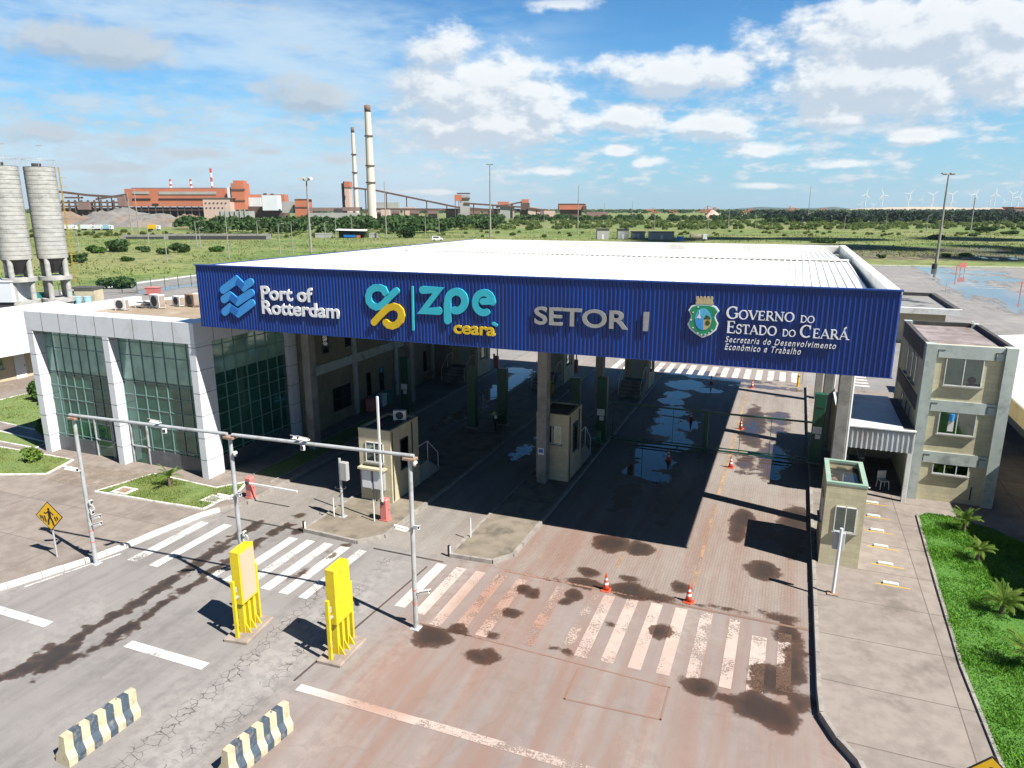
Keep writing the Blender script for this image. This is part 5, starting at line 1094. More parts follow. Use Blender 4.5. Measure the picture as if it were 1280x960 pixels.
# ------------------------------------------------------------------ traffic cones
def cone_proto(label, loc):
    t = thing('traffic_cone', label, 'traffic cone', loc, 0, 'orange traffic cones along the wide lane')
    b = MB(); b.bbox(-.2,.2,-.2,.2,0,.045,.03); b.build('base', M['orange'], t)
    b = MB(); b.lathe([(.135,.045),(.108,.22),(.034,.70),(.028,.74)], 18); b.build('body', M['orange'], t, True)
    b = MB(); b.lathe([(.1035,.27),(.087,.36)], 18, cap=False); b.lathe([(.0745,.46),(.060,.545)], 18, cap=False); b.build('white_bands', M['white_plastic'], t, True)
    return t
CN = [(-5.5,23.75,'cone on the kerb line by the brown puddle, left of the front two'),(-2.48,24.05,'cone at the near end of the yellow lane line'),(-2.25,39.0,'cone in sunlight on the yellow line just before the green gate'),(-5.65,38.9,'cone in shade just before the green gate'),(-2.25,46.6,'sunlit cone just behind the green gate'),(-5.55,47.5,'shaded cone behind the green gate near the blue puddles'),(-2.2,58.3,'far sunlit cone near the distant zebra crossing'),(-5.4,58.5,'far shaded cone standing by the largest blue puddle')]
c0 = cone_proto(CN[0][2], (CN[0][0], CN[0][1], .005)); c0.scale = (.9,.9,.95)
for x, y, lab in CN[1:]: dup(c0, (x,y,.008), random.uniform(0,6), lab)
# wheel stops on the pavement
M['palegreen'] = mk('pale_green_paint', (.52,.66,.66), (.66,.68,.64), 3, rough=.7)
WS = [(4.57,35.93),(4.49,34.27),(4.49,32.65),(4.49,31.03),(4.5,29.4),(4.51,27.75)]
wl = ['wheel stop closest to the covered entrance','second wheel stop from the covered entrance','third wheel stop from the covered entrance','third wheel stop from the dark damp patch','second wheel stop from the dark damp patch','wheel stop on the dark damp patch, last of the row']
w0 = None
for (x, y), lab in zip(WS, wl):
    if w0 is None:
        w0 = thing('wheel_stop', 'pale '+lab, 'wheel stop', (x,y,.2), 0, 'wheel stops on the right pavement')
        b = MB(); b.bbox(-.30,.24,-.07,.07,0,.09,.02); b.build('block', M['palegreen'], w0); b = MB(); b.box(-.55,.62,-.14,-.09,0,.006); b.build('yellow_line', M['signyellow'], w0)
    else: dup(w0, (x,y,.2), rad(random.uniform(-2,2)), 'pale '+lab)
# pedestrian crossing signs
def crossing_sign(label, loc, rz, h=2.58):
    t = thing('crossing_sign', label, 'road sign', loc, rz, 'yellow pedestrian crossing signs')
    b = MB(); b.cyl((0,.02,0),(0,.02,h-.1),.035,.035,10); b.build('post', M['steel'], t); s = .63; c = h - s
    b = MB(); poly_plate(b, [(0,c-s),(s,c),(0,c+s),(-s,c)], -.035, -.015); f = b.build('plate', M['black'], t)
    b = MB(); k = s-.045; poly_plate(b, [(0,c-k),(k,c),(0,c+k),(-k,c)], -.039, -.03); b.build('yellow_face', M['signyellow'], f)
    b = MB(); yk = -.043
    def S(P, w, j): stroke(b, [(x, c+z) for x, z in P], w, yk-.001*j, -.036, 'round')
    poly_plate(b, [(.02+.055*math.cos(a), c+.31+.055*math.sin(a)) for a in np.linspace(0,6.283,13)[:-1]], yk, -.036)
    S([(.02,.20),(.03,.0)], .13, 1); S([(.03,.0),(-.06,-.2),(-.08,-.34)], .075, 2); S([(.04,.0),(.12,-.18),(.16,-.36)], .075, 3); S([(.0,.21),(-.13,.12),(-.2,.15)], .04, 4); S([(.05,.21),(.14,.15),(.2,.08)], .04, 5)
    for i, (xa, za, xb, zb) in enumerate(((-.42,.02,-.38,-.10),(-.33,.0,-.27,-.20),(-.22,.0,-.17,-.24),(.26,-.02,.31,-.17),(.36,.0,.40,-.10))): S([(xa, za), (xb, zb)], .04, 6+i)
    b.build('pictogram', M['black'], f); return t
crossing_sign('yellow diamond pedestrian sign on the brown forecourt by the left gantry post', (-27.02,17.87,.13), rad(10), 2.45)
p = onz(1240, 945, 2.6); crossing_sign('yellow diamond pedestrian sign cut off at the bottom right corner', (p[0], p[1], .2), rad(4), 2.42)
b = thing('small_warning_sign', 'small yellow warning plate on a far right canopy column', 'sign', (2.28,55.6,3.0)); m_ = MB(); poly_plate(m_, [(0,-.4),(.4,0),(0,.4),(-.4,0)], -.03, 0); m_.build('plate', M['signyellow'], b); m_ = MB(); stroke(m_, [(-.14,-.05),(.1,.08)], .1, -.035, -.03); m_.build('symbol', M['black'], b)
t = thing('notice_board', 'white notice plate on the far post beside the bright crossing', 'notice', (1.55,61.2,0)); b = MB(); b.cyl((0,.03,0),(0,.03,2.9),.04,.04,8); b.build('post', M['steel'], t); b = MB(); b.box(-.3,.3,-.02,.0,2.0,2.9); b.build('plate', M['white_plastic'], t)
# small notices on columns
for (x, y, z, lab) in ((-11.22,32.68,1.7,'small white notice stuck low on the middle front column'),):
    t = thing('paper_notice', lab, 'notice', (x,y,z)); b = MB(); b.box(-.16,.16,-.01,0,0,.36); b.build('sheet', M['white_plastic'], t); b = MB(); b.box(-.12,.12,-.013,-.01,.1,.3); b.build('print', M['logoblue2'], t)

# ------------------------------------------------------------------ green portal pillars and gate
def portal(label, loc, h, notice=False):
    t = thing('portal_pillar', label, 'portal pillar', loc, 0, 'green portal pillars along the lanes')
    b = MB(); b.bbox(-.3,.3,-.22,.22,0,h,.02); b.build('casing', M['green'], t); b = MB(); b.bbox(-.36,.36,-.28,.28,0,.08,.02); b.build('base', M['concrete'], t)
    b = MB(); b.box(-.2,.2,-.232,-.22,h*.35,h*.36); b.box(-.2,.2,-.232,-.22,h*.8,h*.81); b.build('panel_seam', M['black'], t)
    if notice: b = MB(); b.box(-.26,.20,-.235,-.225,1.75,2.15); b.box(-.1,.16,-.235,-.225,1.45,1.70); b.build('notice_plate', M['whiteclad'], t)
portal('green portal pillar with white notices beside the wide lane', (-9.95,40.3,.14), 4.1, True); portal('green portal pillar behind the narrow booth roof', (-12.0,41.6,.14), 3.6)
portal('green portal pillar on the left island nearest the booth with air conditioner', (-18.5,40.2,.14), 4.05); portal('green portal pillar with dark motorcycle at its foot', (-16.9,41.5,.14), 3.8)
portal('green portal pillar at the right pavement behind the column, with notices', (2.05,41.0,.2), 4.0, True); portal('green portal pillar against the block wing in deep shade', (-24.1,41.5,.14), 4.0, True)
t = thing('sliding_gate', 'thin green framed gate with sparse bars across the wide lane', 'gate', (0,41.3,0))
b = MB(); b.bar((-9.6,0,2.42),(1.75,0,2.42),.07,.1); b.bar((-9.6,0,.30),(1.75,0,.30),.06,.06); b.bar((-9.6,0,.13),(1.75,0,.13),.06,.09); b.build('rail', M['green'], t)
for k, x in enumerate((-9.5,-7.6,-5.85,-2.0,-.35,1.5)):
    w_ = .05 if 0 < k < 5 else .08; b = MB(); b.bar((x,.0,.18),(x,.0,2.37),w_*.6,w_*.6); b.build('bar', M['green'], t)
b = MB(); b.bbox(-4.05,-3.8,-.1,.1,0,2.5,.02); b.build('latch_post', M['green'], t)
# yellow bollards
for (x, y, lab) in ((-16.35,50.2,'yellow bollard at the stairs of the far left-island booth'),(-24.6,58.3,'yellow bollard by the far pale booth'),(1.2,60.2,'short yellow post beside the far crossing on the right')):
    t = thing('yellow_bollard', lab, 'bollard', (x,y,.14 if x < 0 else 0), 0, 'yellow bollards'); b = MB(); b.cyl((0,0,0),(0,0,1.0),.09,.09,14); b.build('tube', M['signyellow'], t); b = MB(); b.cyl((0,0,.8),(0,0,.88),.093,.093,14); b.build('band', M['black'], t)
# motorcycle in the shade
t = thing('parked_motorcycle', 'dark motorcycle with pale helmet parked in shade by a green pillar', 'motorcycle', (-17.05,40.55,.14), rad(25))
def wheel(y):
    n = 20; b = MB(); b.lathe([(.24,-.05),(.30,-.05),(.31,0),(.30,.05),(.24,.05)], n); b.xf(Matrix.Translation((0,y,.31)) @ Matrix.Rotation(math.pi/2,4,'Y')); w_ = b.build('wheel', M['rubber'], t)
    b = MB(); b.cyl((-.03,y,.31),(.03,y,.31),.17,.17,16); b.build('rim', M['steel'], w_)
wheel(-.65); wheel(.65)
b = MB(); b.bar((0,-.35,.45),(0,.6,.45),.12,.12); b.bar((0,-.62,.31),(0,-.40,.95),.09,.05); b.bbox(-.12,.12,-.2,.2,.35,.62,.04); b.build('frame', M['black'], t)
b = MB(); b.bbox(-.14,.14,-.42,.05,.62,.86,.06); b.build('fuel_tank', M['black'], t); b = MB(); b.bbox(-.13,.13,.05,.75,.66,.80,.05); b.build('seat', M['rubber'], t)
b = MB(); b.tube([(-.38,-.30,1.02),(-.12,-.40,1.0),(.12,-.40,1.0),(.38,-.30,1.02)], .018, 8); b.build('handlebar', M['steel'], t); b = MB(); b.cyl((0,-.5,.9),(0,-.58,.9),.10,.10,14); b.build('headlight', M['white_plastic'], t)
h = MB(); h.lathe([(.0,0),(.11,.0),(.14,.08),(.13,.17),(.08,.23),(0,.25)], 16, cap=False); h = h.build('helmet', mk('lime_white_helmet', (.55,.6,.2), rough=.35), None, True); h.location = (-17.1,40.5,.14+.86); tag(h, 'pale lime helmet resting on the dark motorcycle', 'helmet')
def plastic_seat(label, loc, rz, mat, back=True):
    t = thing('plastic_chair', label, 'chair', loc, rz, 'plastic chairs'); b = MB(); b.bbox(-.22,.22,-.22,.22,.42,.46,.03); b.build('seat', mat, t)
    for x in (-.19,.19):
        for y in (-.19,.19): b = MB(); b.cyl((x*1.15,y*1.15,0),(x,y,.43),.025,.022,8); b.build('leg', mat, t)
    if back: b = MB(); b.bbox(-.22,.22,.19,.23,.46,.88,.02); b.build('backrest', mat, t)
plastic_seat('white plastic chair at the dark mouth of the covered entrance', (5.2,38.2,.2), rad(20), M['white_plastic']); plastic_seat('green plastic chair beside the green pillar with notices', (-10.1,39.6,.14), rad(-30), mk('mint_plastic', (.10,.30,.17), rough=.4)); plastic_seat('bright green chair near the far booth stairs', (-16.5,50.6,.14), 1.0, mk('lime_plastic', (.05,.42,.10), rough=.4))
for k, (x, c, lab) in enumerate(((-26.7,'red','red recycling bin in the shaded row by the wing'),(-26.7,'logoblue2','blue recycling bin in the shaded row by the wing'),(-26.7,'white_plastic','white recycling bin in the shaded row by the wing'),(-26.7,'teal','teal recycling bin in the shaded row by the wing'))):
    t = thing('recycling_bin', lab, 'bin', (x,41.0+k*.75,.14), 0, 'recycling bins in the shade'); b = MB(); b.bbox(-.25,.25,-.28,.28,.05,.85,.04); b.build('body', M[c], t); b = MB(); b.bbox(-.28,.28,-.31,.31,.85,.93,.03); b.build('lid', M[c], t)
# cover plates in the lawn
for (x, y, lab, c) in ((-30.4,24.0,'square inspection cover with dark centre in the palm lawn',M['rust']),(-25.4,24.8,'pale inspection cover near the lowered barrier',M['concrete'])):
    t = thing('inspection_cover', lab, 'cover', (x,y,.155)); b = MB(); b.box(-.5,.5,-.4,.4,0,.035); b.build('frame', M['kerbwhite'], t); b = MB(); b.box(-.3,.3,-.24,.24,.036,.045); b.build('lid', c, t)

# ------------------------------------------------------------------ plants near the building
def leafquads(C, size, jit=.35, up=0.0, aspect=1.0):
    n = len(C); N = rng.normal(size=(n,3)); N[:,2] = N[:,2]*(1-up) + up*2; N /= np.linalg.norm(N, axis=1)[:,None]
    A = np.cross(N, rng.normal(size=(n,3))); A /= np.linalg.norm(A, axis=1)[:,None]; B = np.cross(N, A); s = size*(1+jit*rng.uniform(-1,1,n))[:,None]
    return np.stack([C-A*s*aspect-B*s*.6, C+A*s*.3-B*s, C+A*s*aspect+B*s*.6, C-A*s*.3+B*s], 1)
def crown_pts(n, rx, ry, rz, lumps=9, seed=0):
    r = np.random.default_rng(seed); out = []
    L = [(r.uniform(-.55,.55)*rx, r.uniform(-.55,.55)*ry, r.uniform(.25,.8)*rz*1.2, r.uniform(.35,.6)) for _ in range(lumps)]
    for (x, y, z, s) in L:
        k = n//lumps; d = r.normal(size=(k,3)); d /= np.linalg.norm(d, axis=1)[:,None]; q = d*(r.uniform(.55,1.0,k)**.6)[:,None]
        out.append(np.stack([x+q[:,0]*s*rx, y+q[:,1]*s*ry, np.maximum(z+q[:,2]*s*rz*.75, .02)], 1))
    return np.vstack(out)
def shrub(name, label, loc, rx, ry, rz, n, leaf, mat, seed, cat='shrub', group=None, tr=True):
    t = thing(name, label, cat, loc, 0, group); quads_mesh('crown', leafquads(crown_pts(n, rx, ry, rz, 10, seed), leaf), mat, t)
    if tr:
        b = MB()
        for k in range(4): a = k*1.6+seed; b.cyl((0,0,0),(.35*rx*math.cos(a),.35*ry*math.sin(a),rz*.6),.05*rz*.5,.02*rz*.5,6)
        b.build('trunk', M['trunk'], t)
    return t
def palm(label, loc, R, n, th, seed, group='young palms', wide=.015):
    r = random.Random(seed); t = thing('young_palm', label, 'palm', loc, r.uniform(0,6), group); b = MB(); b.cyl((0,0,0),(0,0,th),.09,.06,8); b.build('trunk', M['trunk'], t); Q = []; st = MB()
    for k in range(n):
        az = k*2.399+r.uniform(-.2,.2); el = rad(r.uniform(35,84)); L = R*r.uniform(.8,1.15); P = []; p = np.array([0,0,th]); 
        for i in range(12):
            P.append(p.copy()); a = el - 2.1*(i/11)**1.4*(1.25-el/1.9); p = p + L/11*np.array([math.cos(az)*math.cos(a), math.sin(az)*math.cos(a), math.sin(a)])
        st.tube(P, .014, 5); side = np.array([-math.sin(az), math.cos(az), 0])
        for i in range(1, 12):
            for f in (0, .5):
                if i == 11 and f: break
                c = P[i] + (P[min(i+1,11)]-P[i])*f; tt = P[min(i+1,11)] - P[i-1]; tt /= np.linalg.norm(tt); ll = R*.27*math.sin(math.pi*min(.92,(i+f)/12.2+.12))
                for sgn in (-1, 1):
                    e = c + (side*sgn*.78 + tt*.55 + np.array([0,0,-.32]))*ll; w_ = tt*wide*R
                    m2 = (c+e)/2 + np.array([0,0,.05*R]); Q.append([c-w_*.6, m2-w_, e, m2+w_])
    quads_mesh('crown', np.array(Q), M['leafpalm'], t); st.build('frond_ribs', M['leafpalm'], t)
for x, y, R, lab in ((8.0,34.0,.84,'young palm nearest the block tower in the right grass bed'),(7.95,31.1,.72,'young palm second from the block tower in the grass bed'),(7.85,26.9,.86,'young palm third from the block tower beside the grass edging'),(7.8,23.6,.92,'young palm at the right picture edge, furthest from the tower')):
    palm(lab, (x,y,.22), R, 19, .35, int(y*10))
palm('bushy young palm alone on the small lawn before the glass office', (-28.7,25.25,.15), .85, 16, .5, 77)
shrub('garden_shrub', 'small round yellow green shrub at left edge of the lawn', (-38.9,25.3,.15), .55, .55, .7, 500, .06, M['leafpalm'], 3)
shrub('garden_shrub', 'leafy young tree standing on the lawn beside the long shed', (-48.6,34.2,.15), 1.1, 1.1, 1.7, 1500, .10, M['leafmid'], 8); shrub('garden_shrub', 'low dark shrub in the shade left of the first pillar', (-42.3,28.6,.15), .8, .6, .9, 700, .08, M['leafmid'], 9); shrub('garden_shrub', 'leafy shrub at the left edge beside the shed lawn', (-51.2,34.8,.15), 1.0, 1.0, 1.3, 1200, .10, M['leafmid'], 12)
def inpoly(x, y, P):
    c = np.zeros(x.shape, bool); n = len(P)
    for i in range(n):
        x0, y0 = P[i]; x1, y1 = P[(i+1)%n]; c ^= ((y0 > y) != (y1 > y)) & (x < (x1-x0)*(y-y0)/(y1-y0+1e-12) + x0)
    return c
def blades(name, P, z, n, h, mat, clump=True):
    P_ = np.array(P); lo, hi = P_.min(0), P_.max(0); x = rng.uniform(lo[0], hi[0], n*2); y = rng.uniform(lo[1], hi[1], n*2); k = inpoly(x, y, P); x, y = x[k][:n], y[k][:n]
    d = fbm(x, y, .9, 51); k = d + rng.uniform(-.3,.3,len(x)) > .34; x, y, d = x[k], y[k], d[k]; m = len(x); a = rng.uniform(0, 6.283, m); hh = h*(.5+1.1*d)*rng.uniform(.6,1.3,m); w = hh*.22
    B = np.stack([x, y, np.full(m, z)], 1); T = np.stack([x+rng.normal(0,.45,m)*hh, y+rng.normal(0,.45,m)*hh, z+hh], 1); D = np.stack([np.cos(a)*w, np.sin(a)*w, np.zeros(m)], 1)
    o = quads_mesh(name, np.stack([B-D, B+D, T], 1), mat); o['kind'] = 'stuff'; return o
blades('grass', GR, .23, 90000, .085, M['grassblade'])
for P in LAWNS[:2]: blades('grass', P, .15, 14000, .07, M['grassdry'])
blades('grass', LAWNS[3], .15, 16000, .1, M['grassdry'])
HAZE = 5e-5
# ------------------------------------------------------------------ the plain beyond: masts, silos, bushes
def mast(label, px, py, d, ztop, head, r0=.35, name='light_mast', group='tall light masts', cat='light mast'):
    p = far(px, py, d); t = thing(name, label, cat, (p[0], p[1], 0), YAW, group); H = ztop
    b = MB(); b.cyl((0,0,0),(0,0,H),r0,r0*.45,10); b.build('pole', M['concrete'], t)
    if head == 'ring':
        b = MB(); b.cyl((0,0,H-.3),(0,0,H),1.0,1.0,14); b.build('ring_platform', M['steel'], t)
        for k in range(6): a = k*math.pi/3+.3; l = MB(); l.bbox(-.45,.45,-.25,.25,-.35,.35,.05); l.xf(Matrix.Translation((1.5*math.cos(a),1.5*math.sin(a),H+.35)) @ Matrix.Rotation(a,4,'Z') @ Matrix.Rotation(.6,4,'Y')); l.build('floodlight', M['white_plastic'] if k < 3 else M['greyclad'], t)
        b = MB(); b.cyl((0,0,H),(0,0,H+2.0),.04,.02,6); b.build('lightning_rod', M['steel'], t)
    elif head == 'flat':
        b = MB(); b.bar((-1.5,0,H),(1.5,0,H),.2,.25); b.build('crossarm', M['steel'], t)
        for x in (-1.4,-.7,.7,1.4): l = MB(); l.bbox(x-.32,x+.32,-.4,.4,H+.1,H+.42,.05); l.build('floodlight', M['greyclad'], t)
    elif head == 'arm':
        b = MB(); b.tube([(0,0,H),(.4,0,H+.25),(1.1,0,H+.3)], .05, 6); b.build('arm', M['steel'], t); l = MB(); l.bbox(.9,1.7,-.15,.15,H+.24,H+.38,.03); l.build('lamp_head', M['greyclad'], t)
    return t
mast('tall light mast with ring of white floodlights left of the white roof', 389, 316, 232, 22.6, 'ring', .42)
mast('slim light mast with flat floodlight crossarm behind the middle of the roof', 613, 297, 352, 34.0, 'flat', .5)
mast('tall light mast with flat crossarm beyond the right yard', 1170, 330, 186, 22.2, 'flat', .38)
mast('light mast with small head in the shaded field at far right', 1213, 288, 467, 20.5, 'arm', .5)
mast('bare leaning pole, left of the close pair before the slag heap', 165, 290, 436, 23, None, .45, 'bare_pole', 'tall bare poles', 'pole'); mast('bare leaning pole, right of the close pair before the slag heap', 174, 290, 440, 25.5, None, .45, 'bare_pole', 'tall bare poles', 'pole')
mast('thin tall pole before the white hut left of the roof', 483, 296, 345, 26, None, .32, 'bare_pole', 'tall bare poles', 'pole'); mast('thin tall pole behind the roof left of the orange ore hall', 722, 292, 400, 26, None, .34, 'bare_pole', 'tall bare poles', 'pole'); mast('short lamp pole in the bushes right of the roof mast', 680, 291, 410, 10, 'arm', .2)
sm = [(98,307,200,8),(186,302,285,9),(208,318,190,8),(246,303,270,9),(286,318,205,15),(350,312,225,9),(366,312,228,10),(407,300,310,8),(532,293,360,10),(549,292,380,13),(420,294,345,9),(818,288,440,12),(885,290,420,10),(910,288,480,14),(944,287,470,10),(1055,287,480,9),(1107,285,520,10),(1158,288,460,9),(1010,272,900,40),(755,268,900,20),(790,266,900,22),(322,292,340,8),(440,290,370,10),(250,300,260,7)]
SL = ['slim pole just right of the near silo at the yard grass', 'slim pole standing before the low culvert below the slag heaps', 'slim pole in the open grass above the round yard bushes', 'slim pole beside the left end of the long culvert wall', 'tall slim pole in grass above the left end of the fascia', 'left pole of the pair left of the ring light mast', 'right pole of the pair left of the ring light mast', 'slim pole beside the board fence left of the open hut', 'slim pole left of the van behind the white roof', 'slim pole nearest the van behind the white roof', 'short slim pole left of the open hut with white roof', 'slim lamp pole behind the grey site cabins', 'slim pole rising behind the tanker truck', 'slim pole in scrub right of the tanker truck', 'slim lamp pole between the tanker truck and the roof end', 'slim pole in scrub above the right rear roof corner', 'slim lamp pole right of the right rear roof corner', 'slim pole in the field left of the tall right yard mast', 'very tall thin mast on the skyline right of the stackers', 'slim lamp pole on the skyline just right of the ore hall', 'slim pole on the skyline between ore hall and upright stacker', 'slim lamp pole behind the long culvert wall', 'slim lamp pole just right of the open hut', 'slim lamp pole above the middle of the long culvert wall']
for k, (px, py, d, z) in enumerate(sm):
    mast(SL[k], px, py, d, z, 'arm' if k % 2 else None, .09+.0004*d, 'utility_pole', 'utility poles across the grassland', 'utility pole')
# silos
M['ladder'] = mk('dull_yellow_ladder', (.42,.30,.05), (.34,.22,.05), 2, rough=.7)
def silo(label, px, d, seed):
    p = far(px, 380, d); t = thing('concrete_silo', label, 'silo', (p[0], p[1], 0), 0, 'pair of concrete silos'); R = 1.95
    for a in (.4, 1.97, 3.54, 5.11): b = MB(); b.cyl((1.6*math.cos(a),1.6*math.sin(a),0),(1.6*math.cos(a),1.6*math.sin(a),7.1),.36,.36,12); b.build('leg', M['silo'], t)
    for z in (3.9, .7): b = MB(); b.cyl((0,0,z),(0,0,z+.55),2.15,2.15,28); b.build('ring_beam', M['silo'], t)
    prof = []; z = 7.0; k = 0
    while z < 19.5: prof += [(R,z),(R,z+.52),(R-.05,z+.54),(R-.05,z+.59)]; z += .6
    b = MB(); b.lathe(prof + [(R, 19.6)], 36); b.build('shell', M['silo'], t)
    b = MB(); b.lathe([(R-.02,7.0),(.5,5.0),(.45,4.8)], 20); b.build('hopper', M['darkgrey'], t)
    b = MB()
    for k in range(10): a = k*.6283; b.cyl((2.0*math.cos(a),2.0*math.sin(a),19.6),(2.0*math.cos(a),2.0*math.sin(a),20.6),.03,.03,6)
    b.tube([(2.0*math.cos(a),2.0*math.sin(a),20.6) for a in np.linspace(0,6.283,20)], .03, 6); b.cyl((.3,.2,19.6),(.3,.2,23.2),.05,.03,6); b.bar((-.4,.2,22.5),(1.0,.2,22.5),.05,.05); b.build('roof_railing', M['steel'], t)
    b = MB(); b.cyl((-.5,0,19.6),(-.5,0,20.1),.6,.6,16); b.build('filter', M['joint'], t)
    b = MB(); ax = 2.35; u = (math.cos(.75), math.sin(.75))
    for s in (-.3,.3): b.bar((u[0]*ax-u[1]*s,u[1]*ax+u[0]*s,3),(u[0]*ax-u[1]*s,u[1]*ax+u[0]*s,19.6),.06,.06)
    for k in range(40): z = 3.2+k*.41; b.bar((u[0]*ax-u[1]*-.3,u[1]*ax+u[0]*-.3,z),(u[0]*ax-u[1]*.3,u[1]*ax+u[0]*.3,z),.03,.03)
    for z in np.arange(5,19,1.2): b.tube([(u[0]*ax+.75*math.cos(a)*u[0]-.45*math.sin(a)*u[1],u[1]*ax+.75*math.cos(a)*u[1]+.45*math.sin(a)*u[0],z) for a in np.linspace(-1.6,1.6,7)], .025, 5)
    if seed: b.build('caged_ladder', M['ladder'], t)
    return t
silo('banded concrete silo on four legs with its yellow ladder clear against grass', 75, 104.5, 1); silo('banded concrete silo cut by the left picture edge', 30, 101.5, 0)
t = thing('batching_shed', 'pale blue grey shed under the left silo at picture edge', 'shed', (*far(8,378,101)[:2],0), YAW); b = MB(); b.box(-3,2.4,-2,2,1.2,4.0); b.build('wall', M['whiteclad'], t); b = MB(); b.box(-3.1,2.5,-2.1,2.1,4.0,4.15); b.build('roof', M['whiteclad'], t); b = MB(); b.box(-2.8,2.2,-1.8,1.8,0,1.2); b.build('base', M['joint'], t)
t = thing('pump_house', 'small cream pump house with dark flat roof and two blue tanks', 'pump house', (*far(113,379,108)[:2],0), YAW); b = MB(); b.box(-1.5,1.5,-1.2,1.2,0,2.25); b.build('wall', M['beigepaint'], t); b = MB(); b.box(-2.3,1.7,-1.4,1.4,2.25,2.4); b.build('roof', M['darkgrey'], t)
for k, x in enumerate((-.65,.75)):
    p = far(113,379,108) + AX*x - AD*1.9; q_ = thing('water_tank', ('pale blue tank left of the pump house front','pale blue tank right of the pump house front')[k], 'tank', (p[0],p[1],0), 0, 'blue tanks by the pump house'); b = MB(); b.lathe([(.5,0),(.55,.5),(.52,1.1)], 18); b.build('body', M['tankblue'], q_); b = MB(); b.lathe([(.56,1.1),(.3,1.22),(.1,1.24)], 18); b.build('lid', M['tankblue'], q_)
for k, (px, d, lab) in enumerate(((50,104,'dark teal container between the silos'),(96,107.5,'small dark teal cabinet left of the pump house'))):
    p = far(px,380,d); q_ = thing('teal_container', lab, 'container', (p[0],p[1],0), YAW+.2, 'teal containers'); w_ = .9 if k else 1.2; b = MB(); b.bbox(-w_/2,w_/2,-.6,.6,.1,2.0-.2*k,.04); b.build('body', M['teal'], q_); b = MB(); b.box(-w_/2+.05,w_/2-.05,-.63,-.6,.2,1.7); b.build('door', M['teal'], q_)
t = thing('red_waste_skip', 'small red skip standing on the left yard', 'skip', (-98.4,88.1,0), YAW); b = MB(); b.hexa([(-.8,-.6,.1),(.8,-.6,.1),(.8,.6,.1),(-.8,.6,.1),(-1.1,-.7,1.2),(1.1,-.7,1.2),(1.1,.7,1.2),(-1.1,.7,1.2)]); b.build('body', M['red'], t); b = MB(); b.box(-1.15,1.15,-.75,.75,1.2,1.28); b.build('rim', M['red'], t)
# fence along the left field
fx = [far(px, py, d)[:2] for px, py, d in ((60,372,112),(140,362,118),(245,343,132))]
fn = thing('mesh_fence', 'faint green mesh fence along the grass behind the left yard', 'fence'); pm_ = MB(); wm_ = MB()
for a, c in zip(fx[:-1], fx[1:]):
    a = np.array(a)+AD[:2]*3; c = np.array(c)+AD[:2]*3; n = int(np.linalg.norm(c-a)/2.5)
    for i in range(n+1): p = a+(c-a)*i/n; pm_.bar((p[0],p[1],0),(p[0],p[1],2.2),.07,.07)
    for z in np.linspace(.15,2.15,9): wm_.bar((*a,z),(*c,z),.02,.02)
o = pm_.build('posts', M['green'], fn); wm_.build('mesh', M['green'], fn)
# bushes in the grassland
def bush(label, px, py, d, w, h, dark, seed, name='bush', n=900):
    p = far(px, py, d); mm = M['leafdark'] if dark else M['leafmid']; shrub(name, label, (p[0],p[1],-.05), w/2, w/2*.8, h*.62, n, max(.12, w*.045), mm, seed, 'bush', 'bushes in the grassland')
BU = [(128,352,127,3.4,2.6,1,'round bush behind the left yard, left of a close pair'),(150,352,128,5.2,2.8,1,'wide bush behind the left yard, right of a close pair'),(145,306,240,11,4.6,1,'large dark bush at the far left below the slag heap'),(123,308,232,7,3,0,'paler bush left of the large dark bush'),(177,309,236,6,2.6,1,'small dark bush below the bare pole pair'),(203,308,225,5,2.6,1,'small bush left of the glossy one near the yard'),(228,308,236,8,3.4,1,'glossy bush right of the bare poles'),(97,310,190,6,3.6,1,'dark bush just right of the near silo'),(158,315,195,4,1.7,0,'low bush below the large dark bush'),(270,312,240,7,2,0,'low spreading bush left of the ring mast'),
    (1232,291,440,13,4.2,1,'largest dark round bush in the right field'),(1170,300,330,7,3,1,'dark bush left of the light mast foot'),(1218,296,370,6,1.6,1,'low dark bush beside the largest round one'),(1262,293,400,9,2.2,1,'low bush at the right edge of the field'),(1101,325,207,3.0,1.4,1,'small bush on the grass strip by the right yard'),(1207,322,216,4,1.3,1,'flat bush in the wet soil right of the mast'),(1182,323,212,3,1.3,0,'tiny bush beside the foot of the right mast'),(1030,305,300,10,2.2,1,'dark bush behind the right end of the white roof'),(640,293,380,4,2,1,'small dark bush behind the roof middle'),(508,293,350,9,8.5,1,'spreading tree over a pool of shade left of the roof mast')]
for k, (px, py, d, w, h, dk, lab) in enumerate(BU): bush(lab, px, py, d, w, h, dk, 100+k, n=1400 if w > 6 else 800)
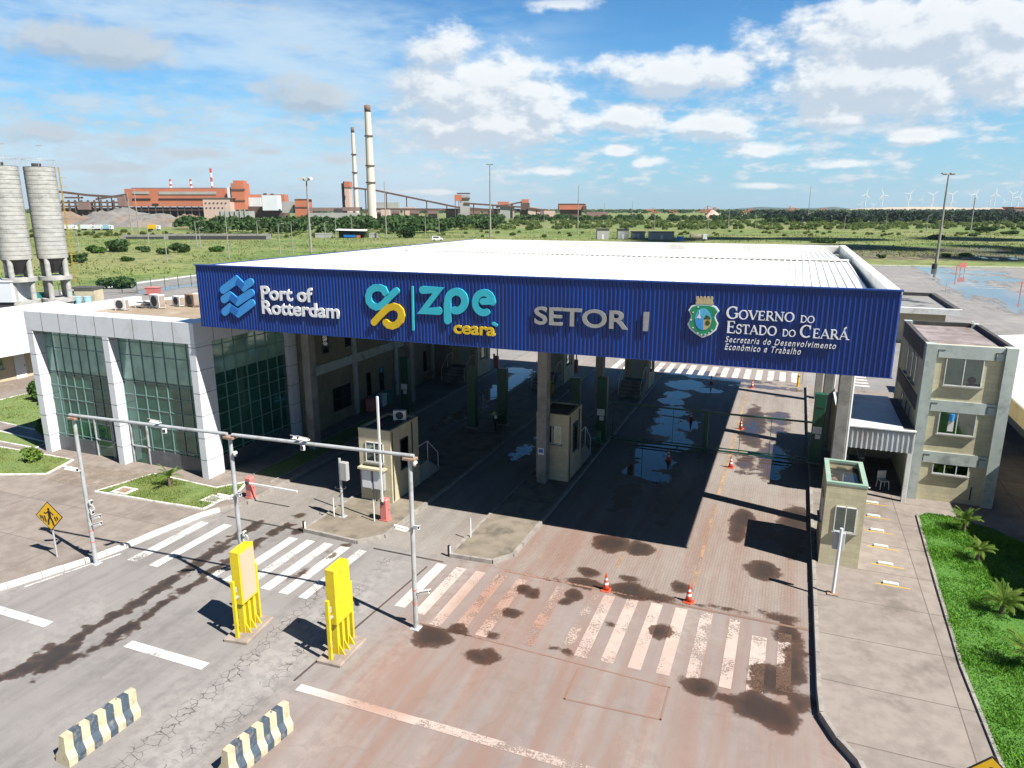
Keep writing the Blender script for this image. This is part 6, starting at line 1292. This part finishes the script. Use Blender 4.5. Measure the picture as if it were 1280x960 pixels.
# tree belts and scrub that read as one mass
M['leafscrub'] = leafmat('pale_scrub_foliage', (.13,.195,.055), (.20,.255,.085), .05, .5)
def tussocks(name, px0, px1, d0, d1, n, h, mat, seed):
    r = np.random.default_rng(seed); d = np.sqrt(r.uniform(d0**2, d1**2, n)); px = r.uniform(px0, px1, n); lat = (px-640)/FPX*d*math.cos(PITCH); P = AX[None]*lat[:,None] + AD[None]*d[:,None]
    k = fbm(P[:,0], P[:,1], .05, seed) + .5*fbm(P[:,0], P[:,1], .3, seed+3) + r.uniform(-.15,.15,n) > .78; k &= (P[:,0] < -125 - np.maximum(0, (P[:,1]-160)*.0)) | (P[:,1] > 216 + .19*P[:,0]); P = P[k]; m = len(P); a = r.uniform(0,6.283,m); hh = h*r.uniform(.4,1.4,m); w = hh*.55; P[:,2] = -.05
    D = np.stack([np.cos(a)*w, np.sin(a)*w, np.zeros(m)], 1); T = P + np.stack([r.normal(0,.35,m)*hh, r.normal(0,.35,m)*hh, hh], 1); o = quads_mesh(name, np.stack([P-D, P+D, T], 1), mat); o['kind'] = 'stuff'; return o
M['tussock'] = leafmat('coarse_grass', (.16,.215,.06), (.27,.28,.12), .05, .3)
tussocks('grass', -80, 620, 118, 430, 45000, .42, M['tussock'], 3); tussocks('grass', 640, 1420, 300, 440, 22000, .42, M['tussock'], 4); tussocks('grass', 1040, 1420, 212, 300, 9000, .4, M['tussock'], 8)
def belt(name, rows, n, size, mat, seed):
    r = np.random.default_rng(seed); C = []
    for (px0, px1, d0, d1, h0, h1, dens) in rows:
        k = int(n*dens); nc = max(8, int(abs(px1-px0)*(d1-d0)/900*dens)+40); cx_ = r.uniform(px0, px1, nc); cd = r.uniform(d0, d1, nc); ch = r.uniform(h0, h1, nc); cr = ch*r.uniform(.6,1.25,nc)
        i = r.integers(0, nc, k); u = r.normal(size=(k,3)); u /= np.linalg.norm(u, axis=1)[:,None]; u *= r.uniform(.6,1.0,k)[:,None]; u[:,2] = np.abs(u[:,2])
        lat = (cx_[i]-640)/FPX*cd[i]*math.cos(PITCH); P = AX[None]*(lat+u[:,0]*cr[i])[:,None] + AD[None]*(cd[i]+u[:,1]*cr[i])[:,None]; P[:,2] = np.maximum(.1, (.25+.75*u[:,2])*ch[i]); C.append(P)
    C = np.vstack(C); o = quads_mesh(name, leafquads(C, size, .5), mat); o['kind'] = 'stuff'; return o
belt('scrub', [(-60,700,350,440,.3,.9,.15),(700,1400,370,440,.3,.9,.12),(560,1400,470,760,1.2,3.6,2.0),(-60,500,350,430,.5,1.8,.3)], 42000, .62, M['leafscrub'], 5)
belt('treeline', [(230,560,400,520,5,9.5,.4),(430,620,480,640,5,8.5,.4),(560,1000,760,980,4,7.0,.5),(960,1420,640,800,4,6.5,.4)], 46000, .95, M['leafdark'], 6)
belt('dark_wood', [(960,1460,640,1000,7,11.5,1.0),(900,1460,1000,1250,8,12,.35)], 46000, .95, M['pine'] if 'pine' in M else M.setdefault('pine', leafmat('dark_pine_foliage', (.022,.042,.030), (.034,.058,.038), .08, .1)), 9)  # cloud shade over this wood is put into its dark leaf colour
belt('treeline', [(-200,1500,1900,2900,6,10,1.0)], 26000, 3.0, M['leafdark'], 10)

# ------------------------------------------------------------------ steelworks on the skyline
def fbox(mb, px0, px1, py0, py1, d, depth, zb=None, m=0):
    """box whose front face spans the given sight lines at distance d"""
    a = far(px0, py0, d); c = far(px1, py1, d); z1 = a[2]; z0 = c[2] if zb is None else zb
    L = (a[0], a[1]); W = np.array([c[0]-a[0], c[1]-a[1]]); n = AD[:2]*depth
    P = [a[:2], a[:2]+W, a[:2]+W+n, a[:2]+n]; mb.prism([tuple(p) for p in P], z0, z1, m); return mb
D = 1030
def works(name, label, cat, parts, group=None):
    t = thing(name, label, cat, (0,0,0), 0, group)
    for (pn, mat, L) in parts:
        b = MB()
        for (x0, x1, y0, y1, d, dep, *zb) in L: fbox(b, x0, x1, y0, y1, d, dep, zb[0] if zb else None)
        b.build(pn, M[mat], t)
    return t
works('rolling_mill', 'long oxide red mill hall with pale strip at the far left', 'mill hall', [('wall','orangesteel',[(155,284,236,258,D,60)]),('roof','mauveroof',[(164,281,234.6,236,D+2,56,40)]),('clerestory','greyclad',[(165,186,239.5,242.5,D-.8,1),(198,270,239.5,243,D-.8,1)]),('vents','blackdark',[(165,188,248,250,D-.8,1),(198,262,248,249.6,D-.8,1),(190,198,254.5,256.5,D-.8,1)]),('open_frame','rustdark',[(158+9*k,159+9*k,258,270,D,3,0) for k in range(13)]+[(155,254,262,263,D,2)]),('dark_base','blackdark',[(155,255,259,272,D+20,30,0)])])
works('pink_annex', 'pale pink clad annex below the mill hall end', 'annex', [('wall','pinkclad',[(253,289,247.5,272,D-25,22,0)]),('roof','mauveroof',[(252.6,289.4,246.9,247.5,D-26,24,27)]),('windows','rustdark',[(256+5*k,258+5*k,253,254,D-25.8,1) for k in range(6)]+[(257+5*k,259+5*k,259,260,D-25.8,1) for k in range(5)])])
works('transfer_tower', 'tall oxide red tower at the right end of the mill hall', 'tower', [('wall','orangesteel',[(288,307,229,262,D-10,22)]),('roof','orangesteel',[(291,304,225.6,229,D-6,14,40)]),('louvre_strip','rustdark',[(289,306,236,238,D-10.8,1),(290,306,250,251.5,D-10.8,1)]),('legs','rustdark',[(289,290,262,272,D-10,3,0),(305,306,262,272,D-10,3,0)]),('side_stair','whiteclad',[(283.5,288,234,248,D-9,8)])])
works('grey_clad_house', 'white grey process house between red sheds on the skyline', 'process house', [('wall','whiteclad',[(327,347,244,263,D-20,20)]),('wing','orangesteel',[(307,356,243,258,D+10,20)]),('base','rustdark',[(307,356,258,272,D,25,0)]),('white_panel','whiteclad',[(309,326,247,258,D+5,6)]),('roof_plant','joint',[(329,332,241.5,244,D-15,5),(338,341,242,244,D-15,5)])])
works('red_cube_house', 'oxide red cube building left of the twin chimneys', 'process house', [('wall','orangesteel',[(368,385,249,272,D-30,25,0)]),('roof','pinkclad',[(367.5,385.5,248.4,249,D-31,27,26)]),('dark_strip','rustdark',[(369,385,258.5,259.5,D-30.8,1)]),('sloping_chute','greyclad',[(352,367,252,266,D-20,8)])])
works('long_grey_shed', 'long low grey shed with mauve roof left of the chimneys', 'shed', [('wall','greyclad',[(386,446,266,274,D-40,40,0)]),('roof','mauveroof',[(386,419,259.5,266,D-38,38,10),(427,446,259,266,D-38,38,10)]),('dark_bay','joint',[(418,428,260.5,267,D-39,30,8)])])
works('low_wall_sheds', 'row of low whitish sheds before the mill hall', 'sheds', [('wall','greyclad',[(273,312,264,274,D-90,20,0)]),('posts','steel',[(276+6*k,276.5+6*k,262,274,D-92,1,0) for k in range(6)])])
for k, (px, y0, y1, lab) in enumerate(((212.5,224,236,'short red and white stack on the mill roof, leftmost'),(238,224,236,'short red and white stack on the mill roof, middle one'),(263,210.5,236,'tallest red and white stack above the mill roof'))):
    a = far(px, y0, D+15); z0 = 38; t = thing('striped_stack', lab, 'stack', (a[0],a[1],0), 0, 'striped stacks on the mill'); n = 5
    for i in range(n):
        b = MB(); za = z0+(a[2]-z0)*i/n; zb = z0+(a[2]-z0)*(i+1)/n; b.cyl((0,0,za),(0,0,zb),1.5,1.5,10); b.build('band', M['chimred'] if i % 2 == 0 else M['white'], t)
def chimney(label, px, d, ytop, r0, r1, rings):
    a = far(px, ytop, d); t = thing('tall_chimney', label, 'chimney', (a[0],a[1],0), 0, 'twin tall chimneys'); H = a[2]
    b = MB(); b.cyl((0,0,0),(0,0,H*.94),r0,r1,28,0,False); b.build('shaft', M['chimney'], t, True); b = MB(); b.cyl((0,0,H*.94),(0,0,H),r1,r1*1.02,28); b.build('sooty_tip', M['soot'], t, True)
    for f in rings: b = MB(); r = r0+(r1-r0)*f/.94; b.cyl((0,0,H*f),(0,0,H*f+1.5),r+1.2,r+1.2,28); b.build('gallery', M['rustdark'], t)
chimney('taller and thicker pale chimney with dark galleries on the skyline', 459, 1010, 131.5, 6.4, 4.1, (.32,.47,.73)); chimney('slimmer chimney left of the thick one on the skyline', 440.5, 1080, 159, 3.7, 2.4, (.33,.5,.70))
works('boiler_house', 'tall pale and red boiler house directly behind the slim chimney', 'boiler house', [('wall','pinkclad',[(430,437.5,229,264,1100,20,0)]),('upper_wall','orangesteel',[(428.5,437,226.8,234,1099,20)]),('dark_side','rustdark',[(426.5,430,229,264,1101,16,0)])])
def conveyor(label, P, d, th, group='conveyor galleries'):
    t = thing('conveyor_gallery', label, 'conveyor', (0,0,0), 0, group); b = MB(); pts = [far(px, py, d) for px, py in P]
    for a, c in zip(pts[:-1], pts[1:]): b.bar(a, c, th, th)
    b.build('gallery', M['rustdark'], t); b = MB(); n = 0
    for a, c in zip(pts[:-1], pts[1:]):
        k = max(1, int(np.linalg.norm(c-a)/26))
        for i in range(k): p = a+(c-a)*(i+.5)/k; b.bar((p[0],p[1],0),(p[0],p[1],p[2]),1.2,1.2)
    b.build('trestle', M['rustdark'], t)
conveyor('long conveyor gallery sloping down right from the thick chimney', [(443,235),(470,238),(571,259),(610,262)], 1050, 2.4); conveyor('level pipe bridge low on the skyline right of the chimneys', [(466,261.5),(650,262.5)], 1010, 3.0); conveyor('upper dark conveyor sloping from the far left into the mill hall', [(60,238),(110,244),(160,247)], 1015, 3.0); conveyor('second dark conveyor rising rightwards to the mill hall', [(120,249),(158,243)], 1022, 2.4); conveyor('conveyor from the middle tower to the red screening house', [(580,254),(652,259),(690,264)], 1000, 2.2); conveyor('short conveyor rising to the round red bin', [(620,259),(655,252)], 1005, 2.0)
works('crusher_plant', 'dark rusty plant and pipes left of the mill hall', 'plant', [('dark_frame','rustdark',[(75,156,252,254,1012,10),(75,156,257,259,1012,10),(80,100,246,248,1012,8),(66,158,260,268,1020,30,0)]),('hopper','mauveroof',[(96,112,253,262,1008,10),(146,157,246,258,1010,12)]),('legs','rustdark',[(78+8*k,79+8*k,250,270,1011,2,0) for k in range(10)])])
works('screening_tower', 'grey and red tower with dark cap in the middle skyline', 'tower', [('wall','greyclad',[(575,587,244,262,1000,12,0)]),('red_head','orangesteel',[(568,577,243.5,251,998,14)]),('cap','rustdark',[(571,587,241,242.5,1000,14),(577,587,247,248.5,998.5,13)]),('legs','rustdark',[(568.5,569.5,251,268,999,2,0),(573,574,251,268,999,2,0)])])
works('red_screen_house', 'low red roofed screening house with grey legs in mid skyline', 'process house', [('roof','orangesteel',[(622,636,252,255.8,1000,14)]),('wall','greyclad',[(625,643,256,268,1001,12,0)]),('legs','rustdark',[(622,623,256,268,999,2,0),(640,641,254,268,999,2,0)])])
works('red_bin_tower', 'dark round bin tower with red top beside pink shed', 'bin tower', [('top','orangesteel',[(652,661,249,253.5,1003,10)]),('body','rustdark',[(651,662,253.5,262,1003,11,0)]),('pink_shed','pinkclad',[(660,675,259,268,1000,14,0)])])
works('ore_hall', 'oxide red ore hall with dark open base in mid skyline', 'hall', [('wall','orangesteel',[(699,732,254.8,262,1000,26)]),('roof','pinkclad',[(699,732.5,254.1,254.8,999,28,20)]),('base','rustdark',[(701,727,262,269,1003,20,0)]),('dark_end','rustdark',[(729,733,257,263,998,4)]),('conveyor','mauveroof',[(733,760,265,268,1000,6,0)])])
works('skyline_pipe_racks', 'low jumble of rusty pipe racks and sheds along mid skyline', 'pipe racks', [('rack','mauveroof',[(466+23*k,466+23*k+random.uniform(8,20),262+random.uniform(1,3),270,1015,10,0) for k in range(10)]),('shed','pinkclad',[(476,486,262,268,990,12,0),(503,519,259,263,1040,12,0),(680,694,263.5,268,995,9,0)]),('far_store','greyclad',[(466,498,253,263,1180,20,0)])])
works('far_red_sheds', 'red sheds on the skyline behind the dark wood at right edge', 'sheds', [('wall','mauveroof',[(1253,1263,261.5,272,1300,20,0),(1268.5,1290,259,272,1280,30,0)]),('roof','orangesteel',[(1253,1263.5,261,261.7,1299,22,11),(1268,1290,258.5,259.2,1279,32,14)])])
# slag heaps
def heap(label, px, d, w, h, mat, seed):
    p = far(px, 285, d); r = np.random.default_rng(seed); n = 60; g_ = np.linspace(-1,1,n); X, Y = np.meshgrid(g_, g_); R_ = np.hypot(X, Y)
    z = np.clip(1-R_**1.5, 0, None)*h*(.40+1.2*fbm(X*3+seed, Y*3, 1.0, seed, 6)); V = np.stack([X*w/2, Y*w*.3, z-.1], -1).reshape(-1,3); i = (np.arange(n-1)[:,None]*n+np.arange(n-1)[None]).ravel()
    me = bpy.data.meshes.new('slag_heap'); me.from_pydata(V.tolist(), [], np.stack([i,i+1,i+n+1,i+n],1).tolist()); me.materials.append(M[mat]); me.update(); o = bpy.data.objects.new('slag_heap', me); COL.objects.link(o); o.location = (p[0],p[1],0); o.rotation_euler = (0,0,YAW); tag(o, label, 'heap', 'slag heaps before the mill')
heap('largest grey slag heap below the mill hall', 160, 640, 95, 11, 'slag', 1); heap('brown heap at far left behind the silos', 85, 660, 60, 10, 'stonebrown', 2); heap('grey slag heap right of the largest one', 200, 600, 70, 9, 'slag', 3); heap('low brown heap at the right end of the heaps', 232, 570, 60, 8, 'stonebrown', 4); heap('dark grey heap behind the largest one', 128, 700, 60, 11, 'slag', 6)
heap('pale low heap nearest the pole pair', 185, 560, 60, 7, 'slag', 8)
# parked lorries, van and hut
def lorry(label, px, py, d, L, col, rz=0):
    p = far(px, py, d); t = thing('parked_lorry', label, 'lorry', (p[0],p[1],0), YAW+rz, 'lorries before the slag heaps'); b = MB(); b.bbox(-L/2,L/2-2.4,-1.2,1.2,1.0,3.5,.05); b.build('box_body', M[col], t); b = MB(); b.bbox(L/2-2.2,L/2,-1.15,1.15,.7,3.0,.25); b.build('cab', M['carwhite'], t); b = MB(); b.box(L/2-1.2,L/2-.5,-1.17,-1.14,1.8,2.6); b.build('window', M['carglass'], t)
    for x in (-L/2+1,-L/2+2.2,L/2-1.2):
        b = MB(); b.cyl((x,-1.2,.5),(x,1.2,.5),.5,.5,12); b.build('wheel', M['rubber'], t)
for k, (px, L, c, lab) in enumerate(((88,9,'carwhite','white lorry closest to the silos before the heaps'),(111,9,'whiteclad','white lorry in the middle of the row before the heaps'),(126,7,'carwhite','shorter white lorry before the heaps'),(136,6,'tankblue','pale blue lorry at the right end of the row'),(193,8,'signyellow','small yellow lorry below the right slag heaps'))): lorry(lab, px, 289, 470, L, c)
p = far(547, 299, 318); t = thing('parked_van', 'white van with dark windows parked on grass behind the roof', 'van', (p[0],p[1],0), YAW+.1)
b = MB(); b.prism([(-2.4,.35),(2.4,.35),(2.45,1.0),(1.5,1.25),(.9,2.1),(-2.3,2.15),(-2.45,1.2)], -.9, .9); b.xf(Matrix.Rotation(math.pi/2,4,'X')); b.build('body', M['carwhite'], t); b = MB(); b.box(-1.9,.5,-.93,-.9,1.3,1.85); b.build('window', M['carglass'], t)
for x in (-1.5,1.5): b = MB(); b.cyl((x,-.92,.35),(x,.92,.35),.35,.35,14); b.build('wheel', M['rubber'], t)
p = far(438, 292, 350); t = thing('roadside_hut', 'open hut with white roof and blue awning left of the roof mast', 'hut', (p[0],p[1],0), YAW); b = MB(); b.hexa([(-7,-2.5,3.6),(8,-2.5,3.2),(8,3,3.6),(-6.5,3,4.0),(-7,-2.5,3.8),(8,-2.5,3.4),(8,3,3.8),(-6.5,3,4.2)]); b.build('roof', M['white'], t)
b = MB(); b.box(-6,7,1.5,2.5,0,3.4); b.build('dark_interior', M['joint'], t); b = MB(); b.box(-3,3,-1.5,-1.3,.3,1.7); b.build('blue_counter', M['logoblue2'], t); b = MB(); b.box(3.2,5,-1.5,-1,0,1.5); b.build('red_box', M['orangesteel'], t)
for (x0, x1, lab) in ((-17,-8.5,'grey board fence left of the open hut'),(9,13.5,'pale grey board fence right of the open hut')):
    q_ = thing('board_fence', lab, 'fence', (p[0],p[1],0), YAW, 'board fences by the hut'); b = MB(); b.box(x0,x1,-.5,-.4,0,2.3); b.build('boards', M['greyclad'], q_); b = MB(); b.box(x0,x1,-.55,-.5,1.6,1.7); b.build('rail', M['concrete'], q_)
for (px, d, w_, h, lab) in ((753,335,5.5,4.6,'grey flat roofed cabin behind the roof, leftmost'),(778,338,5,4.4,'grey cabin with pale door, second behind the roof'),(797,345,6,3.0,'low dark cabin between cabins behind the roof'),(826,330,11,3.4,'longest low grey cabin behind the roof')):
    p = far(px, 300, d); q_ = thing('site_cabin', lab, 'cabin', (p[0],p[1],0), YAW, 'grey site cabins behind the roof'); b = MB(); b.box(-w_/2,w_/2,-2,2,0,h); b.build('wall', M['greyclad'], q_); b = MB(); b.box(-w_/2-.4,w_/2+.4,-2.4,2.4,h,h+.25); b.build('roof', M['darkgrey'], q_); b = MB(); b.box(-.5,.4,-2.05,-2,0,2.2); b.build('door', M['whiteclad'], q_)
p = far(871, 300, 318); t = thing('tanker_truck', 'tanker truck with pale tank standing behind the roof', 'tanker truck', (p[0],p[1],0), YAW)
b = MB(); b.cyl((-3,0,1.9),(1.6,0,1.9),1.05,1.05,18); b.build('tank', M['beigepaint'], t); b = MB(); b.bbox(2.2,4.2,-1.1,1.1,.7,2.9,.2); b.build('cab', M['carwhite'], t); b = MB(); b.box(-3.2,2.2,-.9,.9,.6,.9); b.build('chassis', M['joint'], t)
for x in (-2.5,-1.4,3): b = MB(); b.cyl((x,-1.1,.5),(x,1.1,.5),.5,.5,12); b.build('wheel', M['rubber'], t)
p = far(850, 301, 316); t = thing('blue_container', 'small blue container left of the tanker truck', 'container', (p[0],p[1],0), YAW); b = MB(); b.box(-1.3,1.3,-1,1,.1,2.0); b.build('body', M['logoblue2'], t); b = MB(); b.box(-.5,.5,-1.03,-1,.2,1.8); b.build('door', M['logoblue2'], t)
for k, (px, d, w_, h, lab) in enumerate(((272,330,48,2.6,'long grey concrete culvert wall in the left grassland'),(188,335,26,2.0,'short grey culvert wall below the slag heaps'))):
    p = far(px, 296, d); q_ = thing('culvert_wall', lab, 'wall', (p[0],p[1],0), YAW+.03, 'culvert walls in the grassland'); b = MB(); b.box(-w_/2,w_/2,-.5,.5,0,h); b.build('parapet', M['concrete'], q_); b = MB(); b.box(-w_/2+2,w_/2-2,-.52,-.5,.1,h-.9); b.build('opening', M['joint'], q_)
# red board and posts on the right yard
p = far(1202, 344, 160); t = thing('red_notice_board', 'red board on two posts standing in the yard puddle', 'notice board', (p[0],p[1],0), YAW); b = MB(); b.box(-.75,.75,-.04,.04,1.1,2.1); b.build('board', M['red'], t); b = MB(); b.box(-.5,-.45,-.03,.03,0,1.1); b.box(.45,.5,-.03,.03,0,1.1); b.build('post', M['joint'], t)
for (px, py, d, lab) in ((1194,349,155,'thin red cross post left of the red board'),(1274,375,119,'red cross post at the right edge of the yard')):
    p = far(px, py, d); q_ = thing('cross_post', lab, 'post', (p[0],p[1],0), YAW, 'red cross posts on the yard'); b = MB(); b.box(-.06,.06,-.06,.06,0,2.2); b.build('shaft', M['red'], q_); b = MB(); b.box(-.45,.45,-.05,.05,1.75,1.87); b.build('crossbar', M['red'], q_)
p = far(1181, 371, 122); t = thing('lamp_post', 'thin grey lamp post in the yard beyond the guardhouse', 'lamp post', (p[0],p[1],0), YAW); b = MB(); b.cyl((0,0,0),(0,0,1.6),.05,.04,8); b.build('pole', M['steel'], t)
p = far(1167, 341, 170); t = thing('dark_drum', 'dark drum standing in the upper end of the yard puddle', 'drum', (p[0],p[1],0), YAW); b = MB(); b.lathe([(.55,0),(.58,.5),(.55,1.2)], 14); b.build('body', M['joint'], t)
# stackers and reclaimers
def stacker(label, px, d, s, flip, heapc=True):
    p = far(px, 268, d); t = thing('ore_stacker', label, 'ore stacker', (p[0],p[1],6), YAW, 'red ore stackers on the skyline'); f = -1 if flip else 1; b = MB()
    b.bar((-2*s*f,0,0),(0,0,9*s),1.1*s,1.1*s); b.bar((2*s*f,0,0),(0,0,9*s),1.1*s,1.1*s); b.bar((0,0,3*s),(0,0,11*s),1.4*s,1.4*s); b.build('mast', M['orangesteel'], t)
    b = MB(); b.bar((0,0,4*s),(-16*s*f,0,1.5*s),1.2*s,1.2*s); b.bar((0,0,11*s),(-12*s*f,0,2.2*s),.5*s,.5*s); b.build('boom', M['orangesteel'], t)
    b = MB(); b.bar((0,0,4.5*s),(12*s*f,0,7*s),1.1*s,1.1*s); b.bar((0,0,11*s),(11*s*f,0,7.5*s),.5*s,.5*s); b.box(min(9*s*f,13*s*f),max(9*s*f,13*s*f),-1.5*s,1.5*s,6*s,8.6*s); b.build('counterweight_arm', M['orangesteel'], t)
    b = MB(); b.box(-3*s,3*s,-2*s,2*s,-4,0); b.build('base', M['rustdark'], t)
stacker('largest red stacker on the skyline above a pale pile', 884, 1150, 1.05, False); stacker('red stacker with long left boom, right of the largest one', 987, 1200, .95, False); stacker('small upright red stacker behind the roof', 816, 1050, .75, True); stacker('faint red stacker between the two larger ones', 935, 1350, .7, False); stacker('small dark red stacker left of the largest one', 842, 1080, .55, True); stacker('red stacker at the left end of the dunes', 1030, 1300, .75, True)
for (px, w_, h, d, lab) in ((890,28,9,1140,'pale pink ore pile under the largest stacker'),(975,32,7,1190,'pale ore pile under the long boom stacker'),(930,14,4,1340,'small pale ore pile between the stackers')): heap(lab, px, d, w_, h, 'pinkclad', int(px))
# dunes and wind turbines
def ridge(name, P, d, depth, mat, seed, zb=-5):
    pts = [far(px, py, d) for px, py in P]; n = 160; xs = np.linspace(0, 1, n); px_ = np.array([p[0] for p in P]); X = np.interp(xs, (px_-px_[0])/(px_[-1]-px_[0]), [p[0] for p in pts]); Y = np.interp(xs, (px_-px_[0])/(px_[-1]-px_[0]), [p[1] for p in pts]); Z = np.interp(xs, (px_-px_[0])/(px_[-1]-px_[0]), [p[2] for p in pts]); Z = Z + (fbm(xs*9+seed, xs*0, 3, seed)-.5)*d*.0016
    rows_ = []
    for (o, k) in ((-depth,0),(-depth*.45,.55),(0,1),(depth*.5,.6),(depth,0)): rows_.append(np.stack([X+AD[0]*o, Y+AD[1]*o, zb+(Z-zb)*k], 1))
    V = np.vstack(rows_); i = (np.arange(4)[:,None]*n+np.arange(n-1)[None]).ravel(); me = bpy.data.meshes.new(name); me.from_pydata(V.tolist(), [], np.stack([i,i+1,i+n+1,i+n],1).tolist()); me.materials.append(M[mat]); me.polygons.foreach_set('use_smooth', [True]*len(me.polygons)); me.update(); o = bpy.data.objects.new(name, me); COL.objects.link(o); return struct(o)
ridge('sand_dunes', [(1020,265),(1060,261.5),(1085,260),(1120,259),(1150,258),(1175,258.3),(1205,259.5),(1250,259.8),(1300,260.5),(1380,263)], 4200, 260, 'dune', 3)
ridge('hills', [(700,264),(800,262.5),(850,261.5),(870,262),(905,262.5),(935,259.5),(950,258.6),(970,259.2),(1000,260),(1040,259.2),(1058,260),(1080,263),(1120,265)], 5600, 500, 'hillgreen', 5)
ridge('hills', [(-300,262),(100,261),(400,262),(520,262.5),(700,262),(900,262.8),(1000,263),(1500,262)], 6200, 500, 'hillgreen', 8)
def turbine_proto():
    t = thing('wind_turbine', 'wind turbine', 'wind turbine', (0,0,0), YAW, 'white wind turbines on the dunes'); b = MB(); b.cyl((0,0,0),(0,0,70),2.6,1.7,12,0,False); b.build('tower', M['turbine'], t, True); b = MB(); b.bbox(-1.7,1.7,-2.5,6,68.6,72,.3); b.build('nacelle', M['turbine'], t); hb = MB(); hb.lathe([(1.6,0),(1.3,1.6),(.3,2.6)], 12); hb.xf(Matrix.Translation((0,-2.6,70.4)) @ Matrix.Rotation(math.pi/2,4,'X')); hb.build('hub', M['turbine'], t)
    bl = MB(); bl.add([(-1.2,0,0),(1.2,0,0),(3.0,0,7),(2.2,0,22),(.7,0,36),(-.7,0,36),(-1.1,0,7),(-1.0,.9,2),(1.0,1.0,2),(1.8,1.0,8),(1.0,.7,22),(0,.2,36)], [(0,1,2,3,4,5,6),(6,5,11,10,9,8,7),(1,8,9,2),(2,9,10,3),(3,10,11,4),(0,6,7),(0,7,8,1),(4,11,5)]); o = bl.build('blade', M['turbine'], t); o.location = (0,-4,70.4); return t
tp = turbine_proto()
def spin(t, a):
    bl = [c for c in t.children if c.name.startswith('blade')][0]; bl.rotation_euler = (0,rad(a),0)
    for k in (1, 2): c = bl.copy(); COL.objects.link(c); c.parent = t; c.rotation_euler = (0,rad(a+120*k),0)
TB = [(1081,243,259,10,'turbine standing alone second from the left end'),(1102,243.5,260,-20,'third turbine from the left, upright over the dune'),(1135,242.5,258,40,'turbine with raised right blade over the dune middle'),(1164,243.5,258,55,'turbine left of the tall light mast'),(1188,243,258,50,'turbine just right of the tall light mast'),(1217,243,259,25,'large turbine behind the shaded field pole'),(1242,242,260,0,'turbine with one blade straight up'),(1263,242.5,260,62,'turbine right of the straight bladed one'),(1272,246,258,20,'turbine at the extreme right of the dunes')]
TB2 = [(1075,255.5,261,30,'faint small turbine at the left end of the dunes'),(1091,256,261,70,'faint small turbine between the first tall ones'),(1134,250,258,80,'smaller turbine behind the raised blade one'),(1151,249.5,258,15,'smaller turbine left of the mast with tilted blades'),(1190,252,258,100,'smaller turbine low behind the mast'),(1212,244,259,60,'smaller turbine overlapping the large one'),(1236,252,260,35,'smaller turbine left of the straight bladed one'),(1254,252,260,90,'smaller turbine second from the right end'),(1165,250,258,40,'smaller turbine hidden beside the mast')]
for k, (px, yh, yb_, a, lab) in enumerate(TB+TB2):
    d = 4150 if k < len(TB) else 6000; p = far(px, yb_, d); hub = far(px, yh, d)[2]; t = tp if k == 0 else None
    if t is None:
        t = tp.copy(); COL.objects.link(t)
        for c in list(tp.children):
            if c.name.startswith('blade') and c.rotation_euler[1] != tp_a: continue
            q_ = c.copy(); COL.objects.link(q_); q_.parent = t
    t.location = (p[0], p[1], hub-70.4*(.95)); t.scale = (.95,)*3; t['label'] = 'white ' + lab; 
    if k == 0: tp_a = rad(a); spin(t, a); tp_a = [c for c in tp.children if c.name.startswith('blade')][0].rotation_euler[1]
    else: spin(t, a)

# cumulus added out of view to shade the field behind the yard
M['cloud'] = mk('cloud_white', (.85,.85,.85), rough=1.0)
r = np.random.default_rng(12); cb = MB(); bm_p = []
for k in range(46):
    d = r.uniform(205, 350); lat = r.uniform(.16, 1.15)*d + r.uniform(-10,10)
    if d < 232 and lat < 60: continue
    g_ = AX*lat + AD*d; s_ = r.uniform(10, 24); c = np.array([g_[0], g_[1], 0]) + np.array(SUNV)/SUNV.z*(820 + r.uniform(-5,25))
    cb.lathe([(s_*.02,-s_*.35),(s_*.8,-s_*.25),(s_,0),(s_*.75,s_*.4),(s_*.35,s_*.62),(s_*.02,s_*.68)], 14, c, cap=False)
struct(cb.build('cloud', M['cloud'], None, True), 'stuff')

# ------------------------------------------------------------------ the air over the plain
hm = bpy.data.materials.new('haze_air'); hm.use_nodes = True; nt = hm.node_tree; nt.nodes.remove(nt.nodes['Principled BSDF'])
pv = nn(nt, 'ShaderNodeVolumePrincipled'); pv.inputs['Color'].default_value = (.78,.87,.97,1); pv.inputs['Density'].default_value = HAZE; pv.inputs['Anisotropy'].default_value = .2
nt.links.new(pv.outputs[0], nt.nodes['Material Output'].inputs['Volume'])
b = MB(); b.box(-8600,8600,-3000,9600,-1.05,190); hz = struct(b.build('haze', hm), 'stuff')
